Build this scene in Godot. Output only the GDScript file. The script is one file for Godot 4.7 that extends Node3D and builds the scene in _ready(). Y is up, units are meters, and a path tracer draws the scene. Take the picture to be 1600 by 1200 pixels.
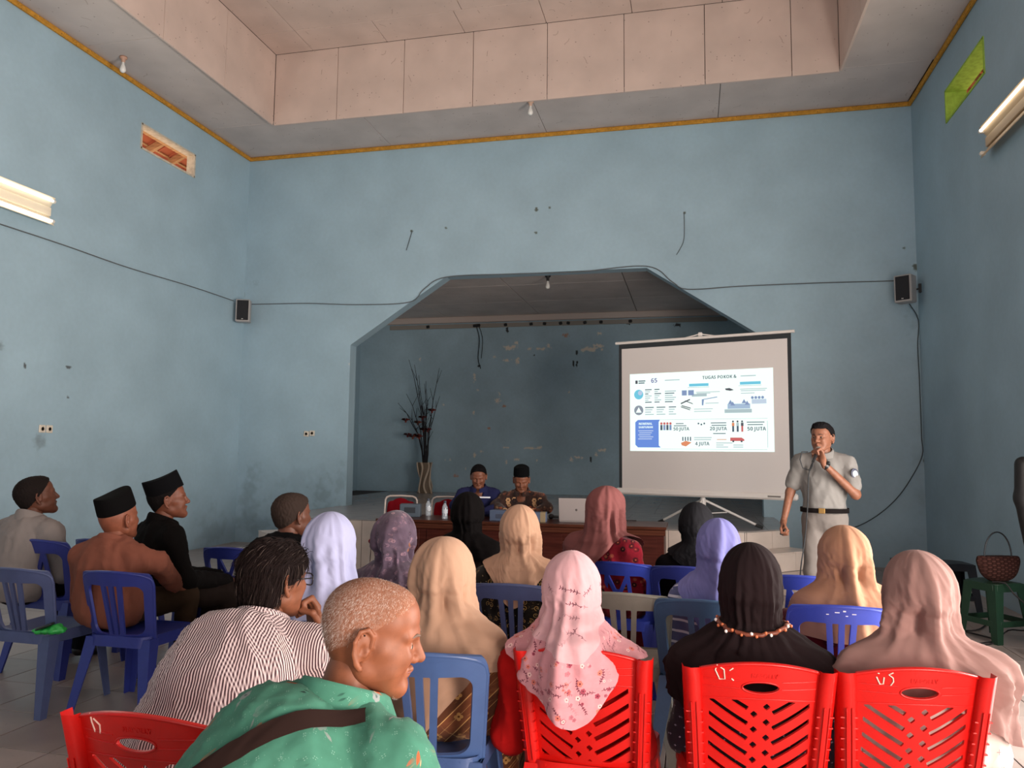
extends Node3D

# ---------------------------------------------------------------- mesh builder
class MB:
	var v := PackedVector3Array()
	var n := PackedVector3Array()
	var uv := PackedVector2Array()
	var ix := PackedInt32Array()

	func tri(a: Vector3, b: Vector3, c: Vector3) -> void:
		var nn := (c - a).cross(b - a).normalized()
		var s := v.size()
		v.append(a); v.append(b); v.append(c)
		for k in 3:
			n.append(nn); ix.append(s + k)
		uv.append(Vector2(a.x, a.y)); uv.append(Vector2(b.x, b.y)); uv.append(Vector2(c.x, c.y))

	func quad(a: Vector3, b: Vector3, c: Vector3, d: Vector3, r := Rect2(0, 0, 1, 1)) -> void:
		var nn := (c - a).cross(b - a).normalized()
		if nn.length_squared() < 0.5:
			nn = (d - a).cross(c - a).normalized()
		var s := v.size()
		v.append(a); v.append(b); v.append(c); v.append(d)
		for k in 4: n.append(nn)
		uv.append(Vector2(r.position.x, r.end.y)); uv.append(r.position); uv.append(Vector2(r.end.x, r.position.y)); uv.append(r.end)
		ix.append_array(PackedInt32Array([s, s + 1, s + 2, s, s + 2, s + 3]))

	# convex polygon, points clockwise from outside, with given normals
	func fan(p: PackedVector3Array, nn: PackedVector3Array) -> void:
		var s := v.size()
		for k in p.size():
			v.append(p[k]); n.append(nn[k]); uv.append(Vector2(p[k].x, p[k].y))
		for k in range(1, p.size() - 1):
			ix.append(s); ix.append(s + k); ix.append(s + k + 1)

	func box(xf: Transform3D, size: Vector3, bev := 0.0) -> void:
		var h := size * 0.5
		bev = minf(bev, minf(h.x, minf(h.y, h.z)) * 0.9)
		var ax := [Vector3.RIGHT, Vector3.UP, Vector3.BACK]
		for a in 3:
			var b := (a + 1) % 3
			var c := (a + 2) % 3
			for s in [-1.0, 1.0]:
				var o: Vector3 = ax[a] * (h[a] * s)
				var ub: Vector3 = ax[b] * (h[b] - bev)
				var uc: Vector3 = ax[c] * (h[c] - bev)
				if s > 0:
					quad(xf * (o - ub - uc), xf * (o - ub + uc), xf * (o + ub + uc), xf * (o + ub - uc))
				else:
					quad(xf * (o - ub - uc), xf * (o + ub - uc), xf * (o + ub + uc), xf * (o - ub + uc))
		if bev <= 0.0:
			return
		for a in 3:   # edges along axis a
			var b := (a + 1) % 3
			var c := (a + 2) % 3
			for sb in [-1.0, 1.0]:
				for sc in [-1.0, 1.0]:
					var la: Vector3 = ax[a] * (h[a] - bev)
					var p1: Vector3 = ax[b] * (h[b] * sb) + ax[c] * ((h[c] - bev) * sc)
					var p2: Vector3 = ax[b] * ((h[b] - bev) * sb) + ax[c] * (h[c] * sc)
					if sb * sc < 0:
						quad(xf * (p1 - la), xf * (p2 - la), xf * (p2 + la), xf * (p1 + la))
					else:
						quad(xf * (p1 - la), xf * (p1 + la), xf * (p2 + la), xf * (p2 - la))
		for sx in [-1.0, 1.0]:
			for sy in [-1.0, 1.0]:
				for sz in [-1.0, 1.0]:
					var px := xf * Vector3(h.x * sx, (h.y - bev) * sy, (h.z - bev) * sz)
					var py := xf * Vector3((h.x - bev) * sx, h.y * sy, (h.z - bev) * sz)
					var pz := xf * Vector3((h.x - bev) * sx, (h.y - bev) * sy, h.z * sz)
					if sx * sy * sz > 0: tri(px, pz, py)
					else: tri(px, py, pz)

	func bx(x0: float, x1: float, y0: float, y1: float, z0: float, z1: float, bev := 0.0) -> void:
		box(Transform3D(Basis(), Vector3((x0 + x1) / 2, (y0 + y1) / 2, (z0 + z1) / 2)), Vector3(absf(x1 - x0), absf(y1 - y0), absf(z1 - z0)), bev)

	# smooth normals for what was added since vertex vs / index is0
	func smooth(vs: int, is0: int) -> void:
		for k in range(vs, v.size()): n[k] = Vector3.ZERO
		for k in range(is0, ix.size(), 3):
			var a := v[ix[k]]
			var nn := (v[ix[k + 2]] - a).cross(v[ix[k + 1]] - a)
			n[ix[k]] += nn; n[ix[k + 1]] += nn; n[ix[k + 2]] += nn
		for k in range(vs, v.size()):
			n[k] = n[k].normalized() if n[k].length_squared() > 1e-20 else Vector3.UP

	# rows of equal length; outside is where row x column order runs clockwise
	func grid(rows: Array, wrap := false, flip := false, uscale := 1.0, vscale := 1.0) -> void:
		var vs := v.size()
		var is0 := ix.size()
		var m: int = rows[0].size()
		var cnt := rows.size()
		for r in cnt:
			var row: PackedVector3Array = rows[r]
			for k in m:
				v.append(row[k]); n.append(Vector3.UP)
				uv.append(Vector2(float(k) / maxf(1, m - 1) * uscale, float(r) / maxf(1, cnt - 1) * vscale))
		var last := m if wrap else m - 1
		for r in cnt - 1:
			for k in last:
				var a := vs + r * m + k
				var b := vs + r * m + (k + 1) % m
				var c := b + m
				var d := a + m
				if flip: ix.append_array(PackedInt32Array([a, d, c, a, c, b]))
				else: ix.append_array(PackedInt32Array([a, b, c, a, c, d]))
		smooth(vs, is0)

	func tube(pts: Array, r, seg := 8, caps := true, sq := 1.0) -> void:
		var rows := []
		var cnt := pts.size()
		var side := Vector3.ZERO
		for k in cnt:
			var t: Vector3 = (pts[mini(k + 1, cnt - 1)] - pts[maxi(k - 1, 0)]).normalized()
			if side == Vector3.ZERO:
				side = t.cross(Vector3.UP if absf(t.y) < 0.9 else Vector3.RIGHT).normalized()
			side = (side - t * side.dot(t)).normalized()
			var up := side.cross(t)
			var rr: float = r[k] if r is Array else r
			var row := PackedVector3Array()
			for q in seg:
				var an := TAU * q / seg
				row.append(pts[k] + side * (cos(an) * rr) + up * (sin(an) * rr * sq))
			rows.append(row)
		grid(rows, true, false)
		if caps:
			for e in 2:
				var row: PackedVector3Array = rows[0] if e == 0 else rows[cnt - 1]
				var c := Vector3.ZERO
				for p in row: c += p / float(seg)
				for q in seg:
					if e == 0: tri(c, row[(q + 1) % seg], row[q])
					else: tri(c, row[q], row[(q + 1) % seg])

	# profile of (radius, y), bottom to top
	func lathe(prof: Array, seg := 20, xf := Transform3D(), sx := 1.0, sz := 1.0) -> void:
		var rows := []
		for p in prof:
			var row := PackedVector3Array()
			for q in seg:
				var an := TAU * q / seg
				row.append(xf * Vector3(cos(an) * p[0] * sx, p[1], sin(an) * p[0] * sz))
			rows.append(row)
		grid(rows, true, false)

	func prism(poly: PackedVector2Array, z0: float, z1: float, xf := Transform3D()) -> void:
		var t := Geometry2D.triangulate_polygon(poly)
		for k in range(0, t.size(), 3):
			var a := poly[t[k]]
			var b := poly[t[k + 1]]
			var c := poly[t[k + 2]]
			if (b - a).cross(c - a) < 0.0:
				var q := b
				b = c
				c = q
			tri(xf * Vector3(a.x, a.y, z1), xf * Vector3(c.x, c.y, z1), xf * Vector3(b.x, b.y, z1))
			tri(xf * Vector3(a.x, a.y, z0), xf * Vector3(b.x, b.y, z0), xf * Vector3(c.x, c.y, z0))
		var area := 0.0
		for k in poly.size(): area += poly[k].cross(poly[(k + 1) % poly.size()])
		for k in poly.size():
			var a := poly[k]
			var b := poly[(k + 1) % poly.size()]
			if area < 0.0:
				var q := a
				a = b
				b = q
			quad(xf * Vector3(a.x, a.y, z0), xf * Vector3(a.x, a.y, z1), xf * Vector3(b.x, b.y, z1), xf * Vector3(b.x, b.y, z0))

	func add(o: Array, xf: Transform3D, mirror := false) -> void:   # [verts, normals, indices]
		var s := v.size()
		var bs := xf.basis
		var ov: PackedVector3Array = o[0]
		var on: PackedVector3Array = o[1]
		var oi: PackedInt32Array = o[2]
		for k in ov.size():
			var p := ov[k]
			var q := on[k]
			if mirror:
				p.x = -p.x
				q.x = -q.x
			v.append(xf * p); n.append((bs * q).normalized()); uv.append(Vector2(p.x, p.y))
		for k in range(0, oi.size(), 3):
			ix.append(s + oi[k])
			if mirror:
				ix.append(s + oi[k + 2]); ix.append(s + oi[k + 1])
			else:
				ix.append(s + oi[k + 1]); ix.append(s + oi[k + 2])

	func compact() -> void:   # drop vertices that no triangle uses
		var to := PackedInt32Array()
		to.resize(v.size())
		to.fill(-1)
		var v2 := PackedVector3Array()
		var n2 := PackedVector3Array()
		var u2 := PackedVector2Array()
		for k in ix.size():
			var i := ix[k]
			if to[i] < 0:
				to[i] = v2.size()
				v2.append(v[i]); n2.append(n[i]); u2.append(uv[i])
			ix[k] = to[i]
		v = v2
		n = n2
		uv = u2

	func arrays() -> Array:
		return [v, n, ix]

	func mesh(m: Material) -> ArrayMesh:
		var am := ArrayMesh.new()
		var a := []
		a.resize(Mesh.ARRAY_MAX)
		a[Mesh.ARRAY_VERTEX] = v
		a[Mesh.ARRAY_NORMAL] = n
		a[Mesh.ARRAY_TEX_UV] = uv
		a[Mesh.ARRAY_INDEX] = ix
		am.add_surface_from_arrays(Mesh.PRIMITIVE_TRIANGLES, a)
		am.surface_set_material(0, m)
		return am

# ---------------------------------------------------------------- distance field, meshed as surface nets
class Fld:
	var o: Vector3
	var c: float
	var nx: int
	var ny: int
	var nz: int
	var d := PackedFloat32Array()

	func _init(lo: Vector3, hi: Vector3, cell: float) -> void:
		o = lo
		c = cell
		nx = int(ceil((hi.x - lo.x) / c)) + 1
		ny = int(ceil((hi.y - lo.y) / c)) + 1
		nz = int(ceil((hi.z - lo.z) / c)) + 1
		d.resize(nx * ny * nz)
		d.fill(1.0)

	# tapered capsule, joined with a smooth minimum of width k; k < 0 carves
	func cap(a: Vector3, b: Vector3, ra: float, rb: float, k := 0.03) -> void:
		var carve := k < 0.0
		k = absf(k)
		var rm := maxf(ra, rb) + k + 2.5 * c
		var lo := (a.min(b) - Vector3(rm, rm, rm) - o) / c
		var hi := (a.max(b) + Vector3(rm, rm, rm) - o) / c
		var x0 := maxi(0, int(lo.x)); var x1 := mini(nx - 1, int(hi.x) + 1)
		var y0 := maxi(0, int(lo.y)); var y1 := mini(ny - 1, int(hi.y) + 1)
		var z0 := maxi(0, int(lo.z)); var z1 := mini(nz - 1, int(hi.z) + 1)
		var ab := b - a
		var inv := 1.0 / maxf(ab.length_squared(), 1e-9)
		var dr := rb - ra
		var ki := 0.25 / k
		for z in range(z0, z1 + 1):
			for y in range(y0, y1 + 1):
				var at := (z * ny + y) * nx + x0
				var p := Vector3(o.x + x0 * c, o.y + y * c, o.z + z * c) - a
				for x in range(x0, x1 + 1):
					var t := clampf(p.dot(ab) * inv, 0.0, 1.0)
					var s := (p - ab * t).length() - ra - dr * t
					var q := d[at]
					if carve:
						s = -s
						var e := k - absf(s - q)
						d[at] = maxf(s, q) + (e * e * ki if e > 0.0 else 0.0)
					elif s < q + k:
						var e := k - absf(s - q)
						d[at] = minf(s, q) - (e * e * ki if e > 0.0 else 0.0)
					at += 1
					p.x += c

	func ell(ctr: Vector3, r: Vector3, k := 0.03, bs := Basis()) -> void:
		var carve := k < 0.0
		k = absf(k)
		var rm := maxf(r.x, maxf(r.y, r.z)) + k + 2.5 * c
		var e3 := Vector3(rm, rm, rm)
		if bs == Basis(): e3 = r + Vector3.ONE * (k + 2.5 * c)
		var lo := (ctr - e3 - o) / c
		var hi := (ctr + e3 - o) / c
		var x0 := maxi(0, int(lo.x)); var x1 := mini(nx - 1, int(hi.x) + 1)
		var y0 := maxi(0, int(lo.y)); var y1 := mini(ny - 1, int(hi.y) + 1)
		var z0 := maxi(0, int(lo.z)); var z1 := mini(nz - 1, int(hi.z) + 1)
		var inv := bs.transposed()
		var ki := 0.25 / k
		var r1 := Vector3.ONE / r
		var stp := inv * Vector3(c, 0, 0)
		for z in range(z0, z1 + 1):
			for y in range(y0, y1 + 1):
				var at := (z * ny + y) * nx + x0
				var p := inv * (Vector3(o.x + x0 * c, o.y + y * c, o.z + z * c) - ctr)
				for x in range(x0, x1 + 1):
					var pr := p * r1
					var k0 := pr.length()
					var k1 := (pr * r1).length()
					var s := k0 * (k0 - 1.0) / maxf(k1, 1e-6)
					var q := d[at]
					if carve:
						s = -s
						var e := k - absf(s - q)
						d[at] = maxf(s, q) + (e * e * ki if e > 0.0 else 0.0)
					elif s < q + k:
						var e := k - absf(s - q)
						d[at] = minf(s, q) - (e * e * ki if e > 0.0 else 0.0)
					at += 1
					p += stp

	# distance at a point, and the way out
	func probe(p: Vector3) -> float:
		var q := (p - o) / c
		var x := int(q.x); var y := int(q.y); var z := int(q.z)
		if q.x < 1 or q.y < 1 or q.z < 1 or x >= nx - 2 or y >= ny - 2 or z >= nz - 2: return 1.0
		var t := q - Vector3(x, y, z)
		var i := (z * ny + y) * nx + x
		var sz := nx * ny
		var a := lerpf(lerpf(d[i], d[i + 1], t.x), lerpf(d[i + nx], d[i + nx + 1], t.x), t.y)
		var b := lerpf(lerpf(d[i + sz], d[i + sz + 1], t.x), lerpf(d[i + sz + nx], d[i + sz + nx + 1], t.x), t.y)
		return lerpf(a, b, t.z)

	func away(p: Vector3) -> Vector3:
		var e := c
		return Vector3(probe(p + Vector3(e, 0, 0)) - probe(p - Vector3(e, 0, 0)), probe(p + Vector3(0, e, 0)) - probe(p - Vector3(0, e, 0)), probe(p + Vector3(0, 0, e)) - probe(p - Vector3(0, 0, e))).normalized()

	# keep the side where (p - at) . nn <= 0
	func cut(at: Vector3, nn: Vector3) -> void:
		nn = nn.normalized()
		var i := 0
		for z in nz:
			for y in ny:
				var s := (o + Vector3(0, y * c, z * c) - at).dot(nn)
				var st := nn.x * c
				for x in nx:
					if s > d[i]: d[i] = s
					i += 1
					s += st

	func net() -> Array:
		var v := PackedVector3Array()
		var ix := PackedInt32Array()
		var id := PackedInt32Array()
		id.resize(d.size())
		id.fill(-1)
		var hits := PackedInt32Array()
		var sy := nx
		var sz := nx * ny
		var lim := 1.8 * c
		for z in nz - 1:
			for y in ny - 1:
				var i := z * sz + y * sy
				for x in nx - 1:
					var d0 := d[i]
					if d0 < lim and d0 > -lim:
						var d1 := d[i + 1]; var d2 := d[i + sy]; var d3 := d[i + sy + 1]
						var d4 := d[i + sz]; var d5 := d[i + sz + 1]; var d6 := d[i + sz + sy]; var d7 := d[i + sz + sy + 1]
						var neg := int(d0 < 0.0) + int(d1 < 0.0) + int(d2 < 0.0) + int(d3 < 0.0) + int(d4 < 0.0) + int(d5 < 0.0) + int(d6 < 0.0) + int(d7 < 0.0)
						if neg > 0 and neg < 8:
							var p := Vector3.ZERO
							var m := 0.0
							if (d0 < 0.0) != (d1 < 0.0): p += Vector3(d0 / (d0 - d1), 0, 0); m += 1.0
							if (d2 < 0.0) != (d3 < 0.0): p += Vector3(d2 / (d2 - d3), 1, 0); m += 1.0
							if (d4 < 0.0) != (d5 < 0.0): p += Vector3(d4 / (d4 - d5), 0, 1); m += 1.0
							if (d6 < 0.0) != (d7 < 0.0): p += Vector3(d6 / (d6 - d7), 1, 1); m += 1.0
							if (d0 < 0.0) != (d2 < 0.0): p += Vector3(0, d0 / (d0 - d2), 0); m += 1.0
							if (d1 < 0.0) != (d3 < 0.0): p += Vector3(1, d1 / (d1 - d3), 0); m += 1.0
							if (d4 < 0.0) != (d6 < 0.0): p += Vector3(0, d4 / (d4 - d6), 1); m += 1.0
							if (d5 < 0.0) != (d7 < 0.0): p += Vector3(1, d5 / (d5 - d7), 1); m += 1.0
							if (d0 < 0.0) != (d4 < 0.0): p += Vector3(0, 0, d0 / (d0 - d4)); m += 1.0
							if (d1 < 0.0) != (d5 < 0.0): p += Vector3(1, 0, d1 / (d1 - d5)); m += 1.0
							if (d2 < 0.0) != (d6 < 0.0): p += Vector3(0, 1, d2 / (d2 - d6)); m += 1.0
							if (d3 < 0.0) != (d7 < 0.0): p += Vector3(1, 1, d3 / (d3 - d7)); m += 1.0
							id[i] = v.size()
							hits.append(i)
							v.append(o + (Vector3(x, y, z) + p / m) * c)
					i += 1
		for q in hits.size():
			var i := hits[q]
			var z := i / sz
			var y := (i / sy) % ny
			var x := i % nx
			if x == 0 or y == 0 or z == 0: continue
			var s := d[i] < 0.0
			if s != (d[i + 1] < 0.0): _q(ix, id[i - sy - sz], id[i - sz], id[i], id[i - sy], s)
			if s != (d[i + sy] < 0.0): _q(ix, id[i - 1 - sz], id[i - 1], id[i], id[i - sz], s)
			if s != (d[i + sz] < 0.0): _q(ix, id[i - 1 - sy], id[i - sy], id[i], id[i - 1], s)
		return [v, ix]

	func _q(ix: PackedInt32Array, a: int, b: int, e: int, f: int, s: bool) -> void:
		if a < 0 or b < 0 or e < 0 or f < 0: return
		if s: ix.append_array(PackedInt32Array([a, e, b, a, f, e]))
		else: ix.append_array(PackedInt32Array([a, b, e, a, e, f]))

	# [verts, normals, indices]; wrinkles move the surface along its normal
	func build(noise: FastNoiseLite = null, amp := 0.0) -> Array:
		var r := net()
		var v: PackedVector3Array = r[0]
		var ix: PackedInt32Array = r[1]
		var nn := Fld.normals(v, ix)
		if noise and amp > 0.0:
			for k in v.size():
				v[k] += nn[k] * (noise.get_noise_3dv(v[k] * Vector3(1.5, .62, 1.5)) * amp)
			nn = Fld.normals(v, ix)
		return [v, nn, ix]

	static func normals(v: PackedVector3Array, ix: PackedInt32Array) -> PackedVector3Array:
		var nn := PackedVector3Array()
		nn.resize(v.size())
		for k in range(0, ix.size(), 3):
			var a := v[ix[k]]
			var q := (v[ix[k + 2]] - a).cross(v[ix[k + 1]] - a)
			nn[ix[k]] += q; nn[ix[k + 1]] += q; nn[ix[k + 2]] += q
		for k in nn.size(): nn[k] = nn[k].normalized()
		return nn

# ---------------------------------------------------------------- naming, tagging, materials
var taken := {}
var mats := {}
var rng := RandomNumberGenerator.new()

func numbered(called: String) -> String:
	var k: int = taken.get(called, -1) + 1
	taken[called] = k
	return called if k == 0 else "%s_%03d" % [called, k]

func thing(called: String, label: String, category: String, at := Vector3.ZERO, turn := 0.0, group := "") -> Node3D:
	var o := Node3D.new()
	o.name = numbered(called)
	add_child(o)
	o.position = at
	o.rotation.y = turn
	tag(o, label, category, group)
	return o

func tag(o: Node, label: String, category: String, group := "") -> void:
	if label: o.set_meta("label", label)
	if category: o.set_meta("category", category)
	if group: o.set_meta("group", group)

func part(called: String, mesh: Mesh, parent: Node, label := "") -> MeshInstance3D:
	var o := MeshInstance3D.new()
	o.name = called
	o.mesh = mesh
	parent.add_child(o, true)
	if label: o.set_meta("label", label)
	return o

func one(called: String, mesh: Mesh, label: String, category: String, at := Vector3.ZERO, turn := 0.0, group := "") -> MeshInstance3D:
	var o := MeshInstance3D.new()
	o.name = numbered(called)
	o.mesh = mesh
	add_child(o)
	o.position = at
	o.rotation.y = turn
	tag(o, label, category, group)
	return o

func struct(called: String, mesh: Mesh) -> MeshInstance3D:
	var o := MeshInstance3D.new()
	o.name = called
	o.mesh = mesh
	o.set_meta("kind", "structure")
	add_child(o, true)
	return o

func col(r: int, g: int, b: int) -> Color:
	return Color(r / 255.0, g / 255.0, b / 255.0)

func mat(c: Color, rough := 0.8, metal := 0.0) -> StandardMaterial3D:
	var key := "%s %.3f %.3f" % [c.to_html(), rough, metal]
	if not mats.has(key):
		var m := StandardMaterial3D.new()
		m.albedo_color = c
		m.roughness = rough
		m.metallic = metal
		mats[key] = m
	return mats[key]

func cloth(c: Color, tex: Texture2D = null, scale := 3.0, sheen := 0.25) -> StandardMaterial3D:
	var m := StandardMaterial3D.new()
	m.albedo_color = c
	m.roughness = 0.9
	m.metallic_specular = 0.2
	sheen *= clampf(c.get_luminance() * 1.6, 0.0, 1.0)
	m.rim_enabled = sheen > 0.02
	m.rim = sheen
	m.rim_tint = 0.6
	if tex:
		m.albedo_texture = tex
		m.uv1_triplanar = true
		m.uv1_scale = Vector3.ONE * scale
		m.uv1_triplanar_sharpness = 4.0
	return m

func glow(c: Color, e: float) -> StandardMaterial3D:
	var m := StandardMaterial3D.new()
	m.albedo_color = c
	m.emission_enabled = true
	m.emission = c
	m.emission_energy_multiplier = e
	return m

func noise(seed_: int, freq: float, oct := 3) -> FastNoiseLite:
	var f := FastNoiseLite.new()
	f.seed = seed_
	f.frequency = freq
	f.fractal_octaves = oct
	return f

func tex(im: Image) -> ImageTexture:
	return ImageTexture.create_from_image(im)

func rot(ax: Vector3, deg: float) -> Basis:
	return Basis(ax, deg_to_rad(deg))

func at(p: Vector3, b := Basis()) -> Transform3D:
	return Transform3D(b, p)

# ---------------------------------------------------------------- scene
const XL := -7.09
const XR := 2.955
const ZF := -11.13
const ZB := 4.2
const HC := 6.27
const ST := 0.612
const TRAY := 7.3
const STAGE_Z := -8.95
const BACK_Z := -15.7

func _ready() -> void:
	rng.seed = 7
	var cam := Camera3D.new()
	cam.name = "camera"
	add_child(cam)
	cam.position = Vector3(0, 1.45, 0)
	cam.basis = Basis(Vector3.UP, 0.229) * Basis(Vector3.RIGHT, 0.0886) * Basis(Vector3.BACK, 0.0098)
	cam.fov = rad_to_deg(2.0 * atan(600.0 / 1208.3))
	cam.near = 0.05
	cam.far = 100.0
	cam.current = true

	var env := Environment.new()
	env.background_mode = Environment.BG_SKY
	var sky := Sky.new()
	var sm := ProceduralSkyMaterial.new()
	sm.sky_top_color = col(150, 180, 215)
	sm.sky_horizon_color = col(225, 228, 230)
	sm.ground_bottom_color = col(205, 176, 150)
	sm.ground_horizon_color = col(215, 195, 175)
	sm.sky_energy_multiplier = 1.3
	sm.ground_energy_multiplier = 1.6
	sky.sky_material = sm
	env.sky = sky
	env.tonemap_mode = Environment.TONE_MAPPER_LINEAR
	env.tonemap_exposure = 1.0
	env.sdfgi_enabled = true
	env.ssao_enabled = true
	env.ssil_enabled = true
	var we := WorldEnvironment.new()
	we.name = "environment"
	we.environment = env
	add_child(we)

	# daylight through the doorways behind and beside the seats
	daylight("daylight_side_door", Vector3(XR + 0.02, 1.35, -4.1), -90, 14, Vector2(2.4, 2.5), 48.0, Color(1.0, 0.96, 0.92))
	daylight("daylight_side_door", Vector3(XR + 0.02, 1.35, 0.6), -90, 18, Vector2(2.4, 2.5), 52.0, Color(1.0, 0.92, 0.86))
	daylight("daylight_rear_door", Vector3(1.0, 1.35, ZB + 0.02), 180, 16, Vector2(2.6, 2.5), 14.0, Color(1.0, 0.92, 0.87))

	build_textures()
	build_room()
	build_stage()
	build_fixtures()
	build_chairs()
	build_table_group()
	build_screen()
	build_people()
	build_right_side()
	build_small()

func daylight(called: String, p: Vector3, turn: float, tilt: float, size: Vector2, e: float, c: Color) -> void:
	var l := AreaLight3D.new()
	l.name = called
	add_child(l, true)
	l.position = p
	# the light shines along its own -z
	l.basis = Basis(Vector3.UP, deg_to_rad(turn + 180.0)) * Basis(Vector3.RIGHT, deg_to_rad(tilt))
	l.area_size = size
	l.light_energy = e
	l.light_color = c
	l.area_range = 40.0
	l.shadow_enabled = true

# a pixel of the 1600 x 1200 photograph gives a direction; the plane it touches gives the point
func ray(u: float, w: float) -> Vector3:
	var b := Basis(Vector3.UP, 0.229) * Basis(Vector3.RIGHT, 0.0886) * Basis(Vector3.BACK, 0.0098)
	return b * Vector3((u - 800.0) / 1208.3, (600.0 - w) / 1208.3, -1.0)

func pz(u: float, w: float, z: float) -> Vector3:
	var d := ray(u, w)
	return Vector3(0, 1.45, 0) + d * (z / d.z)

func px(u: float, w: float, x: float) -> Vector3:
	var d := ray(u, w)
	return Vector3(0, 1.45, 0) + d * (x / d.x)

func py(u: float, w: float, y: float) -> Vector3:
	var d := ray(u, w)
	return Vector3(0, 1.45, 0) + d * ((y - 1.45) / d.y)

func pd(u: float, w: float, depth: float) -> Vector3:
	return Vector3(0, 1.45, 0) + ray(u, w) * depth

# ---------------------------------------------------------------- painted surfaces
const PPM := 64.0

func paint(w: float, h: float, base: Color, seed_: int, vary := 0.05, ppm := PPM) -> Image:
	var iw := int(w * ppm)
	var ih := int(h * ppm)
	var big := noise(seed_, 0.9 / ppm, 4).get_image(iw, ih, false, false, false)
	var small := noise(seed_ + 1, 14.0 / ppm, 3).get_image(iw, ih, false, false, false)
	var im := Image.create(iw, ih, false, Image.FORMAT_RGB8)
	for y in ih:
		for x in iw:
			var k := 1.0 + (big.get_pixel(x, y).r - 0.5) * vary * 2.0 + (small.get_pixel(x, y).r - 0.5) * vary * 0.7
			im.set_pixel(x, y, Color(base.r * k, base.g * k, base.b * k))
	return im

# an irregular patch of bare plaster, damp or dirt, centred in metres from the wall's lower left corner
func blob(im: Image, x: float, y: float, rx: float, ry: float, c: Color, seed_: int, alpha := 1.0, rough := 0.55, ppm := PPM) -> void:
	var f := noise(seed_, 1.0 / (maxf(rx, ry) * ppm) * 1.3, 3)
	var ih := im.get_height()
	for yy in range(int(ih - (y + ry * 1.6) * ppm), int(ih - (y - ry * 1.6) * ppm) + 1):
		for xx in range(int((x - rx * 1.6) * ppm), int((x + rx * 1.6) * ppm) + 1):
			if xx < 0 or yy < 0 or xx >= im.get_width() or yy >= ih: continue
			var p := Vector2((xx + 0.5) / ppm - x, (ih - yy - 0.5) / ppm - y) / Vector2(rx, ry)
			var s := 1.0 - p.length() + f.get_noise_2d(xx, yy) * rough * 1.6
			if s > 0.0:
				im.set_pixel(xx, yy, im.get_pixel(xx, yy).lerp(c, alpha * clampf(s * (5.0 if alpha > .6 else 1.3), 0.0, 1.0)))

func wall_mat(im: Image, x0: float, y0: float, w: float, h: float, rough := 0.55) -> StandardMaterial3D:
	var m := StandardMaterial3D.new()
	m.albedo_texture = tex(im)
	m.roughness = rough
	m.uv1_scale = Vector3(1.0 / w, -1.0 / h, 1)
	m.uv1_offset = Vector3(-x0 / w, 1.0 + y0 / h, 0)
	m.texture_repeat = true
	return m

var T := {}
const BLUE := Color(0.635, 0.745, 0.805)

# wall in its own axes: x along, y up, z its thickness outwards; rectangular holes
func holed_wall(x0: float, x1: float, y0: float, y1: float, thick: float, holes: Array) -> MB:
	var b := MB.new()
	var xs := [x0, x1]
	var ys := [y0, y1]
	for h in holes:
		for k in 2:
			xs.append([h.position.x, h.end.x][k])
			ys.append([h.position.y, h.end.y][k])
	xs.sort()
	ys.sort()
	var inside := func(cx: float, cy: float) -> bool:
		if cx < x0 or cx > x1 or cy < y0 or cy > y1: return false
		for h in holes:
			if h.has_point(Vector2(cx, cy)): return false
		return true
	for i in xs.size() - 1:
		for j in ys.size() - 1:
			var a: float = xs[i]
			var c: float = xs[i + 1]
			var d: float = ys[j]
			var e: float = ys[j + 1]
			if c - a < 1e-5 or e - d < 1e-5 or not inside.call((a + c) / 2, (d + e) / 2): continue
			for f in 2:
				var z := -thick * f
				var p := [Vector3(a, d, z), Vector3(a, e, z), Vector3(c, e, z), Vector3(c, d, z)]
				if f == 1: p.reverse()
				b.tri(p[0], p[1], p[2])
				b.tri(p[0], p[2], p[3])
			if not inside.call(a - 1e-3, (d + e) / 2): b.quad(Vector3(a, d, -thick), Vector3(a, e, -thick), Vector3(a, e, 0), Vector3(a, d, 0))
			if not inside.call(c + 1e-3, (d + e) / 2): b.quad(Vector3(c, d, 0), Vector3(c, e, 0), Vector3(c, e, -thick), Vector3(c, d, -thick))
			if not inside.call((a + c) / 2, d - 1e-3): b.quad(Vector3(a, d, -thick), Vector3(a, d, 0), Vector3(c, d, 0), Vector3(c, d, -thick))
			if not inside.call((a + c) / 2, e + 1e-3): b.quad(Vector3(a, e, 0), Vector3(a, e, -thick), Vector3(c, e, -thick), Vector3(c, e, 0))
	return b

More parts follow.
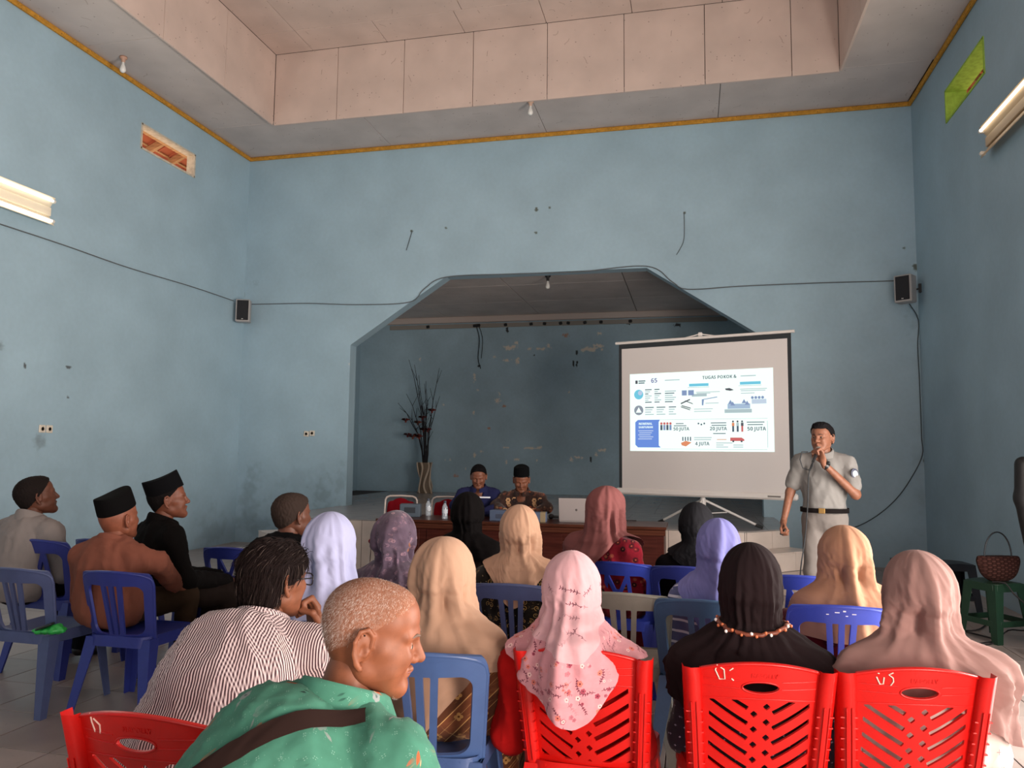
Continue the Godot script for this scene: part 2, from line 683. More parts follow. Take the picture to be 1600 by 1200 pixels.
func build_room() -> void:
	# ---- front wall with the eight-sided stage opening
	var im := paint(10.05, HC, BLUE, 11)
	var fx := func(u: float, w: float) -> Vector2:
		var p := pz(u, w, ZF)
		return Vector2(p.x - XL, p.y)
	var k := 0
	for s in [[480, 760, .5, .25, 0.25], [505, 770, .18, .2, 0.5], [388, 790, .2, .45, 0.55], [400, 820, .3, .2, 0.4], [396, 745, .15, .2, 0.25], [535, 750, .12, .25, .35], [1440, 770, .1, .5, .3], [1432, 500, .12, .2, .35], [400, 443, .06, .06, .3]]:
		var p: Vector2 = fx.call(s[0], s[1])
		blob(im, p.x, p.y, s[2], s[3], Color(0.40, 0.47, 0.50), 60 + k, s[4] * .45, 0.9)
		k += 1
	for s in [[643, 361, .02, .02], [697, 357, .018, .018], [838, 328, .022, .035], [837, 364, .022, .018], [859, 325, .022, .018], [1069, 333, .02, .02], [1413, 388, .02, .02], [1430, 418, .03, .05], [347, 540, .03, .03], [1447, 720, .03, .08]]:
		var p: Vector2 = fx.call(s[0], s[1])
		blob(im, p.x, p.y, s[2], s[3], Color(0.30, 0.33, 0.30), 90 + k, 0.9, 0.4)
		k += 1
	for s in [[548, 570, .03, .03], [551, 690, .02, .04], [347, 785, .03, .04], [345, 800, .03, .03]]:
		var p: Vector2 = fx.call(s[0], s[1])
		blob(im, p.x, p.y, s[2], s[3], Color(0.8, 0.82, 0.82), 120 + k, 0.9, 0.8)
		k += 1
	var b := MB.new()
	b.prism(PackedVector2Array([Vector2(XL - .2, -.2), Vector2(-5.2, -.2), Vector2(-5.2, 3.107), Vector2(-3.65, 4.13), Vector2(-.617, 4.13), Vector2(.94, 3.107), Vector2(.94, -.2), Vector2(XR + .2, -.2), Vector2(XR + .2, HC + .15), Vector2(XL - .2, HC + .15)]), ZF - 0.22, ZF)
	struct("wall_front", b.mesh(wall_mat(im, XL, 0, 10.05, HC)))

	# ---- left wall: own x runs from the back of the hall to the front wall
	var zw := ZB - ZF
	im = paint(zw, HC, BLUE, 21)
	k = 0
	var lx := func(u: float, w: float) -> Vector2:
		var p := px(u, w, XL)
		return Vector2(ZB - p.z, p.y)
	for s in [[39, 572, .018, .035, .9], [107, 574, .05, .018, .9], [106, 621, .015, .015, .9], [62, 690, .1, .1, .35], [0, 541, .05, .05, .4]]:
		var p: Vector2 = lx.call(s[0], s[1])
		blob(im, p.x, p.y, s[2], s[3], Color(0.30, 0.32, 0.33), 30 + k, s[4], 0.3)
		k += 1
	for s in [[100, 790, .8, .5, .12], [240, 800, .9, .4, .14], [330, 830, .4, .3, .3]]:
		var p: Vector2 = lx.call(s[0], s[1])
		blob(im, p.x, p.y, s[2], s[3], Color(0.44, 0.50, 0.53), 40 + k, s[4] * .6, 0.9)
		k += 1
	var vent := Rect2(ZB + 8.56, 5.43, 1.145, 0.345)
	b = holed_wall(0, zw, -.2, HC + .15, 0.1, [vent])
	var o := struct("wall_left", b.mesh(wall_mat(im, 0, 0, zw, HC)))
	o.transform = Transform3D(Basis(Vector3(0, 0, -1), Vector3(0, 1, 0), Vector3(1, 0, 0)), Vector3(XL, 0, ZB))
	# ---- right wall: own x runs from the front wall to the back
	im = paint(zw, HC, BLUE * 0.97, 31)
	var rv := Rect2(-9.71 - ZF, 5.36, 1.24, 0.39)
	b = holed_wall(0, zw, -.2, HC + .15, 0.2, [rv, Rect2(-5.3 - ZF, -.01, 2.4, 2.6), Rect2(-.6 - ZF, -.01, 2.4, 2.6)])
	o = struct("wall_right", b.mesh(wall_mat(im, 0, 0, zw, HC)))
	o.transform = Transform3D(Basis(Vector3(0, 0, 1), Vector3(0, 1, 0), Vector3(-1, 0, 0)), Vector3(XR, 0, ZF))
	# ---- back wall behind the camera
	b = holed_wall(0, 10.05, -.2, HC + .15, 0.2, [Rect2(XR - 2.3, -.01, 2.6, 2.6)])
	o = struct("wall_back", b.mesh(mat(BLUE, 0.6)))
	o.transform = Transform3D(Basis(Vector3(-1, 0, 0), Vector3(0, 1, 0), Vector3(0, 0, -1)), Vector3(XR, 0, ZB))

	# ---- floor: a screed with tiles laid on it
	b = MB.new()
	b.bx(XL, XR, -.2, -.006, ZF, ZB)
	var floor_ := struct("floor", b.mesh(mat(col(84, 74, 70), 0.9)))
	var tw := 0.41
	var tl := 0.445
	var tm := MB.new()
	tm.bx(-tw / 2 + .003, tw / 2 - .003, -.006, 0, -tl / 2 + .003, tl / 2 - .003, 0.0015)
	var tmesh := []
	for q in 4:
		var m := StandardMaterial3D.new()
		m.albedo_color = Color(0.63, 0.575, 0.55) * (0.95 + 0.035 * q)
		m.roughness = 0.32
		m.metallic_specular = 0.45
		m.albedo_texture = T.tile
		m.uv1_triplanar = true
		m.uv1_world_triplanar = true
		m.uv1_scale = Vector3.ONE * 0.8
		tmesh.append(tm.mesh(m))
	var spots := []
	var x := -3.42 + tw / 2 - 9 * tw
	while x < XR:
		var z := -4.13 + tl / 2 - 16 * tl
		while z < ZB:
			var c := Vector3(x, 0, z)
			if x > XL - .1 and x < XR + .1 and z > ZF - .1 and z < ZB + .1 and not (z < -9.2 and x > -5.3 and x < 1.1):
				var rel := (Basis(Vector3.UP, -0.229) * (c - Vector3(0, 1.45, 0)))
				var seen := rel.z < -0.8 and absf(rel.x) < -rel.z * 0.75 + 0.5 and -rel.y < -rel.z * 0.62
				spots.append([rel.length() if seen else 100.0 + rel.length(), c])
			z += tl
		x += tw
	spots.sort_custom(func(p, q): return p[0] < q[0])
	var rest := MB.new()
	for q in spots.size():
		var p: Vector3 = spots[q][1]
		if q < 296:
			var t := part("floor_tile", tmesh[rng.randi() % 4], floor_)
			t.position = p
		else:
			rest.bx(maxf(p.x - tw / 2 + .003, XL), minf(p.x + tw / 2 - .003, XR), -.006, 0, maxf(p.z - tl / 2 + .003, ZF), minf(p.z + tl / 2 - .003, ZB))
	var ro := part("floor_tile_field", rest.mesh(tmesh[1].surface_get_material(0)), floor_)
	ro.set_meta("kind", "stuff")

	# ---- ceiling: flat margin, upstand and raised tray, all of flat sheets with open joints
	var c0 := -5.96
	var c1 := 1.84
	var z0 := -9.92
	var z1 := 2.9
	b = MB.new()
	b.bx(XL - .2, XR + .2, TRAY + .03, TRAY + .2, ZF - .2, ZB + .2)
	b.bx(XL - .2, c0 - .03, HC + .03, TRAY + .03, ZF - .2, ZB + .2)
	b.bx(c1 + .03, XR + .2, HC + .03, TRAY + .03, ZF - .2, ZB + .2)
	b.bx(c0 - .03, c1 + .03, HC + .03, TRAY + .03, ZF - .2, z0 - .03)
	b.bx(c0 - .03, c1 + .03, HC + .03, TRAY + .03, z1 + .03, ZB + .2)
	var ceil_ := struct("ceiling", b.mesh(mat(col(70, 60, 56), 0.9)))
	var sheet := StandardMaterial3D.new()
	sheet.albedo_texture = T.sheet
	sheet.uv1_triplanar = true
	sheet.uv1_world_triplanar = true
	sheet.uv1_scale = Vector3.ONE * 0.4
	sheet.roughness = 0.85
	sheet.albedo_color = Color(0.85, 0.775, 0.74)
	var margin: StandardMaterial3D = sheet.duplicate()
	margin.albedo_color = Color(0.80, 0.765, 0.755)
	var sheet_box := func(called: String, xa: float, xb: float, ya: float, yb: float, za: float, zb: float, mm: Material) -> void:
		var q := MB.new()
		q.bx(xa, xb, ya, yb, za, zb, 0.003)
		part(called, q.mesh(mm), ceil_)
	var g := 0.004
	# upstand facing the hall, joints where the photograph has them
	var js := [c0]
	for u in [[527, 130], [631, 120], [739, 110], [855, 95], [975, 80], [1101, 65], [1236, 55]]:
		js.append(pz(u[0], u[1], z0).x)
	js.append(c1)
	for q in js.size() - 1:
		sheet_box.call("upstand_panel", js[q] + g, js[q + 1] - g, HC - .05, TRAY, z0 - .03, z0, sheet)
	var zz := z0
	while zz < z1 - .1:
		var ze := minf(zz + 1.22, z1)
		sheet_box.call("upstand_panel", c0 - .03, c0, HC - .05, TRAY, zz + g, ze - g, sheet)
		sheet_box.call("upstand_panel", c1, c1 + .03, HC - .05, TRAY, zz + g, ze - g, sheet)
		zz = ze
	sheet_box.call("upstand_panel", c0, c1, HC - .05, TRAY, z1, z1 + .03, sheet)
	# raised tray: a narrow border, then large sheets
	zz = z0
	var rowi := 0
	while zz < z1 - .1:
		var ze := minf(zz + (0.55 if rowi == 0 else 1.22), z1)
		var xx := c0
		var coli := 0
		while xx < c1 - .05:
			var xe := minf(xx + (0.6 if coli == 0 else (1.16 if rowi == 0 else 2.44)), c1)
			sheet_box.call("tray_panel", xx + g, xe - g, TRAY, TRAY + .03, zz + g, ze - g, sheet)
			xx = xe
			coli += 1
		zz = ze
		rowi += 1
	# flat margin round the tray
	var mx := XL
	while mx < XR - .1:
		var xe := minf(mx + 2.5, XR)
		sheet_box.call("margin_panel", mx + g, xe - g, HC, HC + .03, ZF, z0 - .03, margin)
		mx = xe
	zz = z0 - .03
	while zz < ZB - .1:
		var ze := minf(zz + 2.44, ZB)
		sheet_box.call("margin_panel", XL, c0 - .03, HC, HC + .03, zz + g, ze - g, margin)
		sheet_box.call("margin_panel", c1 + .03, XR, HC, HC + .03, zz + g, ze - g, margin)
		zz = ze
	sheet_box.call("margin_panel", c0, c1, HC, HC + .03, z1 + .03, ZB, margin)

	# ---- ochre moulding where walls meet the ceiling
	var tmat := cloth(Color.WHITE, T.trim, 1.3, 0.0)
	tmat.uv1_world_triplanar = true
	tmat.roughness = 0.6
	for q in [[XL, XR, ZF, ZF + .045], [XL, XL + .045, ZF + .045, ZB], [XR - .045, XR, ZF + .045, ZB]]:
		b = MB.new()
		b.bx(q[0], q[1], HC - .062, HC - .002, q[2], q[3], 0.012)
		struct("trim_%d" % (1 + taken.get("trim", 0)), b.mesh(tmat))
		taken["trim"] = taken.get("trim", 0) + 1
	# door leaves folded back outside the two side doorways are not in view; plain frames stand in the openings
	var fm := mat(col(120, 90, 62), 0.5)
	var dn := 1
	for q in [[XR, -5.3, -2.9], [XR, -.6, 1.8]]:
		b = MB.new()
		b.bx(q[0] - .02, q[0] + .12, 0, 2.6, q[1], q[1] + .07, .005)
		b.bx(q[0] - .02, q[0] + .12, 0, 2.6, q[2] - .07, q[2], .005)
		b.bx(q[0] - .02, q[0] + .12, 2.53, 2.6, q[1] + .07, q[2] - .07, .005)
		struct("door_%d" % dn, b.mesh(fm))
		dn += 1
	b = MB.new()
	b.bx(-.3, -.23, 0, 2.6, ZB - .02, ZB + .12, .005)
	b.bx(2.23, 2.3, 0, 2.6, ZB - .02, ZB + .12, .005)
	b.bx(-.23, 2.23, 2.53, 2.6, ZB - .02, ZB + .12, .005)
	struct("door_%d" % dn, b.mesh(fm))
	# ground outside the doors
	b = MB.new()
	b.bx(XR + .2, XR + 9, -.3, -.1, -9, 12)
	b.bx(XL - 2, XR + .2, -.3, -.1, ZB + .2, ZB + 9)
	struct("floor_outside", b.mesh(mat(col(170, 140, 115), 0.9)))

	eaves(-1.0, XL - .1, -9.9, -9.9, 5.43, 5.775, col(214, 205, 196))
	eaves(1.0, XR + .2, -10.2, -10.2, 5.36, 5.75, col(170, 205, 95))

# what shows through a vent: the underside of the tiled eaves on rafters
func eaves(s: float, x0: float, z0: float, z1: float, y0: float, y1: float, lining: Color) -> void:
	var zc := (z0 + z1) / 2
	var side := "left wall" if s < 0 else "right wall"
	var e := thing("roof_eaves", "terracotta tile eaves on rafters behind the vent %s" % ("with pale lining" if s < 0 else "with lime green lining"), "roof", Vector3(x0, 6.32 if s < 0 else 6.2, zc))
	var slope := deg_to_rad(24.0)
	var down := Vector3(s * cos(slope), -sin(slope), 0)
	var up := Vector3(s * sin(slope), cos(slope), 0)
	var bs := Basis(down, up, Vector3(0, 0, 1)) if s > 0 else Basis(down, up, Vector3(0, 0, 1))
	var wood := cloth(col(205, 165, 125), T.trim_wood, 1.5, 0.0)
	var tiles := [mat(col(190, 104, 70), 0.85), mat(col(172, 90, 60), 0.85), mat(col(206, 122, 84), 0.85)]
	var tb := MB.new()
	tb.box(at(Vector3.ZERO), Vector3(.36, .018, .235), .006)
	tb.box(at(Vector3(.16, -.016, 0)), Vector3(.03, .02, .235), .004)
	tb.box(at(Vector3(0, -.016, .1)), Vector3(.34, .022, .028), .006)
	var tms := []
	for m in tiles: tms.append(tb.mesh(m))
	for r in 8:
		for k in range(-7, 8):
			var t := part("roof_tile", tms[(r * 7 + k * 3 + 40) % 3], e)
			t.transform = Transform3D(bs * Basis(Vector3(0, 0, 1), -0.05), down * (0.1 + r * 0.3) + up * 0.09 + Vector3(0, 0, k * 0.24))
	for k in range(-3, 4):
		var rb := MB.new()
		rb.box(Transform3D(bs, down * 1.1), Vector3(2.4, .1, .055), .004)
		part("rafter", rb.mesh(wood), e).position = Vector3(0, -.02, k * 0.5 + .1)
	for r in 7:
		var bb := MB.new()
		bb.box(Transform3D(bs, down * (0.25 + r * .3) + up * .06), Vector3(.03, .025, 3.5), .003)
		part("batten", bb.mesh(wood), e)
	var pl := MB.new()
	pl.box(at(Vector3(s * .25, -.38, 0)), Vector3(.09, .13, 3.5), .006)
	part("beam", pl.mesh(wood), e)
	# the vent's own lining
	var fr := MB.new()
	var za := -9.705 if s < 0 else -9.71
	var zb := -8.56 if s < 0 else -8.47
	var xa := x0 - s * (.11 if s < 0 else .21)
	var xb := x0 + s * .02
	fr.bx(xa, xb, y1 - .022, y1 + .004, za, zb)
	fr.bx(xa, xb, y0 - .004, y0 + .022, za, zb)
	fr.bx(xa, xb, y0, y1, za - .004, za + .022)
	fr.bx(xa, xb, y0, y1, zb - .022, zb + .004)
	struct("window_%d" % (1 if s < 0 else 2), fr.mesh(wall_stain(lining)))

func wall_stain(c: Color) -> StandardMaterial3D:
	var m := cloth(c, T.lining, 2.2, 0.0)
	m.uv1_world_triplanar = true
	return m

# ---------------------------------------------------------------- stage
func build_stage() -> void:
	# back wall with flaked paint
	var w := XR - XL
	var h := 4.5 - ST
	var im := paint(w, h, BLUE, 41, 0.07)
	var k := 0
	for s in [[680, 385, 25, 9], [710, 365, 9, 8], [820, 388, 28, 6], [765, 388, 9, 5], [1020, 390, 42, 10], [1050, 375, 22, 7], [1056, 325, 11, 6], [915, 332, 12, 8], [620, 422, 7, 4], [670, 437, 16, 6], [715, 440, 9, 14], [310, 432, 4, 6], [537, 508, 5, 16], [551, 560, 5, 4], [640, 577, 4, 8], [632, 605, 13, 10], [660, 627, 9, 5], [408, 622, 5, 4], [782, 802, 32, 4], [670, 798, 13, 4], [810, 798, 10, 5], [537, 830, 5, 13], [566, 815, 9, 3], [670, 860, 5, 9], [712, 848, 13, 5], [458, 916, 10, 6], [435, 850, 4, 4], [967, 840, 20, 5], [940, 848, 7, 9], [1070, 810, 16, 6], [1043, 828, 6, 8], [500, 886, 3, 5], [533, 655, 4, 10], [797, 853, 3, 6], [595, 718, 8, 4], [700, 380, 14, 6], [845, 375, 6, 9], [930, 570, 4, 4], [415, 850, 3, 3]]:
		var p := pz(540 + s[0] / 2.667, 400 + s[1] / 2.667, BACK_Z)
		var q := 0.36 / 79.0 * 1.05
		blob(im, p.x - XL, p.y - ST, s[2] * q, s[3] * q, col(228, 218, 206) if k % 9 != 7 else col(186, 140, 122), 200 + k, 1.0, 0.7)
		k += 1
	for s in [[962, 405, 5, 10], [948, 452, 4, 14], [962, 452, 4, 16], [1020, 848, 4, 14], [785, 415, 3, 3], [672, 310, 6, 14], [345, 295, 8, 6], [555, 460, 7, 4], [1380, 290, 14, 8], [1180, 283, 10, 6]]:
		var p := pz(540 + s[0] / 2.667, 400 + s[1] / 2.667, BACK_Z)
		var q := 0.36 / 79.0
		blob(im, p.x - XL, p.y - ST, s[2] * q, s[3] * q, col(30, 34, 38), 260 + k, 1.0, 0.5)
		k += 1
	var b := MB.new()
	b.prism(PackedVector2Array([Vector2(XL - .2, ST - .3), Vector2(XR + .2, ST - .3), Vector2(XR + .2, 4.6), Vector2(XL - .2, 4.6)]), BACK_Z - .2, BACK_Z)
	struct("wall_stage_back", b.mesh(wall_mat(im, XL, ST, w, h)))
	for s in [-1, 1]:
		b = MB.new()
		var x := XL if s < 0 else XR
		b.bx(x, x + .2 * s, 0, 4.6, BACK_Z, ZF - .22)
		struct("wall_stage_left" if s < 0 else "wall_stage_right", b.mesh(mat(BLUE, 0.6)))
	# ceiling of flat sheets
	b = MB.new()
	b.bx(XL - .2, XR + .2, 4.36, 4.6, BACK_Z - .2, ZF - .22)
	var sc := struct("ceiling_stage", b.mesh(mat(col(60, 56, 55), 0.9)))
	var sheet := StandardMaterial3D.new()
	sheet.albedo_texture = T.sheet
	sheet.uv1_triplanar = true
	sheet.uv1_world_triplanar = true
	sheet.uv1_scale = Vector3.ONE * 0.4
	sheet.albedo_color = Color(0.88, 0.85, 0.84)
	sheet.roughness = 0.85
	for i in 5:
		for j in 3:
			b = MB.new()
			var xa := XL + i * 2.009
			b.bx(xa + .005, xa + 2.0, 4.33, 4.36, BACK_Z + .01 + j * 1.45, BACK_Z + 1.45 + j * 1.45, .003)
			part("ceiling_panel", b.mesh(sheet), sc)
	b = MB.new()
	b.bx(XL, XR, 4.2, 4.33, BACK_Z, BACK_Z + .09, .012)
	struct("trim_4", b.mesh(mat(col(196, 184, 178), 0.7)))
	# platform: screed core, tiles on top, tiles on the front
	var outline := PackedVector2Array([Vector2(-5.3, -9.45), Vector2(-4.78, STAGE_Z), Vector2(.57, STAGE_Z), Vector2(1.07, -9.45), Vector2(1.07, ZF), Vector2(-5.3, ZF)])
	b = MB.new()
	var flat := Transform3D(Basis(Vector3(1, 0, 0), Vector3(0, 0, 1), Vector3(0, -1, 0)), Vector3.ZERO)
	b.prism(outline, -ST + .008, 0.0, flat)
	b.bx(XL, XR, 0.0, ST - .008, BACK_Z, ZF - .2)
	b.bx(-5.2, .94, 0.0, ST - .008, ZF - .2, ZF)
	var plat := struct("floor_stage", b.mesh(mat(col(70, 64, 62), 0.9)))
	var ta := StandardMaterial3D.new()
	ta.albedo_color = Color(0.66, 0.63, 0.62)
	ta.albedo_texture = T.tile
	ta.uv1_triplanar = true
	ta.uv1_world_triplanar = true
	ta.roughness = 0.22
	var tl := 0.41
	for i in 25:
		for j in 12:
			var xa := XL + i * tl
			var za := ZF - j * tl
			if xa > XR - .1: continue
			if j >= 11 or (i < 2 and j > 2): continue
			b = MB.new()
			b.bx(xa + .002, minf(xa + tl - .002, XR), ST - .008, ST, maxf(za - tl + .002, BACK_Z), za - .002, .001)
			part("stage_tile", b.mesh(ta), plat)
	# apron tiles, clipped to the outline
	for i in range(-13, 4):
		for j in 6:
			var cell := PackedVector2Array()
			var xa := i * tl
			var za := STAGE_Z - (j + 1) * tl
			for q in [[0, 0], [1, 0], [1, 1], [0, 1]]:
				cell.append(Vector2(xa + (.002 if q[0] == 0 else tl - .002), za + (.002 if q[1] == 0 else tl - .002)))
			for c in Geometry2D.intersect_polygons(cell, outline):
				b = MB.new()
				b.prism(c, -ST, -ST + .008, flat)
				part("stage_tile", b.mesh(ta), plat)
	var face := ta.duplicate()
	face.albedo_color = Color(0.86, 0.80, 0.76)
	face.roughness = 0.3
	var fronts := [[Vector2(-5.3, -9.45), Vector2(-4.78, STAGE_Z)], [Vector2(-4.78, STAGE_Z), Vector2(.57, STAGE_Z)], [Vector2(.57, STAGE_Z), Vector2(1.07, -9.45)]]
	for f in fronts:
		riser(plat, f[0], f[1], 0.0, ST - .012, face, tl)
	# steps on both cut corners
	for s in [-1, 1]:
		var m := MB.new()
		var a := Vector2(.57, STAGE_Z) if s > 0 else Vector2(-5.3, -9.45)
		var c := Vector2(1.07, -9.45) if s > 0 else Vector2(-4.78, STAGE_Z)
		var d := (c - a).normalized()
		var nn := Vector2(-d.y, d.x)
		if nn.y < 0: nn = -nn
		var fl := thing("stage_steps", "white tiled steps leading up to the stage %s" % ("beside the standing speaker" if s > 0 else "corner opposite the standing speaker"), "steps")
		for q in 2:
			var top := 0.408 - q * 0.204
			var o0 := nn * (0.32 * q + .012)
			var o1 := nn * (0.32 * (q + 1))
			var poly := PackedVector2Array([a + o0, c + o0, c + o1, a + o1])
			m = MB.new()
			m.prism(poly, -top + .01, 0.0, flat)
			part("step_core", m.mesh(mat(col(80, 74, 72), 0.9)), fl)
			for t in 2:
				var p0 := a.lerp(c, t * .5)
				var p1 := a.lerp(c, t * .5 + .495)
				m = MB.new()
				m.prism(PackedVector2Array([p0 + o0, p1 + o0, p1 + o1 + nn * .01, p0 + o1 + nn * .01]), -top, -top + .01, flat)
				part("tread_tile", m.mesh(ta if q > 5 else face), fl)
			riser(fl, a + o1, c + o1, top - .2, top - .012, face, .4)
			riser(fl, a + o0, a + o1, top - .2, top - .012, face, .4)
			riser(fl, c + o1, c + o0, top - .2, top - .012, face, .4)

func riser(parent: Node, a: Vector2, c: Vector2, y0: float, y1: float, m: Material, tl: float) -> void:
	var d := c - a
	var ln := d.length()
	d /= ln
	var nn := Vector2(-d.y, d.x)
	var t := 0.0
	while t < ln - .01:
		var e := minf(t + tl, ln)
		var p0 := a + d * (t + .0025)
		var p1 := a + d * (e - .0025)
		var b := MB.new()
		var w := p1 - p0
		if w.length() > .01:
			b.box(Transform3D(Basis(Vector3(d.x, 0, d.y), Vector3.UP, Vector3(-d.y, 0, d.x)), Vector3((p0.x + p1.x) / 2, (y0 + y1) / 2, (p0.y + p1.y) / 2)), Vector3(w.length(), y1 - y0, .012), .0015)
			part("riser_tile", b.mesh(m), parent)
		t = e

# ---------------------------------------------------------------- a curved plate cut by a 2D distance field (solid where it is negative)
func plate(b: MB, sdf: Callable, u0: float, u1: float, v0: float, v1: float, nu: int, nv: int, place: Callable, thick: float) -> void:
	var s := PackedFloat32Array()
	s.resize((nu + 1) * (nv + 1))
	for j in nv + 1:
		for i in nu + 1:
			s[j * (nu + 1) + i] = sdf.call(lerpf(u0, u1, float(i) / nu), lerpf(v0, v1, float(j) / nv))
	var pos := {}
	var get := func(u: float, w: float) -> Array:
		var key := Vector2(u, w)
		if not pos.has(key):
			var p: Vector3 = place.call(u, w)
			var du: Vector3 = place.call(u + .002, w) - p
			var dv: Vector3 = place.call(u, w + .002) - p
			pos[key] = [p, du.cross(dv).normalized()]
		return pos[key]
	for j in nv:
		for i in nu:
			var c := [s[j * (nu + 1) + i], s[j * (nu + 1) + i + 1], s[(j + 1) * (nu + 1) + i + 1], s[(j + 1) * (nu + 1) + i]]
			if c[0] >= 0 and c[1] >= 0 and c[2] >= 0 and c[3] >= 0: continue
			var q := [Vector2(i, j), Vector2(i + 1, j), Vector2(i + 1, j + 1), Vector2(i, j + 1)]
			var poly := []
			var cross := []
			for k in 4:
				var a: float = c[k]
				var e: float = c[(k + 1) % 4]
				if a < 0: poly.append(q[k])
				if (a < 0) != (e < 0):
					var m: Vector2 = q[k].lerp(q[(k + 1) % 4], a / (a - e))
					poly.append(m)
					cross.append([m, a < 0])
			if poly.size() < 3: continue
			var fp := PackedVector3Array()
			var fn := PackedVector3Array()
			var bp := PackedVector3Array()
			var bn := PackedVector3Array()
			for k in range(poly.size() - 1, -1, -1):
				var r: Array = get.call(lerpf(u0, u1, poly[k].x / nu), lerpf(v0, v1, poly[k].y / nv))
				fp.append(r[0] + r[1] * (thick * .5)); fn.append(r[1])
			for k in poly.size():
				var r: Array = get.call(lerpf(u0, u1, poly[k].x / nu), lerpf(v0, v1, poly[k].y / nv))
				bp.append(r[0] - r[1] * (thick * .5)); bn.append(-r[1])
			b.fan(fp, fn)
			b.fan(bp, bn)
			# rims: leaving the solid (true) to entering it
			if cross.size() >= 2:
				for k in cross.size():
					if cross[k][1]:
						var m: Vector2 = cross[k][0]
						var e: Vector2 = cross[(k + 1) % cross.size()][0]
						var ra: Array = get.call(lerpf(u0, u1, m.x / nu), lerpf(v0, v1, m.y / nv))
						var rb: Array = get.call(lerpf(u0, u1, e.x / nu), lerpf(v0, v1, e.y / nv))
						var pa: Vector3 = ra[0]
						var pb: Vector3 = rb[0]
						var h: Vector3 = ra[1] * (thick * .5)
						b.quad(pa - h, pa + h, pb + h, pb - h)

func box2(p: Vector2, c: Vector2, h: Vector2, r := 0.0, ang := 0.0) -> float:
	var q := (p - c).rotated(-ang).abs() - h + Vector2(r, r)
	return Vector2(maxf(q.x, 0), maxf(q.y, 0)).length() + minf(maxf(q.x, q.y), 0.0) - r

# L-shaped leg, tapering and splayed
func leg(b: MB, top: Vector3, foot: Vector3, sx: float, sz: float, w0: float, w1: float, t := .006) -> void:
	var rows := []
	for k in 2:
		var p := top if k == 0 else foot
		var w := w0 if k == 0 else w1
		var row := PackedVector3Array()
		for q in [[0, 0], [w, 0], [w, -t], [t, -t], [t, -w], [0, -w]]:
			row.append(p + Vector3(-sx * q[0], 0, sz * q[1]))
		rows.append(row)
	var m := 6
	for k in m:
		var a: Vector3 = rows[0][k]
		var c: Vector3 = rows[0][(k + 1) % m]
		var d: Vector3 = rows[1][(k + 1) % m]
		var e: Vector3 = rows[1][k]
		if sx * sz > 0: b.quad(a, c, d, e)
		else: b.quad(a, e, d, c)
	b.quad(rows[1][0], rows[1][1], rows[1][2], rows[1][3])
	b.quad(rows[1][0], rows[1][3], rows[1][4], rows[1][5])

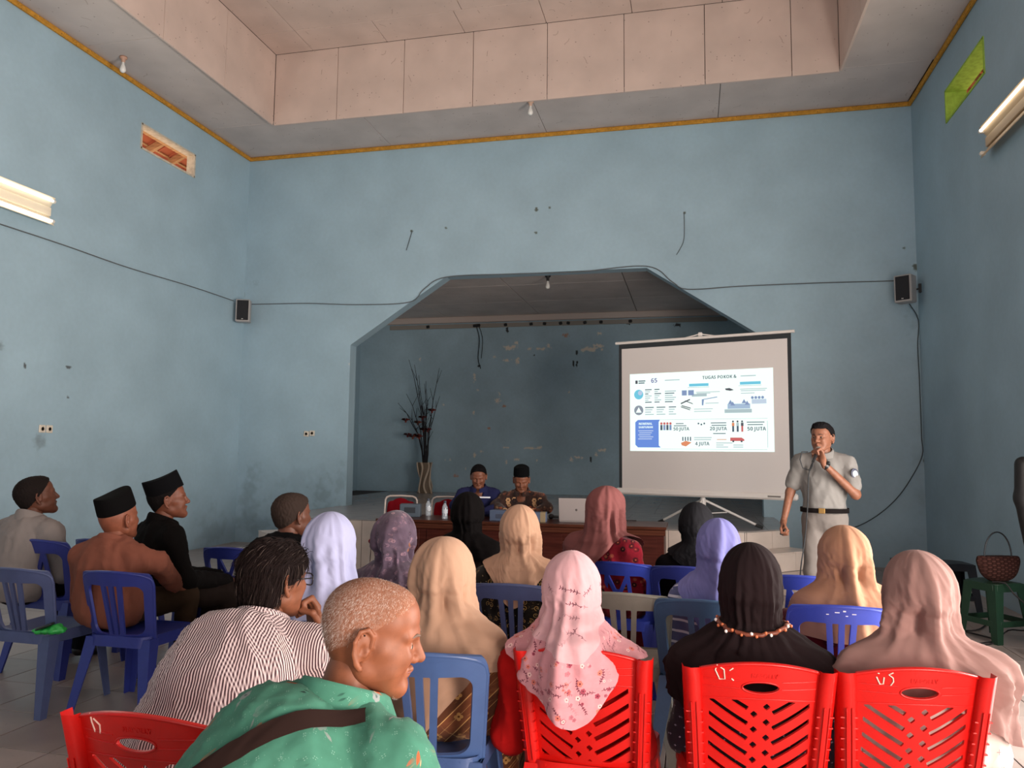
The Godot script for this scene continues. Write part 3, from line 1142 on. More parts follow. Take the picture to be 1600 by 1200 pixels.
# own axes: sits facing -z, seat top at y 0.43, back at z +0.2
func chair_proto(kind: String, m: Material) -> Dictionary:
	var d := {}
	var red := kind == "red"
	var hw := 0.215
	var b := MB.new()
	var seat_sdf := func(u: float, w: float) -> float:
		var e := box2(Vector2(u, w), Vector2(0, 0), Vector2(hw - .012 + .015 * (w / .2), .205), .06)
		if red: return e
		return e
	var seat_at := func(u: float, w: float) -> Vector3:
		return Vector3(u, .43 - .012 * (1.0 - pow(absf(u) / .22, 2)) - .02 * maxf(0, (-w - .12)) * 4.0 * 0.3, -w)
	plate(b, seat_sdf, -.25, .25, -.23, .23, 25, 23, seat_at, .012)
	# skirt under the seat edge
	var rim := []
	for k in 41:
		var an := TAU * k / 40.0
		var q := Vector2(cos(an), sin(an))
		var e := 0.0
		var step := .002
		var p := Vector2.ZERO
		while seat_sdf.call(p.x, p.y) < 0.0:
			p += q * step
		rim.append(Vector3(p.x, .43, -p.y))
	var r0 := PackedVector3Array()
	var r1 := PackedVector3Array()
	for p in rim:
		r0.append(p + Vector3(0, .004, 0))
		r1.append(Vector3(p.x * 1.012, .375, p.z * 1.012))
	b.grid([r1, r0], false, true)
	var r2 := PackedVector3Array()
	for p in rim: r2.append(Vector3(p.x * .985, .376, p.z * .985))
	b.grid([r2, r0], false, false)
	d.seat = b.mesh(m)
	# legs
	d.legs = []
	for sx in [-1.0, 1.0]:
		for sz in [-1.0, 1.0]:
			b = MB.new()
			leg(b, Vector3(sx * (hw - .012), .42, sz * .195), Vector3(sx * (hw + .035), 0, sz * (.225 if sz < 0 else .27)), sx, sz, .075, .042, .008)
			d.legs.append(b.mesh(m))
	# back
	b = MB.new()
	var rec := .26
	if red:
		var H := .415
		var sdf := func(u: float, w: float) -> float:
			var half := lerpf(.155, .178, clampf(w / H, 0, 1))
			var e := maxf(absf(u) - half, maxf(-w - .03, w - (H - .03 * u * u / .03)))
			if w > .0:
				# oval hand hold
				var q := Vector2(u / .052, (w - .333) / .0165)
				var o := (q.length() - 1.0) * .016
				e = maxf(e, -o)
				# herring-bone slots
				var lim := .292 - .35 * u * u
				for r in range(-1, 7):
					for s in [-1.0, 1.0]:
						var cv := .262 - r * .0505 - (0.0 if s < 0 else .012)
						var p := Vector2(u * s, w - cv)
						var slot := box2(Vector2(p.x, p.y - p.x * p.x * .6), Vector2(.098, .035), Vector2(.07 if true else .0, .0075), .001, .50)
						slot = maxf(slot, maxf(p.x - .148, w - lim))
						if w > .02: e = maxf(e, -slot)
				for r in range(0, 12):
					var cu := -.0185 if r % 2 == 1 else .0185
					var sq := box2(Vector2(u, w), Vector2(cu, .272 - r * .0255), Vector2(.0085, .0085), .001, .7854)
					if w > .02: e = maxf(e, -sq)
			return e
		var place := func(u: float, w: float) -> Vector3:
			return Vector3(u, .43 + w * cos(rec), .195 + w * sin(rec) - u * u * 1.1)
		plate(b, sdf, -.2, .2, -.04, .43, 106, 124, place, .007)
		# side wings folded forward, with stiffening ribs
		for s in [-1.0, 1.0]:
			var prof := [Vector2(0, .0), Vector2(.004, .022), Vector2(.03, .03), Vector2(.05, .012), Vector2(.052, -.03)]
			var rows := []
			for k in prof.size():
				var row := PackedVector3Array()
				for j in 12:
					var w := lerpf(-.03, H - .028, j / 11.0)
					var half := lerpf(.155, .178, clampf(w / H, 0, 1))
					var p: Vector3 = place.call(s * half, w)
					row.append(p + Vector3(s * prof[k].x, 0, prof[k].y))
				rows.append(row)
			b.grid(rows, false, s < 0)
			for j in 7:
				var w := .03 + j * .035
				var half := lerpf(.155, .178, clampf(w / H, 0, 1))
				var p: Vector3 = place.call(s * half, w)
				b.bx(minf(p.x, p.x + s * .05), maxf(p.x, p.x + s * .05), p.y, p.y + .004, p.z - .01, p.z + .024)
			for q in [.018, .034]:
				var pts := []
				for j in 6:
					var w := .0 + j * .055
					var half := lerpf(.155, .178, clampf(w / H, 0, 1))
					var p: Vector3 = place.call(s * half, w)
					pts.append(p + Vector3(s * q, 0, .030))
				b.tube(pts, .0022, 5)
		# raised lips along the top, the band and the hand hold
		var lip := func(f: Callable, n: int, r: float) -> void:
			var pts := []
			for k in n + 1:
				var q: Vector2 = f.call(float(k) / n)
				var p: Vector3 = place.call(q.x, q.y)
				pts.append(p + Vector3(0, 0, .004))
			b.tube(pts, r, 6)
		lip.call(func(t: float): return Vector2(lerpf(-.176, .176, t), H - .005 - .03 * pow(lerpf(-.176, .176, t), 2) / .03), 24, .005)
		lip.call(func(t: float): return Vector2(cos(t * TAU) * .055, .333 + sin(t * TAU) * .0195), 28, .0028)
		lip.call(func(t: float): return Vector2(lerpf(-.165, .165, t), .297 - .35 * pow(lerpf(-.165, .165, t), 2)), 24, .0022)
		for s in [-1.0, 1.0]:
			lip.call(func(t: float): return Vector2(s * lerpf(.165, .062, t), .352), 8, .002)
			lip.call(func(t: float): return Vector2(s * lerpf(.165, .062, t), .328), 8, .002)
	else:
		var H := .375
		var sdf := func(u: float, w: float) -> float:
			var half := lerpf(.195, .222, clampf(w / H, 0, 1))
			var e := box2(Vector2(u, w), Vector2(0, (H - .05) / 2), Vector2(half, (H + .05) / 2), .055)
			e = maxf(e, w - (H - .35 * u * u))
			var inn := box2(Vector2(u, w), Vector2(0, (H - .03) / 2 - .02), Vector2(half - .042, (H - .03) / 2 - .032), .045)
			if kind == "slat":
				var fill := 1.0
				for k in [-1, 0, 1]:
					fill = minf(fill, absf(u - k * lerpf(.034, .056, w / H)) - .0125)
				inn = maxf(inn, -fill)
			else:
				# forked splat: a stem that opens into a Y between two outer bars
				var fill := 1.0
				for s in [-1.0, 1.0]:
					fill = minf(fill, box2(Vector2(u, w), Vector2(s * .075, .17), Vector2(.011, .2), .0, s * .08))
					fill = minf(fill, box2(Vector2(u, w), Vector2(s * .038, .235), Vector2(.0115, .085), .0, -s * .42))
				fill = minf(fill, box2(Vector2(u, w), Vector2(0, .09), Vector2(.017, .11), .0))
				fill = minf(fill, box2(Vector2(u, w), Vector2(0, .165), Vector2(.08, .009), .0))
				inn = maxf(inn, -fill)
			return maxf(e, -inn)
		var place := func(u: float, w: float) -> Vector3:
			return Vector3(u, .43 + w * cos(rec), .195 + w * sin(rec) - u * u * 1.3)
		plate(b, sdf, -.235, .235, -.04, .385, 94, 85, place, .014)
		# rolled rim round the hoop
		var pts := []
		for k in 41:
			var t := k / 40.0
			var q := Vector2.ZERO
			if t < .3: q = Vector2(-lerpf(.195, .218, t / .3), lerpf(-.02, .29, t / .3))
			elif t < .7:
				var an := lerpf(PI, 0, (t - .3) / .4)
				q = Vector2(cos(an) * .218, .29 + pow(sin(an), .55) * .08)
			else: q = Vector2(lerpf(.218, .195, (t - .7) / .3), lerpf(.29, -.02, (t - .7) / .3))
			pts.append(place.call(q.x, q.y))
		b.tube(pts, .0095, 6)
	d.back = b.mesh(m)
	return d

var protos := {}
var red_plastic: StandardMaterial3D

func proto(kind: String, m: Material) -> Dictionary:
	var key := kind + str(m.get_instance_id())
	if not protos.has(key):
		if protos.has(kind):   # same shapes in another plastic
			var d := {"legs": []}
			var src: Dictionary = protos[kind]
			d.seat = recolor(src.seat, m)
			d.back = recolor(src.back, m)
			for l in src.legs: d.legs.append(recolor(l, m))
			protos[key] = d
		else:
			protos[kind] = chair_proto(kind, m)
			protos[key] = protos[kind]
	return protos[key]

func recolor(src: Mesh, m: Material) -> ArrayMesh:
	var am := ArrayMesh.new()
	am.add_surface_from_arrays(Mesh.PRIMITIVE_TRIANGLES, src.surface_get_arrays(0))
	am.surface_set_material(0, m)
	return am

# backtop: where the middle of the top of the back stands; facing: degrees, 0 towards the stage, 90 to the right
func chair(kind: String, m: Material, backtop: Vector3, facing: float, label: String, group: String, sc := 1.0) -> Node3D:
	var d := proto(kind, m)
	var turn := -deg_to_rad(facing)
	var off := Basis(Vector3.UP, turn) * Vector3(0, 0, .30) * sc
	var o := thing("plastic_chair", label, "chair", Vector3(backtop.x - off.x, 0, backtop.z - off.z), turn, group)
	o.scale = Vector3.ONE * sc
	part("seat", d.seat, o)
	part("backrest", d.back, o)
	for l in d.legs: part("leg", l, o)
	return o

func plastic(c: Color, rough := .42) -> StandardMaterial3D:
	var m := StandardMaterial3D.new()
	m.albedo_color = c
	m.roughness = rough
	m.albedo_texture = T.plastic
	m.uv1_triplanar = true
	m.uv1_scale = Vector3.ONE * 2.0
	return m

func build_chairs() -> void:
	var blue := plastic(Color(0.17, 0.21, 0.52))
	var bright := plastic(Color(0.20, 0.27, 0.68))
	var worn := plastic(Color(0.30, 0.34, 0.50), .5)
	var steel := plastic(Color(0.27, 0.38, 0.58), .38)
	var grey := plastic(Color(0.55, 0.54, 0.50), .6)
	var teal := plastic(Color(0.24, 0.36, 0.50), .5)
	var red := plastic(Color(0.80, 0.07, 0.05), .36)
	red_plastic = red
	var g := "blue plastic chairs of the audience"
	# blue and grey ones
	chair("slat", worn, py(12, 886, .80), 2, "faded blue-grey plastic chair with a green packet on its seat", g)
	chair("fork", blue, py(48, 838, .885), 6, "blue plastic chair under the man in the light grey shirt", g, 1.09)
	chair("fork", blue, py(143, 841, .80), 4, "empty blue plastic chair between the grey-shirted man and the brown-shirted man", g)
	chair("slat", blue, py(168, 891, .80), 0, "blue slat-backed plastic chair under the man in the brown shirt", g)
	chair("fork", blue, py(236, 852, .80), 24, "blue plastic chair under the man in the black shirt and black cap", g)
	chair("fork", blue, py(351, 854, .80), 2, "empty blue plastic chair with forked splat beside the man in black", g)
	chair("slat", steel, pd(512, 968, 2.95), 4, "blue plastic chair under the woman in the lavender-white veil", g)
	chair("slat", steel, py(652, 1018, .80), -6, "steel-blue slat-backed chair under the woman in brown batik", g)
	chair("slat", worn, py(796, 911, .80), 0, "faded blue chair under the woman in the cream veil", g)
	chair("slat", grey, py(972, 925, .80), 4, "empty grey plastic chair behind the woman in maroon", g)
	chair("fork", bright, py(962, 877, .80), 8, "blue fork-splat chair under the woman in the maroon veil", g)
	chair("slat", blue, py(1072, 884, .80), 6, "dark blue chair under the woman in the charcoal veil", g)
	chair("slat", teal, py(1096, 936, .80), 4, "teal-blue chair under the woman in the periwinkle veil", g)
	chair("fork", bright, py(1252, 898, .80), 4, "empty bright blue fork-splat chair beside the tan veil", g)
	var c15 := chair("slat", bright, py(1316, 945, .80), 0, "scratched bright blue chair under the woman in the tan veil", g)
	# worn white scuffs on its top rail
	var sb := MB.new()
	for s in [[-.02, .345, .02, .004], [.01, .352, .012, .006], [.05, .34, .018, .004], [.02, .33, .01, .003], [-.06, .335, .012, .003]]:
		sb.box(Transform3D(Basis(Vector3.RIGHT, .26), Vector3(s[0], .43 + s[1] * cos(.26), .195 + s[1] * sin(.26) + .0075)), Vector3(s[2], s[3], .0012), .0005)
	part("paint_scuff", sb.mesh(mat(col(225, 225, 235), .7)), c15, "white scuff marks")
	# red ones
	var gr := "red plastic chairs in the rear row"
	var marks := {
		"a": [[[-.128, .398], [-.133, .382], [-.12, .352], [-.105, .355], [-.108, .385], [-.128, .398]], [[-.082, .392], [-.092, .384]], [[-.086, .358], [-.08, .352]]],
		"b": [[[-.125, .395], [-.115, .388]], [[-.122, .378], [-.112, .355], [-.103, .357], [-.102, .378]], [[-.078, .395], [-.09, .388], [-.078, .378], [-.076, .366], [-.083, .354]]],
		"c": [[[-.13, .398], [-.128, .375], [-.12, .35]], [[-.12, .385], [-.1, .372], [-.102, .35]]],
		"d": [[[-.13, .38], [-.126, .37], [-.118, .38]], [[-.1, .382], [-.096, .372]]],
	}
	var nm := [["r1", py(905, 1028, .80), 2.0, "red plastic chair under the woman in the pink flowered veil", "d"], ["r2", py(1190, 1041, .82), -6.0, "red plastic chair under the woman in the black veil, marked D S", "a"], ["r3", py(1440, 1049, .82), -8.0, "red plastic chair under the woman in the mauve veil, marked with white strokes", "b"], ["r4", py(206, 1121, .82), 0.0, "red plastic chair under the man in the striped shirt", "c"]]
	for q in nm:
		var o := chair("red", red, q[1], q[2], q[3], gr)
		var wb := MB.new()
		for st in marks[q[4]]:
			var pts := []
			for p in st:
				pts.append(Vector3(p[0], .43 + p[1] * cos(.26), .195 + p[1] * sin(.26) - p[0] * p[0] * 1.1 + .0048))
			wb.tube(pts, .0022, 5)
		part("painted_mark", wb.mesh(mat(col(240, 205, 190), .7)), o, "white hand-painted letters")
		var tm := TextMesh.new()
		tm.text = "NAPOLLY"
		tm.font_size = 16
		tm.pixel_size = .0011
		tm.depth = .002
		tm.material = red
		var t := part("moulded_lettering", tm, o)
		t.transform = Transform3D(Basis(Vector3.RIGHT, -rec_angle()) , Vector3(.01, .43 + .372 * cos(.26), .195 + .372 * sin(.26) + .0035))

func rec_angle() -> float:
	return -0.26

# ---------------------------------------------------------------- lamps, loudspeakers, wires
func tube_lamp(p: Vector3, out: float, tubes: Array, label: String, dirty: Color) -> void:
	# p: end of the fitting towards the stage, on the wall; the fitting runs towards the back of the hall
	var o := thing("tube_lamp", label, "lamp", p)
	var L := 1.24
	var b := MB.new()
	b.box(at(Vector3(out * .03, 0, L / 2)), Vector3(.05, .1, L), .006)
	part("body", b.mesh(mat(dirty, .5)), o)
	b = MB.new()
	for s in [-1.0, 1.0]:
		b.box(Transform3D(Basis(Vector3.BACK, -out * s * .6), Vector3(out * .065, s * .105, L / 2)), Vector3(.008, .13, L), .003)
	part("reflector", b.mesh(mat(dirty, .45)), o)
	for s in [-1.0, 1.0]:
		for e in [0.0, 1.0]:
			b = MB.new()
			b.box(at(Vector3(out * .085, s * .115, lerpf(.012, L - .012, e))), Vector3(.05, .04, .024), .005)
			b.tube([Vector3(out * .1, s * .115, lerpf(.02, L - .02, e) - .015), Vector3(out * .1, s * .115, lerpf(.02, L - .02, e) + .015)], .018, 10)
			part("lamp_holder", b.mesh(mat(col(225, 222, 215), .5)), o)
	for s in tubes:
		b = MB.new()
		b.tube([Vector3(out * .1, s * .115, .03), Vector3(out * .1, s * .115, L - .03)], .0145, 12)
		part("light_tube", b.mesh(glow(Color(1.0, 0.97, 0.9), 3.2)), o)
		var l := AreaLight3D.new()
		l.name = "tube_light"
		o.add_child(l, true)
		l.position = Vector3(out * .125, s * .115, L / 2)
		l.basis = Basis(Vector3(0, 0, -out), Vector3(0, 1, 0), Vector3(-out, 0, 0)) if out < 0 else Basis(Vector3(0, 0, 1), Vector3(0, 1, 0), Vector3(-1, 0, 0))
		l.basis = Basis.looking_at(Vector3(out, 0, 0), Vector3.UP)
		l.area_size = Vector2(1.15, .03)
		l.light_energy = 1.3
		l.light_color = Color(1.0, 0.95, 0.86)
		l.area_range = 20.0
		l.shadow_enabled = true

func wall_speaker(p: Vector3, facing: float, label: String, bracket: Vector3) -> void:
	var o := thing("loudspeaker", label, "loudspeaker", p, deg_to_rad(facing), "small wall loudspeakers")
	var b := MB.new()
	b.box(at(Vector3(0, 0, -.01)), Vector3(.22, .36, .17), .012)
	part("cabinet", b.mesh(mat(col(168, 166, 166), .6)), o)
	b = MB.new()
	b.box(at(Vector3(0, .005, .077)), Vector3(.175, .315, .012), .005)
	part("grille", b.mesh(mat(col(30, 32, 38), .8)), o)
	b = MB.new()
	b.box(at(Vector3(.0, -.135, .085)), Vector3(.026, .012, .004), .001)
	part("badge", b.mesh(mat(col(190, 190, 190), .4)), o)
	b = MB.new()
	var e := o.transform.affine_inverse() * bracket
	b.tube([Vector3(0, -.02, -.09), e], .012, 8)
	b.box(at(e), Vector3(.05, .12, .05), .006)
	part("bracket", b.mesh(mat(col(60, 62, 64), .6)), o)

func wire(called: String, pts: Array, r: float, c: Color, label: String, cat := "cable") -> void:
	var cv := Curve3D.new()
	for k in pts.size():
		var a: Vector3 = pts[maxi(k - 1, 0)]
		var e: Vector3 = pts[mini(k + 1, pts.size() - 1)]
		cv.add_point(pts[k], -(e - a) / 6.0, (e - a) / 6.0)
	cv.bake_interval = .08
	var q := []
	for p in cv.get_baked_points(): q.append(p)
	var b := MB.new()
	b.tube(q, r, 6)
	one(called, b.mesh(mat(c, .7)), label, cat)

func bulb(p: Vector3, label: String, drop: float, mount: Color) -> void:
	var o := thing("light_bulb", label, "bulb", p)
	var b := MB.new()
	b.lathe([[0.0, -.07 - drop], [.022, -.07 - drop], [.025, -.035], [.045, -.02], [.045, 0.0], [0.0, 0.0]], 14)
	part("lamp_holder", b.mesh(mat(mount, .6)), o)
	b = MB.new()
	b.lathe([[0.0, -.2 - drop], [.02, -.197 - drop], [.033, -.18 - drop], [.036, -.16 - drop], [.03, -.13 - drop], [.016, -.095 - drop], [.015, -.065 - drop], [0.0, -.065 - drop]], 16)
	part("glass_bulb", b.mesh(mat(col(235, 235, 232), .15)), o)

func sockets(p: Vector3, n_: Vector3, label: String, loose: bool) -> void:
	var turn := atan2(n_.x, n_.z)
	for k in 2:
		var o := thing("wall_socket", label % ["first of the pair", "second of the pair"][k] if label.contains("%s") else label, "socket", p + Basis(Vector3.UP, turn) * Vector3(.1 * k, .01 * k if loose else 0.0, 0.0), turn, "white wall sockets in pairs")
		var b := MB.new()
		b.box(at(Vector3(0, 0, .008), Basis(Vector3.BACK, -.12 if loose and k == 0 else 0.0)), Vector3(.088, .088, .016), .006)
		part("plate", b.mesh(mat(col(222, 214, 200), .5)), o)
		b = MB.new()
		b.lathe([[0.0, .0], [.024, .0], [.026, .003], [.021, .004], [.02, .001], [0.0, .001]], 18, Transform3D(Basis(Vector3.RIGHT, PI / 2), Vector3(0, 0, .015)))
		part("socket_well", b.mesh(mat(col(196, 186, 170), .6)), o)
		b = MB.new()
		for s in [-1, 1]: b.box(at(Vector3(s * .009, 0, .0185)), Vector3(.005, .005, .002))
		part("contact_hole", b.mesh(mat(col(60, 54, 50), .6)), o)

func build_fixtures() -> void:
	tube_lamp(Vector3(XL, 4.11, -7.14), 1.0, [-1.0, 1.0], "wall lamp with two lit fluorescent tubes over the wall cable", col(226, 216, 196))
	tube_lamp(Vector3(XR, 4.6, -8.4), -1.0, [1.0], "grimy wall lamp with one lit tube and one empty holder beneath the vent", col(196, 172, 140))
	wall_speaker(Vector3(-6.93, 3.65, -10.86), 24, "small grey loudspeaker high in the corner above the outlet wall", Vector3(-7.09, 3.7, -10.98))
	wall_speaker(Vector3(2.73, 3.63, -10.86), -36, "small grey loudspeaker high in the corner above the standing speaker", Vector3(2.955, 3.66, -10.98))
	var grey := col(98, 104, 108)
	wire("speaker_cable", [px(-60, 330, XL + .02), px(0, 350, XL + .02), px(100, 383, XL + .02), px(200, 418, XL + .02), px(300, 448, XL + .02), px(365, 470, XL + .02)], .007, grey, "thin cable sagging along the wall below the two-tube lamp")
	wire("speaker_cable", [Vector3(-6.9, 3.84, -10.9), pz(388, 475, ZF + .02), pz(480, 474, ZF + .02), pz(560, 476, ZF + .02), pz(640, 472, ZF + .02), pz(662, 452, ZF + .02), pz(697, 433, ZF + .02), pz(800, 428, ZF + .02), pz(900, 425, ZF + .02), pz(1010, 416, ZF + .02), pz(1050, 440, ZF + .02), pz(1075, 452, ZF + .02), pz(1160, 447, ZF + .02), pz(1280, 442, ZF + .02), pz(1405, 438, ZF + .02), Vector3(2.7, 3.82, -10.9)], .007, grey, "cable strung across the wall over the stage opening")
	wire("speaker_cable", [Vector3(2.8, 3.45, -10.95), pz(1435, 500, ZF + .02), pz(1434, 540, ZF + .02), pz(1437, 600, ZF + .02), pz(1440, 680, ZF + .02), pz(1441, 712, ZF + .02), pz(1422, 750, ZF + .02), pz(1400, 780, ZF + .02), pz(1370, 806, ZF + .02), pz(1335, 824, ZF + .02), pz(1290, 832, ZF + .02)], .007, col(62, 74, 80), "cable hanging from the loudspeaker behind the standing speaker")
	wire("loose_wire", [pz(1069, 333, ZF + .01), pz(1069, 372, ZF + .01), pz(1062, 390, ZF + .01), pz(1057, 398, ZF + .01)], .005, col(90, 100, 104), "short loose wire hanging on the wall above the stage", "wire")
	wire("loose_wire", [pz(644, 361, ZF + .01), pz(640, 374, ZF + .01), pz(635, 391, ZF + .01)], .005, col(80, 88, 94), "short slanting wire end on the wall above the stage", "wire")
	# wires dangling at the back of the stage, and the pale batten they hang from
	wire("hanging_wire", [pz(744, 508, BACK_Z + .04), pz(749, 530, BACK_Z + .04), pz(747, 560, BACK_Z + .04), pz(751, 576, BACK_Z + .04)], .009, col(36, 42, 50), "dark wire dangling at the back of the stage", "wire")
	wire("hanging_wire", [pz(748, 508, BACK_Z + .03), pz(754, 530, BACK_Z + .03), pz(752, 560, BACK_Z + .03)], .007, col(36, 42, 50), "thinner dark wire dangling beside the stage wire", "wire")
	var b := MB.new()
	var a := pz(610, 512, BACK_Z)
	var c := pz(1040, 505, BACK_Z)
	b.bx(a.x, c.x + 1.2, a.y - .06, a.y + .03, BACK_Z + .002, BACK_Z + .03, .005)
	var bt := one("wooden_batten", b.mesh(mat(col(150, 146, 140), .8)), "pale battered strip fixed along the top of the stage wall", "batten")
	for u in [669, 745, 790, 830, 851, 876, 888, 914, 939, 985]:
		b = MB.new()
		var p := pz(u, 508, BACK_Z + .03)
		b.box(at(Vector3(p.x, a.y - .015, BACK_Z + .04), rot(Vector3.BACK, u % 40 - 20)), Vector3(.07 if u != 745 else .16, .06, .04), .012)
		part("clamp", b.mesh(mat(col(28, 30, 34), .7)), bt)
	bulb(pd(197, 18, 9.6) * Vector3(1, 0, 1) + Vector3(0, HC, 0), "bare bulb on the ceiling margin by the long wall", 0.0, col(190, 150, 130))
	var bp := py(829, 158, HC)
	bulb(bp, "bare bulb on the ceiling margin above the stage", 0.0, col(205, 170, 150))
	var sb := pz(856, 433, -12.2)
	bulb(Vector3(sb.x, 4.33, sb.z), "bare bulb in a black holder hanging inside the stage", 0.02, col(28, 28, 30))
	sockets(px(65, 670, XL) + Vector3(.0, 0, 0), Vector3(1, 0, 0), "white wall socket on the long side wall, %s", false)
	sockets(pz(479, 678, ZF), Vector3(0, 0, 1), "loose white wall socket beside the stage opening, %s", true)

# ---------------------------------------------------------------- table, its chairs and what lies on it
func build_table_group() -> void:
	var wood := cloth(Color(0.30, 0.17, 0.13), T.trim_wood, 1.2, 0.0)
	wood.roughness = .28
	var dark := cloth(Color(0.26, 0.12, 0.10), T.trim_wood, 1.2, 0.0)
	dark.roughness = .45
	var x0 := -3.24
	var x1 := -.25
	var zf := -7.66
	var zb := -8.3
	for q in 2:
		var xa := x0 if q == 0 else (x0 + x1) / 2 + .003
		var xb := (x0 + x1) / 2 - .003 if q == 0 else x1
		var o := thing("wooden_table", "dark brown wooden panel table %s" % ("carrying the water bottles" if q == 0 else "carrying the laptop"), "table", Vector3((xa + xb) / 2, 0, (zf + zb) / 2), 0, "head tables in front of the stage")
		var w := xb - xa
		var dp := zf - zb
		var b := MB.new()
		b.box(at(Vector3(0, .735, 0)), Vector3(w, .03, dp), .006)
		part("tabletop", b.mesh(wood), o)
		b = MB.new()
		b.box(at(Vector3(0, .45, dp / 2 - .05)), Vector3(w - .1, .54, .018), .003)
		part("front_panel", b.mesh(dark), o)
		for k in 3:
			b = MB.new()
			b.box(at(Vector3((k - 1) * (w - .1) / 3.0, .45, dp / 2 - .038)), Vector3((w - .1) / 3.0 - .08, .40, .008), .004)
			part("raised_field", b.mesh(dark), o)
		for s in [-1.0, 1.0]:
			b = MB.new()
			b.box(at(Vector3(s * (w / 2 - .04), .36, 0)), Vector3(.03, .72, dp - .08), .003)
			part("side_panel", b.mesh(dark), o)
		b = MB.new()
		b.box(at(Vector3(0, .69, dp / 2 - .03)), Vector3(w - .02, .05, .03), .004)
		part("apron", b.mesh(wood), o)
	# red upholstered banquet chairs
	for q in [[py(624, 779, .9), "red banquet chair with pale frame behind the tissue box", 1.0], [pz(712, 773, -8.66), "red banquet chair with pale frame beside the man in navy", 1.0]]:
		var o := thing("banquet_chair", q[1], "chair", Vector3(q[0].x - (.1 if q[1].contains("navy") else 0.0), 0, -8.46), PI, "red banquet chairs at the head table")
		banquet(o)
	for x in [-2.30, -1.80]:
		var o := thing("banquet_chair", "red banquet chair under the man %s" % ("in the navy shirt" if x < -2 else "in the batik shirt"), "chair", Vector3(x, 0, -8.38), PI, "red banquet chairs at the head table")
		banquet(o)
	# on the table
	var ty := .75
	var tb := py(648, 806, ty)
	var o := thing("tissue_box", "dark grey tissue box standing beside the bottles", "box", Vector3(tb.x, ty, -7.98), .2)
	var b := MB.new()
	b.box(at(Vector3(0, .07, 0)), Vector3(.22, .14, .12), .008)
	part("carton", b.mesh(mat(col(72, 84, 96), .6)), o)
	b = MB.new()
	b.box(at(Vector3(.0, .075, .061)), Vector3(.12, .06, .003), .001)
	part("print", b.mesh(mat(col(38, 44, 52), .6)), o)
	for q in [[669, 806], [695, 811]]:
		bottle(py(q[0], q[1], ty), "clear water bottle on the table %s" % ("beside the tissue box" if q[0] < 680 else "between its twin and the black veil"))
	var q := py(778, 815, ty)
	o = thing("snack_box", "blue-grey carton on the table before the man in navy", "box", Vector3(q.x, ty, -7.84), -.1)
	b = MB.new()
	b.box(at(Vector3(0, .055, 0)), Vector3(.2, .11, .13), .006)
	part("carton", b.mesh(mat(col(74, 86, 110), .6)), o)
	b = MB.new()
	b.box(at(Vector3(.01, .05, .066)), Vector3(.08, .045, .003), .001)
	part("print", b.mesh(mat(col(60, 66, 84), .6)), o)
	q = py(842, 815, ty)
	o = thing("snack_box", "blue-grey carton on the table before the man in batik", "box", Vector3(q.x, ty, -7.84), .1)
	b = MB.new()
	b.box(at(Vector3(0, .05, 0)), Vector3(.17, .10, .12), .006)
	part("carton", b.mesh(mat(col(74, 86, 110), .6)), o)
	b = MB.new()
	b.box(at(Vector3(.05, .05, 0.001)), Vector3(.055, .102, .121), .002)
	part("print", b.mesh(mat(col(130, 112, 84), .6)), o)
	# laptop seen from behind
	q = pz(900, 815, -7.85)
	o = thing("laptop", "open silver laptop turned towards the men at the table", "laptop", Vector3(q.x, ty, -7.95), .05)
	var silver := mat(col(168, 158, 156), .45, .3)
	b = MB.new()
	b.box(at(Vector3(0, .009, -.05)), Vector3(.36, .018, .24), .005)
	part("base", b.mesh(silver), o)
	b = MB.new()
	b.box(Transform3D(Basis(Vector3.RIGHT, .22), Vector3(0, .13, .105)), Vector3(.36, .24, .008), .004)
	part("lid", b.mesh(silver), o)
	b = MB.new()
	b.lathe([[0.0, 0.0], [.012, 0.0], [.012, .002], [0.0, .002]], 16, Transform3D(Basis(Vector3.RIGHT, PI / 2 + .22), Vector3(0, .13, .11)))
	part("logo", b.mesh(mat(col(120, 112, 112), .3, .5)), o)
	# microphone lying on the table, its cable running behind the laptop
	q = py(861, 811, ty)
	o = thing("microphone", "black microphone lying on the table beside the laptop", "microphone", Vector3(q.x, ty, q.z), .3)
	b = MB.new()
	b.lathe([[0.0, -.03], [.018, -.026], [.028, -.008], [.028, .008], [.02, .024], [.014, .03]], 16, Transform3D(Basis(Vector3.FORWARD, PI / 2), Vector3(0, .028, 0)))
	part("head", b.mesh(mat(col(42, 36, 36), .6, .3)), o)
	b = MB.new()
	b.tube([Vector3(.02, .026, 0), Vector3(.18, .016, -.01)], [.016, .011], 12)
	part("handle", b.mesh(mat(col(30, 28, 30), .5)), o)
	wire("microphone_cable", [q + Vector3(.17, .018, -.06), q + Vector3(.28, .02, -.02), q + Vector3(.36, .035, .02), q + Vector3(.46, .02, .06), q + Vector3(.62, .01, .02), q + Vector3(.9, .01, 0)], .006, col(40, 32, 32), "black microphone cable looping over the table")

func bottle(p: Vector3, label: String) -> void:
	var o := thing("water_bottle", label, "bottle", p, 0, "water bottles on the head table")
	var b := MB.new()
	b.lathe([[0.0, 0.0], [.027, .001], [.03, .008], [.0285, .03], [.0295, .05], [.028, .07], [.03, .10], [.028, .125], [.016, .15], [.012, .16], [.012, .172], [0.0, .172]], 18)
	var m := StandardMaterial3D.new()
	m.albedo_color = Color(.85, .9, .95, .28)
	m.transparency = BaseMaterial3D.TRANSPARENCY_ALPHA
	m.roughness = .06
	part("body", b.mesh(m), o)
	b = MB.new()
	b.lathe([[.0306, .06], [.0306, .1]], 18)
	part("label_wrap", b.mesh(mat(col(190, 196, 205), .5)), o)
	b = MB.new()
	b.lathe([[0.0, .165], [.014, .165], [.014, .186], [.012, .19], [0.0, .19]], 14)
	part("cap", b.mesh(mat(col(70, 76, 90), .5)), o)

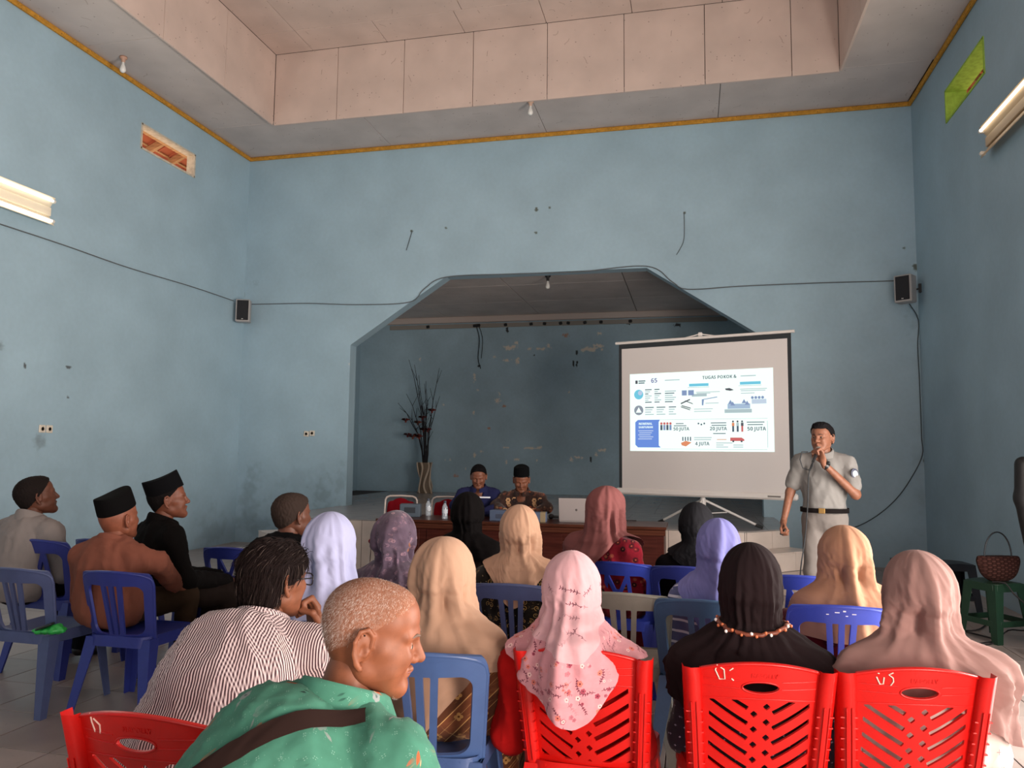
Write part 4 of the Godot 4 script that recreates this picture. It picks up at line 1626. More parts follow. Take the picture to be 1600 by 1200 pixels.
func banquet(o: Node3D) -> void:
	var red := cloth(Color(.45, .05, .09), null, 1.0, .3)
	var frame := mat(col(205, 190, 182), .35, .3)
	var b := MB.new()
	b.box(at(Vector3(0, .44, -.02)), Vector3(.42, .07, .42), .025)
	part("seat", b.mesh(red), o)
	var f := Fld.new(Vector3(-.24, .5, .1), Vector3(.24, 1.0, .32), .012)
	for s in [-1.0, 1.0]:
		f.cap(Vector3(s * .13, .60, .215), Vector3(s * .13, .83, .238), .035, .035, .02)
	f.ell(Vector3(0, .72, .228), Vector3(.17, .19, .03), .03)
	b = MB.new()
	b.add(f.build(), Transform3D())
	part("backrest", b.mesh(red), o)
	b = MB.new()
	var pts := []
	for k in 25:
		var t := k / 24.0
		if t < .35: pts.append(Vector3(-.2, lerpf(.42, .84, t / .35), lerpf(.2, .24, t / .35)))
		elif t > .65: pts.append(Vector3(.2, lerpf(.84, .42, (t - .65) / .35), lerpf(.24, .2, (t - .65) / .35)))
		else:
			var an := lerpf(PI, 0, (t - .35) / .3)
			pts.append(Vector3(.2 * signf(cos(an)) * pow(absf(cos(an)), .4), .84 + .09 * pow(sin(an), .6), .24))
	b.tube(pts, .012, 8)
	part("back_frame", b.mesh(frame), o)
	for s in [-1.0, 1.0]:
		for e in [-1.0, 1.0]:
			b = MB.new()
			b.tube([Vector3(s * .19, .42, e * .18), Vector3(s * .2, 0.0, e * .21)], .012, 8)
			part("leg", b.mesh(frame), o)

# ---------------------------------------------------------------- projection screen
func build_screen() -> void:
	var o := thing("projection_screen", "white tripod projection screen on the stage showing a slide", "screen", Vector3(.1, ST, -9.25), -.317)
	var white := mat(col(214, 208, 204), .45)
	var W := 2.13
	var yt := 2.815 - ST
	var yb := 1.0 - ST
	var b := MB.new()
	b.box(at(Vector3(0, yb, 0)), Vector3(W, .075, .075), .02)
	part("roller_case", b.mesh(white), o)
	b = MB.new()
	b.box(at(Vector3(.82, yb, .039)), Vector3(.14, .018, .003), .001)
	part("badge", b.mesh(mat(col(110, 104, 100), .5)), o)
	b = MB.new()
	b.tube([Vector3(-W / 2, yt, 0), Vector3(W / 2, yt, 0)], .017, 10)
	part("top_rail", b.mesh(white), o)
	# matte fabric with its black border
	b = MB.new()
	b.box(at(Vector3(0, (yt + yb) / 2, -.004)), Vector3(W - .08, yt - yb - .02, .004))
	part("border", b.mesh(mat(col(40, 44, 48), .9)), o)
	b = MB.new()
	b.box(at(Vector3(0, (yt + yb) / 2 - .03, .001)), Vector3(W - .16, yt - yb - .09, .004))
	part("fabric", b.mesh(mat(col(204, 198, 196), .9)), o)
	# mast, hook and tripod
	b = MB.new()
	b.tube([Vector3(0, .28, -.045), Vector3(0, yt + .05, -.045)], .016, 10)
	part("mast", b.mesh(white), o)
	b = MB.new()
	b.box(at(Vector3(0, yt + .04, -.02)), Vector3(.05, .05, .05), .01)
	b.tube([Vector3(-.2, yt + .005, 0), Vector3(0, yt + .045, -.01), Vector3(.2, yt + .005, 0)], .008, 6)
	part("hanger", b.mesh(white), o)
	b = MB.new()
	b.lathe([[0.0, .24], [.032, .24], [.036, .28], [.032, .33], [.02, .35], [0.0, .35]], 14, at(Vector3(0, 0, -.045)))
	part("hub", b.mesh(white), o)
	for k in 3:
		var an := deg_to_rad([200.0, -22.0, 92.0][k])
		var d := Vector3(cos(an), 0, sin(an))
		var foot := d * .60 + Vector3(0, .02, -.045)
		b = MB.new()
		b.tube([Vector3(0, .31, -.045) + d * .03, foot + Vector3(0, .02, 0)], .014, 8)
		var lg := part("leg", b.mesh(white), o)
		b = MB.new()
		b.tube([foot + Vector3(0, .024, 0) - d * .02, foot + d * .06 - Vector3(0, .004, 0)], .018, 8)
		part("rubber_foot", b.mesh(mat(col(28, 28, 28), .8)), lg)
		b = MB.new()
		b.tube([Vector3(0, .16, -.045), Vector3(0, .31, -.045).lerp(foot, .45)], .007, 6)
		part("strut", b.mesh(white), lg)
	# the slide thrown on the fabric
	var s := Node3D.new()
	s.name = "projected_slide"
	o.add_child(s)
	var fw := W - .16
	s.position = Vector3(-W / 2 + .088 * W, yb + .268 * (yt - yb), .0045)
	var SW := .80 * W
	var SH := .515 * (yt - yb)
	slide(s, SW, SH)

func flat_rect(s: Node, called: String, x0: float, y0: float, x1: float, y1: float, z: float, m: Material) -> void:
	var b := MB.new()
	b.quad(Vector3(x0, y0, z), Vector3(x0, y1, z), Vector3(x1, y1, z), Vector3(x1, y0, z))
	part(called, b.mesh(m), s)

func slide(s: Node3D, w: float, h: float) -> void:
	var lit := func(c: Color, e := 0.9) -> StandardMaterial3D:
		var m := StandardMaterial3D.new()
		m.albedo_color = Color(0, 0, 0)
		m.roughness = 1.0
		m.emission_enabled = true
		m.emission = c
		m.emission_energy_multiplier = e
		return m
	var white: Material = lit.call(Color(.93, 1.0, .97), 1.15)
	var z := .001
	var back := MB.new()
	back.box(at(Vector3(w / 2, h / 2, 0)), Vector3(w, h, .002))
	part("screen_light_field", back.mesh(white), s)
	# coordinates below: fractions of the slide, y from its top
	var rect := func(called: String, x0: float, y0: float, x1: float, y1: float, m: Material, dz := 1.0) -> void:
		flat_rect(s, called, x0 * w, h - y1 * h, x1 * w, h - y0 * h, z + .0006 * dz, m)
	var text := func(t: String, x: float, y: float, wide: float, m: Material) -> void:
		var tm := TextMesh.new()
		var f := SystemFont.new()
		f.font_names = PackedStringArray(["Droid Sans"])
		f.font_weight = 700
		tm.font = f
		tm.font_size = 32
		tm.pixel_size = .01
		tm.depth = .0008
		tm.text = t
		tm.horizontal_alignment = HORIZONTAL_ALIGNMENT_LEFT
		tm.vertical_alignment = VERTICAL_ALIGNMENT_CENTER
		tm.material = m
		tm.pixel_size = .01 * wide * w / maxf(tm.get_aabb().size.x, .001)
		var o := part("lettering", tm, s)
		o.position = Vector3(x * w, h - y * h, z + .0018)
	var blob2 := func(called: String, pts: Array, m: Material, dz := 1.0) -> void:
		var b := MB.new()
		var poly := PackedVector2Array()
		for p in pts: poly.append(Vector2(p[0] * w, h - p[1] * h))
		b.prism(poly, z, z + .0006 * dz)
		part(called, b.mesh(m), s)
	var disc := func(x: float, y: float, r: float, m: Material, dz := 1.0) -> void:
		var pts := []
		for k in 28: pts.append([x + cos(TAU * k / 28) * r * h / w, y + sin(TAU * k / 28) * r])
		blob2.call("slide_disc", pts, m, dz)
	var ink: Material = lit.call(col(84, 98, 116))
	var pale: Material = lit.call(col(186, 206, 210))
	var dark: Material = lit.call(col(90, 90, 100))
	var blue: Material = lit.call(col(112, 150, 232))
	var sky: Material = lit.call(col(120, 210, 236))
	var redm: Material = lit.call(col(216, 110, 110))
	var orange: Material = lit.call(col(236, 150, 110))
	var bluegrey: Material = lit.call(col(140, 160, 200))
	# head row
	rect.call("slide_logo", .042, .085, .06, .13, dark)
	for k in 2: rect.call("slide_line", .066, .088 + k * .026, .118 - k * .006, .102 + k * .026, ink)
	text.call("65", .16, .095, .045, lit.call(col(120, 110, 170)))
	rect.call("slide_line", .262, .092, .37, .104, pale)
	text.call("TUGAS POKOK &", .53, .085, .233, ink)
	rect.call("slide_line", .79, .078, .89, .09, pale)
	for k in 2:
		var x := [.437, .785][k] as float
		rect.call("slide_bar", x, .155, x + .136, .19, sky)
		rect.call("slide_line", x - .01, .2, x + .14, .206, pale)
	# left column
	disc.call(.067, .27, .063, sky)
	disc.call(.078, .25, .03, lit.call(col(196, 214, 240)), 2.0)
	disc.call(.067, .475, .063, lit.call(col(150, 158, 172)))
	blob2.call("slide_triangle", [[.067, .435], [.045, .505], [.089, .505]], white, 2.0)
	for r in 7:
		var y := .205 + r * .027
		var k := 0
		for q in [[.115, .165], [.185, .235], [.262, .343]]:
			if r == 0 and k == 2: continue
			rect.call("slide_line", q[0], y, q[1] - .012 * ((r + k) % 3), y + .012, ink if r in [0, 2, 6] else pale)
			k += 1
	for r in 4:
		var y := .435 + r * .03
		for q in [[.115, .18], [.2, .265], [.29, .343]]:
			rect.call("slide_line", q[0], y, q[1] - .01 * (r % 3), y + .012, ink if r == 0 else pale)
	# pictures in the middle and on the right
	for q in [[.385, .235, .42, .30], [.43, .235, .47, .30]]: rect.call("slide_picture", q[0], q[1], q[2], q[3], bluegrey)
	rect.call("slide_picture", .455, .285, .56, .318, pale, .8)
	for q in [[.375, .395, .44, .345], [.405, .36, .46, .40], [.38, .42, .445, .455], [.375, .435, .44, .475]]:
		blob2.call("slide_picture", [[q[0], q[1]], [q[2], q[3]], [q[2] + .004, q[3] + .014], [q[0] + .004, q[1] + .014]], dark)
	blob2.call("slide_picture", [[.525, .355], [.63, .325], [.632, .335], [.54, .36], [.535, .43], [.525, .43]], bluegrey)
	for q in [[.485, .26, .65], [.49, .275, .585], [.55, .4, .64], [.47, .47, .6], [.47, .5, .59], [.785, .24, .96], [.79, .26, .95], [.79, .29, .88]]:
		rect.call("slide_line", q[0], q[1], q[2], q[1] + .009, pale)
	blob2.call("slide_picture", [[.685, .23], [.715, .225], [.745, .25], [.72, .26], [.69, .25]], dark)
	rect.call("slide_picture", .70, .42, .85, .48, lit.call(col(176, 200, 226)))
	for q in [[.72, .37], [.735, .39], [.81, .365], [.83, .385]]: blob2.call("slide_picture", [[q[0], q[1]], [q[0] + .016, q[1] + .05], [q[0] - .016, q[1] + .05]], bluegrey, 1.5)
	rect.call("slide_picture", .68, .485, .86, .53, pale)
	for k in 4: disc.call(.865 + k * .022, .35, .017, bluegrey)
	rect.call("slide_picture", .86, .37, .955, .425, lit.call(col(206, 222, 240)))
	# box with the amounts
	blob2.call("slide_panel", [[.04, .63], [.06, .6], [.225, .6], [.215, .63], [.215, .93], [.23, .955], [.06, .955], [.04, .92]], blue)
	text.call("NOMINAL", .066, .65, .10, white)
	text.call("SANTUNAN", .066, .695, .105, white)
	for k in 5: rect.call("slide_line", .062 + .008 * (k % 2), .735 + k * .026, .175 - .01 * (k % 3), .747 + k * .026, lit.call(col(196, 214, 250)), 2.0)
	rect.call("slide_line", .225, .6, .96, .604, pale)
	rect.call("slide_line", .225, .972, .955, .976, pale)
	rect.call("slide_line", .957, .63, .96, .95, pale)
	text.call("50 JUTA", .322, .72, .112, ink)
	text.call("20 JUTA", .578, .72, .115, ink)
	text.call("50 JUTA", .828, .725, .12, ink)
	text.call("4 JUTA", .475, .905, .098, ink)
	for q in [[.34, .648, .395], [.325, .675, .415], [.585, .645, .69], [.59, .675, .69], [.6, .775, .685], [.825, .64, .94], [.83, .67, .93], [.468, .825, .59], [.468, .85, .585], [.62, .89, .73], [.62, .915, .67], [.62, .94, .7], [.735, .915, .8], [.735, .94, .8]]:
		rect.call("slide_line", q[0], q[1], q[2], q[1] + .01, pale if q[1] > .8 else ink)
	for k in 4:
		disc.call(.235 + k * .022, .65, .016, redm)
		rect.call("slide_picture", .227 + k * .022, .668, .243 + k * .022, .735, bluegrey if k % 2 else ink)
	for k in 3: disc.call(.5 + k * .02, .655 + .012 * (k % 2), .011, ink)
	for k in 3:
		disc.call(.735 + k * .03, .635, .012, dark)
		rect.call("slide_picture", .727 + k * .03, .65, .744 + k * .03, .69, [orange, pale, dark][k])
		rect.call("slide_picture", .729 + k * .03, .69, .742 + k * .03, .76, [ink, ink, redm][k])
	for k in 4: rect.call("slide_picture", .385 + k * .018, .82, .393 + k * .018, .87, ink)
	blob2.call("slide_picture", [[.375, .895], [.41, .87], [.45, .89], [.41, .94], [.38, .925]], orange)
	blob2.call("slide_picture", [[.715, .83], [.79, .83], [.808, .852], [.808, .872], [.715, .872]], redm)
	for k in 2: disc.call(.735 + k * .055, .875, .012, dark, 1.5)
	rect.call("slide_line", .625, .85, .69, .858, orange)

# ---------------------------------------------------------------- right-hand corner
func stool(p: Vector3, c: Color, turn: float, label: String) -> void:
	var o := thing("plastic_stool", label, "stool", p, turn)
	var m := plastic(c, .5)
	var b := MB.new()
	var top := func(u: float, w: float) -> float: return box2(Vector2(u, w), Vector2.ZERO, Vector2(.15, .15), .05)
	plate(b, top, -.17, .17, -.17, .17, 17, 17, func(u: float, w: float): return Vector3(u, .45 + .004 * cos(u * 20), -w), .014)
	part("seat", b.mesh(m), o)
	for s in [-1.0, 1.0]:
		for e in [-1.0, 1.0]:
			b = MB.new()
			leg(b, Vector3(s * .148, .45, e * .148), Vector3(s * .185, 0, e * .185), s, e, .085, .055, .007)
			part("leg", b.mesh(m), o)
	for k in 4:
		b = MB.new()
		b.box(Transform3D(Basis(Vector3.UP, k * PI / 2), Basis(Vector3.UP, k * PI / 2) * Vector3(0, .42, .149)), Vector3(.26, .055, .007), .002)
		part("apron", b.mesh(m), o)
		b = MB.new()
		b.box(Transform3D(Basis(Vector3.UP, k * PI / 2), Basis(Vector3.UP, k * PI / 2) * Vector3(0, .15, .17)), Vector3(.26, .045, .007), .002)
		part("stretcher", b.mesh(m), o)

func build_right_side() -> void:
	var sp := Vector3(2.36, 0, -7.08)
	stool(sp, Color(.07, .20, .13), .5, "dark green plastic stool carrying the woven handbag")
	stool(Vector3(2.38, 0, -8.2), Color(.13, .14, .18), .15, "dark grey plastic stool against the wall behind the green stool")
	stool(Vector3(2.06, 0, -8.3), Color(.15, .16, .20), .1, "dark grey plastic stool next to its twin, half hidden by the mauve veil")
	# woven bag
	var o := thing("handbag", "brown woven handbag with a thin round handle on the green stool", "bag", sp + Vector3(.04, .457, 0), .3)
	var f := Fld.new(Vector3(-.22, -.02, -.12), Vector3(.22, .26, .12), .01)
	f.ell(Vector3(0, .09, 0), Vector3(.155, .1, .07), .02)
	f.ell(Vector3(0, .16, 0), Vector3(.185, .11, .06), .04)
	f.cut(Vector3(0, .2, 0), Vector3.UP)
	f.cut(Vector3(0, 0.0, 0), Vector3.DOWN)
	var b := MB.new()
	b.add(f.build(), Transform3D())
	part("body", b.mesh(cloth(Color(.30, .19, .17), T.weave, 4.0, .2)), o)
	b = MB.new()
	var pts := []
	for k in 21:
		var an := PI * k / 20.0
		pts.append(Vector3(cos(an) * .115, .19 + sin(an) * .20, .0))
	b.tube(pts, .006, 6)
	part("handle", b.mesh(mat(col(40, 44, 50), .5)), o)
	# loudspeaker on a pole stand, half out of the picture
	o = thing("loudspeaker_stand", "black pole stand carrying the large loudspeaker", "stand", Vector3(2.62, 0, -6.75))
	var black := mat(col(5, 5, 7), .6)
	b = MB.new()
	b.tube([Vector3(0, .1, 0), Vector3(0, .72, 0)], .018, 10)
	part("pole", b.mesh(black), o)
	for k in 3:
		b = MB.new()
		var an := TAU * k / 3.0 + .4
		b.tube([Vector3(0, .42, 0), Vector3(cos(an) * .3, .012, sin(an) * .3)], .011, 8)
		part("leg", b.mesh(black), o)
	o = thing("large_loudspeaker", "black moulded loudspeaker with rounded top on a stand by the wall", "loudspeaker", Vector3(2.62, .72, -6.75), -.35)
	f = Fld.new(Vector3(-.26, -.03, -.26), Vector3(.26, .82, .26), .016)
	for s in [-1.0, 1.0]:
		for e in [-1.0, 1.0]:
			f.cap(Vector3(s * .12, .68, e * .1), Vector3(s * .13, .42, e * .1), .06, .06, .04)
			f.cap(Vector3(s * .13, .42, e * .1), Vector3(s * .09, .05, e * .08), .06, .05, .04)
	f.ell(Vector3(0, .38, 0), Vector3(.16, .36, .14), .06)
	b = MB.new()
	b.add(f.build(), Transform3D())
	part("cabinet", b.mesh(black), o)
	b = MB.new()
	b.box(at(Vector3(0, .36, .16)), Vector3(.24, .5, .02), .009)
	part("grille", b.mesh(mat(col(24, 25, 30), .8)), o)
	# cables on the floor
	var fl := func(u: float, w: float) -> Vector3: return py(u, w, .008)
	wire("floor_cable", [fl.call(1490, 975), fl.call(1506, 985), fl.call(1530, 983), fl.call(1548, 968), fl.call(1556, 955)], .006, col(34, 30, 32), "black cable curling on the floor beside the green stool, left loop")
	wire("floor_cable", [fl.call(1500, 985), fl.call(1530, 992), fl.call(1560, 1001), fl.call(1540, 1004), fl.call(1512, 1008), fl.call(1497, 1000)], .006, col(34, 30, 32), "black cable in a flat loop on the floor below the green stool")
	var g := sp + Vector3(.17, .46, .17)
	wire("floor_cable", [sp + Vector3(-.05, .466, .13), sp + Vector3(.02, .47, .19), sp + Vector3(.06, .4, .22), g + Vector3(.02, -.2, .04), g + Vector3(-.02, -.33, .05), fl.call(1575, 985), fl.call(1555, 1004), fl.call(1520, 1010)], .006, col(34, 30, 32), "black cable hanging off the green stool to the floor")

func build_small() -> void:
	# tall vase with dried stems on the stage
	var vp := Vector3(-5.33, ST, -15.1)
	var o := thing("floor_vase", "cream and brown wavy striped vase on the stage by the back wall", "vase", vp)
	var rows := []
	for k in 25:
		var t := k / 24.0
		var y := t * .62
		var sx := sin(t * TAU * .9) * .02
		var r := .125 + .02 * cos(t * PI * 2.0)
		var row := PackedVector3Array()
		for q in 24:
			var an := TAU * q / 24
			row.append(Vector3(cos(an) * r + sx, y, sin(an) * r * .8))
		rows.append(row)
	var b := MB.new()
	b.grid(rows, true, false)
	b.tube([Vector3(0, 0, 0), Vector3(0, .01, 0)], .1, 20)
	part("body", b.mesh(mat(col(120, 102, 84), .6)), o)
	for s in 6:
		b = MB.new()
		var pts := []
		for k in 17:
			var t := k / 16.0
			var an := s * TAU / 6 + sin(t * TAU * .9) * .55
			var r := .126 + .02 * cos(t * PI * 2.0)
			pts.append(Vector3(cos(an) * r + sin(t * TAU * .9) * .02, t * .62, sin(an) * r * .8))
		b.tube(pts, .022, 6)
		part("wavy_band", b.mesh(mat(col(206, 188, 168), .5)), o)
	var dv := thing("dried_flowers", "dark branching stems with red-brown dried flowers standing in the vase", "plant", vp + Vector3(0, .45, 0))
	var r2 := RandomNumberGenerator.new()
	r2.seed = 31
	var stemm := mat(col(34, 34, 40), .8)
	var tips := []
	for k in 13:
		var an := r2.randf() * TAU
		var sp := r2.randf_range(.05, .62)
		var hh := r2.randf_range(1.1, 2.25)
		var pts := []
		for j in 7:
			var t := j / 6.0
			pts.append(Vector3(cos(an) * (.04 + sp * t * t) + r2.randf_range(-.02, .02), .1 + hh * t, sin(an) * (.03 + sp * .35 * t * t)))
		b = MB.new()
		b.tube(pts, [.013, .012, .011, .01, .008, .006, .004], 5)
		for j in 3:
			var a: Vector3 = pts[3 + j]
			b.tube([a, a + Vector3(r2.randf_range(-.16, .16), r2.randf_range(.1, .3), r2.randf_range(-.05, .05))], [.006, .003], 4)
		part("stem", b.mesh(stemm), dv)
		tips.append(pts)
	var fm := [mat(col(120, 48, 42), .8), mat(col(100, 36, 40), .8), mat(col(130, 70, 54), .8)]
	var spots := [[634, 658], [660, 654], [653, 662], [675, 643], [637, 681], [652, 682], [655, 684], [668, 673], [645, 684], [662, 673]]
	for k in spots.size():
		var p: Vector3 = pz(spots[k][0], spots[k][1], -15.05) - dv.position
		b = MB.new()
		for j in 9:
			var an := TAU * j / 9.0
			var tip := p + Vector3(cos(an) * .10, .03 + .02 * (j % 2), sin(an) * .08)
			var side := Vector3(-sin(an), 0, cos(an)) * .035
			b.quad(p, p.lerp(tip, .6) + side + Vector3(0, .03, 0), tip, p.lerp(tip, .6) - side + Vector3(0, .03, 0))
		b.tube([p - Vector3(0, .03, 0), p + Vector3(0, .03, 0)], .02, 6)
		part("flower", b.mesh(fm[k % 3]), dv)
	# green packet on the faded chair
	var q := py(78, 990, .44)
	o = thing("snack_packet", "crumpled green and dark packet on the faded blue-grey chair", "packet", Vector3(q.x, .438, q.z), .4)
	var f := Fld.new(Vector3(-.13, -.02, -.1), Vector3(.13, .09, .1), .008)
	f.ell(Vector3(0, .02, 0), Vector3(.085, .018, .055), .02)
	f.ell(Vector3(.03, .03, .01), Vector3(.045, .022, .035), .02)
	b = MB.new()
	b.add(f.build(noise(5, 18.0), .012), Transform3D())
	part("wrapper", b.mesh(mat(col(40, 160, 70), .4)), o)
	b = MB.new()
	b.box(at(Vector3(-.02, .045, .02), rot(Vector3.BACK, 20)), Vector3(.09, .012, .05), .005)
	part("flap", b.mesh(mat(col(22, 30, 30), .5)), o)

# ---------------------------------------------------------------- computed textures: grain, dirt, weave and printed cloth
func dot(im: Image, x: float, y: float, r: float, c: Color, a := 1.0) -> void:
	var w := im.get_width()
	var h := im.get_height()
	for yy in range(int(floor(y - r)), int(ceil(y + r)) + 1):
		for xx in range(int(floor(x - r)), int(ceil(x + r)) + 1):
			var e := r - Vector2(xx - x, yy - y).length() + .5
			if e > 0.0:
				var px_ := posmod(xx, w)
				var py_ := posmod(yy, h)
				im.set_pixel(px_, py_, im.get_pixel(px_, py_).lerp(c, minf(e, 1.0) * a))

func stroke(im: Image, a: Vector2, b: Vector2, r: float, c: Color, al := 1.0) -> void:
	var n_ := int(ceil((b - a).length() / maxf(r * .7, .7))) + 1
	for k in n_ + 1:
		var p := a.lerp(b, float(k) / n_)
		dot(im, p.x, p.y, r, c, al)

func leaf(im: Image, p: Vector2, an: float, l: float, w: float, c: Color) -> void:
	for k in 9:
		var t := k / 8.0
		dot(im, p.x + cos(an) * l * t, p.y + sin(an) * l * t, maxf(.6, w * sin(PI * t)), c)

func blossom(im: Image, p: Vector2, r: float, n_: int, c: Color, mid: Color) -> void:
	for k in n_:
		var an := TAU * k / n_
		dot(im, p.x + cos(an) * r * .6, p.y + sin(an) * r * .6, r * .45, c)
	dot(im, p.x, p.y, r * .28, mid)

func sprig(im: Image, p: Vector2, an: float, n_: int, l: float, c: Color, r: RandomNumberGenerator) -> void:
	for k in n_:
		var q := p + Vector2(cos(an), sin(an)) * l
		stroke(im, p, q, 1.0, c)
		for s in [-1, 1]:
			if r.randf() < .85: leaf(im, q, an + s * r.randf_range(.6, 1.2), l * .8, 2.0, c)
		an += r.randf_range(-.5, .5)
		p = q

func plain(n_: int, c: Color, seed_: int, vary: float, freq: float) -> Image:
	var g := noise(seed_, freq, 4).get_seamless_image(n_, n_, false, false, .2, false)
	var im := Image.create(n_, n_, false, Image.FORMAT_RGB8)
	for y in n_:
		for x in n_:
			var k := 1.0 + (g.get_pixel(x, y).r - .5) * vary
			im.set_pixel(x, y, Color(c.r * k, c.g * k, c.b * k))
	return im

func build_textures() -> void:
	var r := RandomNumberGenerator.new()
	r.seed = 5
	var im := plain(256, Color(.95, .95, .95), 1, .14, .012)
	for k in 60: dot(im, r.randf() * 256, r.randf() * 256, r.randf_range(.4, .9), Color(.72, .69, .66), .6)
	T.tile = tex(im)
	im = plain(512, Color(.95, .945, .94), 2, .12, .006)
	for k in 130:
		var p := Vector2(r.randf(), r.randf()) * 512
		dot(im, p.x, p.y, r.randf_range(.5, 1.4), Color(.45, .4, .38), .7)
	for k in 8:
		var p := Vector2(r.randf(), r.randf()) * 512
		var an := r.randf() * TAU
		for j in 4:
			var q := p + Vector2(cos(an), sin(an)) * r.randf_range(3, 8)
			stroke(im, p, q, .7, Color(.72, .67, .64), .4)
			p = q
			an += r.randf_range(-.7, .7)
	T.sheet = tex(im)
	im = plain(256, col(196, 142, 58), 3, .3, .03)
	for k in 70: dot(im, r.randf() * 256, r.randf() * 256, r.randf_range(.8, 3), col(98, 66, 34), .8)
	for k in 16: stroke(im, Vector2(r.randf() * 256, r.randf() * 256), Vector2(r.randf() * 256, r.randf() * 256), .6, col(120, 86, 44), .5)
	T.trim = tex(im)
	im = Image.create(256, 256, false, Image.FORMAT_RGB8)
	var wn := noise(4, .02, 4)
	for y in 256:
		for x in 256:
			var k := .92 + .22 * wn.get_noise_2d(x * .35, y * 6.0)
			im.set_pixel(x, y, Color(k, k * .97, k * .94))
	T.trim_wood = tex(im)
	im = plain(256, Color(.96, .96, .92), 6, .25, .02)
	T.lining = tex(im)
	im = plain(256, Color(.96, .96, .96), 7, .10, .02)
	for k in 40: stroke(im, Vector2(r.randf() * 256, r.randf() * 256), Vector2(r.randf() * 256, r.randf() * 256) , .5, Color(.88, .88, .88), .25)
	T.plastic = tex(im)
	im = Image.create(128, 128, false, Image.FORMAT_RGB8)
	for y in 128:
		for x in 128:
			var k := .75 + .3 * absf(sin(x * PI / 16.0) * sin(y * PI / 8.0)) - (.25 if (x / 16 + y / 8) % 2 else 0.0)
			im.set_pixel(x, y, Color(k, k, k))
	T.weave = tex(im)
	im = plain(192, Color(.94, .93, .92), 27, .22, .02)
	for k in 160: dot(im, r.randf() * 192, r.randf() * 192, r.randf_range(.5, 1.6), Color(.78, .72, .68), .35)
	T.skin = tex(im)
	# --- green batik with white sprigs, orange leaves and grey blossoms (a third of a metre)
	im = plain(512, col(78, 142, 121), 8, .12, .02)
	for gy in 9:
		for gx in 9:
			var p := Vector2(gx + .5 * (gy % 2), gy) * 512 / 9.0 + Vector2(14, 12)
			for k in 4:
				dot(im, p.x + cos(k * PI / 2) * 4, p.y + sin(k * PI / 2) * 4, 1.2, col(168, 212, 196))
			for k in 3: dot(im, p.x + r.randf_range(-22, 22), p.y + r.randf_range(-22, 22), .9, col(150, 200, 184))
	for q in [[80, 90], [330, 210], [180, 400], [440, 440]]:
		leaf(im, Vector2(q[0], q[1]), -1.0, 42, 6.5, col(214, 96, 58))
		leaf(im, Vector2(q[0] + 8, q[1] + 6), -1.0, 24, 2.0, col(240, 170, 130))
	for q in [[210, 110], [420, 80], [70, 280], [300, 340]]:
		blossom(im, Vector2(q[0], q[1]), 17, 6, col(148, 158, 158), col(90, 110, 110))
		leaf(im, Vector2(q[0], q[1] + 16), 1.3, 34, 4.0, col(150, 160, 158))
	for q in [[300, 60], [120, 190], [470, 260]]:
		for k in 2: leaf(im, Vector2(q[0], q[1] + k * 14), -.4, 22, 3.0, col(36, 66, 60))
	T.green = tex(im)
	# --- fine stripes, eight millimetres apart
	im = Image.create(128, 128, false, Image.FORMAT_RGB8)
	for y in 128:
		for x in 128:
			im.set_pixel(x, y, col(218, 200, 200) if posmod(x, 8) < 4 else col(72, 50, 56))
	T.stripes = tex(im)
	# --- brown batik with slanting gold lines and hatching
	im = Image.create(512, 512, false, Image.FORMAT_RGB8)
	for y in 512:
		for x in 512:
			var d := posmod(x + y, 128)
			var c := col(112, 62, 44) if (x + y) / 128 % 2 == 0 else col(70, 38, 30)
			if posmod(x * 3 - y * 2, 14) < 5: c = c.lerp(col(190, 132, 84), .55)
			if d < 7 or (d > 58 and d < 62): c = col(226, 178, 112)
			im.set_pixel(x, y, c)
	for k in 14:
		var p := Vector2(r.randi() % 4, r.randi() % 4) * 128 + Vector2(32, 32)
		blossom(im, p, 24, 4, col(206, 158, 96), col(110, 66, 40))
	T.brown = tex(im)
	# --- black and gold
	im = plain(320, col(28, 24, 20), 9, .3, .03)
	for k in 18:
		var p := Vector2(r.randf(), r.randf()) * 320
		var an := r.randf() * TAU
		for j in 12:
			var a2 := an + j * .45
			stroke(im, p + Vector2(cos(a2), sin(a2)) * (22 - j), p + Vector2(cos(a2 + .45), sin(a2 + .45)) * (21 - j), 2.0, col(196, 158, 92))
		dot(im, p.x, p.y, 5, col(150, 116, 60))
	for k in 24: leaf(im, Vector2(r.randf(), r.randf()) * 320, r.randf() * TAU, 14, 2.0, col(190, 170, 130))
	T.gold = tex(im)
	# --- pink veil: sparse dark sprigs; its border: crowded red and plum blossoms
	im = plain(512, col(204, 160, 166), 10, .05, .02)
	for k in 9: sprig(im, Vector2(r.randf(), r.randf()) * 512, r.randf() * TAU, 7, 13, col(92, 46, 62), r)
	T.pink = tex(im)
	im = plain(512, col(198, 140, 148), 12, .1, .02)
	for k in 26: sprig(im, Vector2(r.randf(), r.randf()) * 512, r.randf() * TAU, 6, 11, col(96, 40, 58), r)
	for k in 80: blossom(im, Vector2(r.randf(), r.randf()) * 512, r.randf_range(5, 14), 5, [col(150, 66, 84), col(206, 116, 104), col(226, 190, 186)][k % 3], col(90, 36, 50))
	T.pink_edge = tex(im)
	# --- grey veil with pale pink bloom
	im = plain(320, col(104, 92, 104), 13, .3, .01)
	for k in 48: blossom(im, Vector2(r.randf(), r.randf()) * 320, r.randf_range(6, 16), 6, [col(170, 142, 146), col(144, 122, 134), col(84, 72, 84)][k % 3], col(120, 96, 104))
	T.greyflower = tex(im)
	# --- maroon batik
	im = plain(320, col(120, 26, 40), 14, .3, .02)
	for k in 18:
		blossom(im, Vector2(r.randf(), r.randf()) * 320, r.randf_range(9, 22), 7, [col(70, 30, 30), col(140, 84, 60), col(44, 24, 28)][k % 3], col(170, 110, 70))
	T.maroon = tex(im)
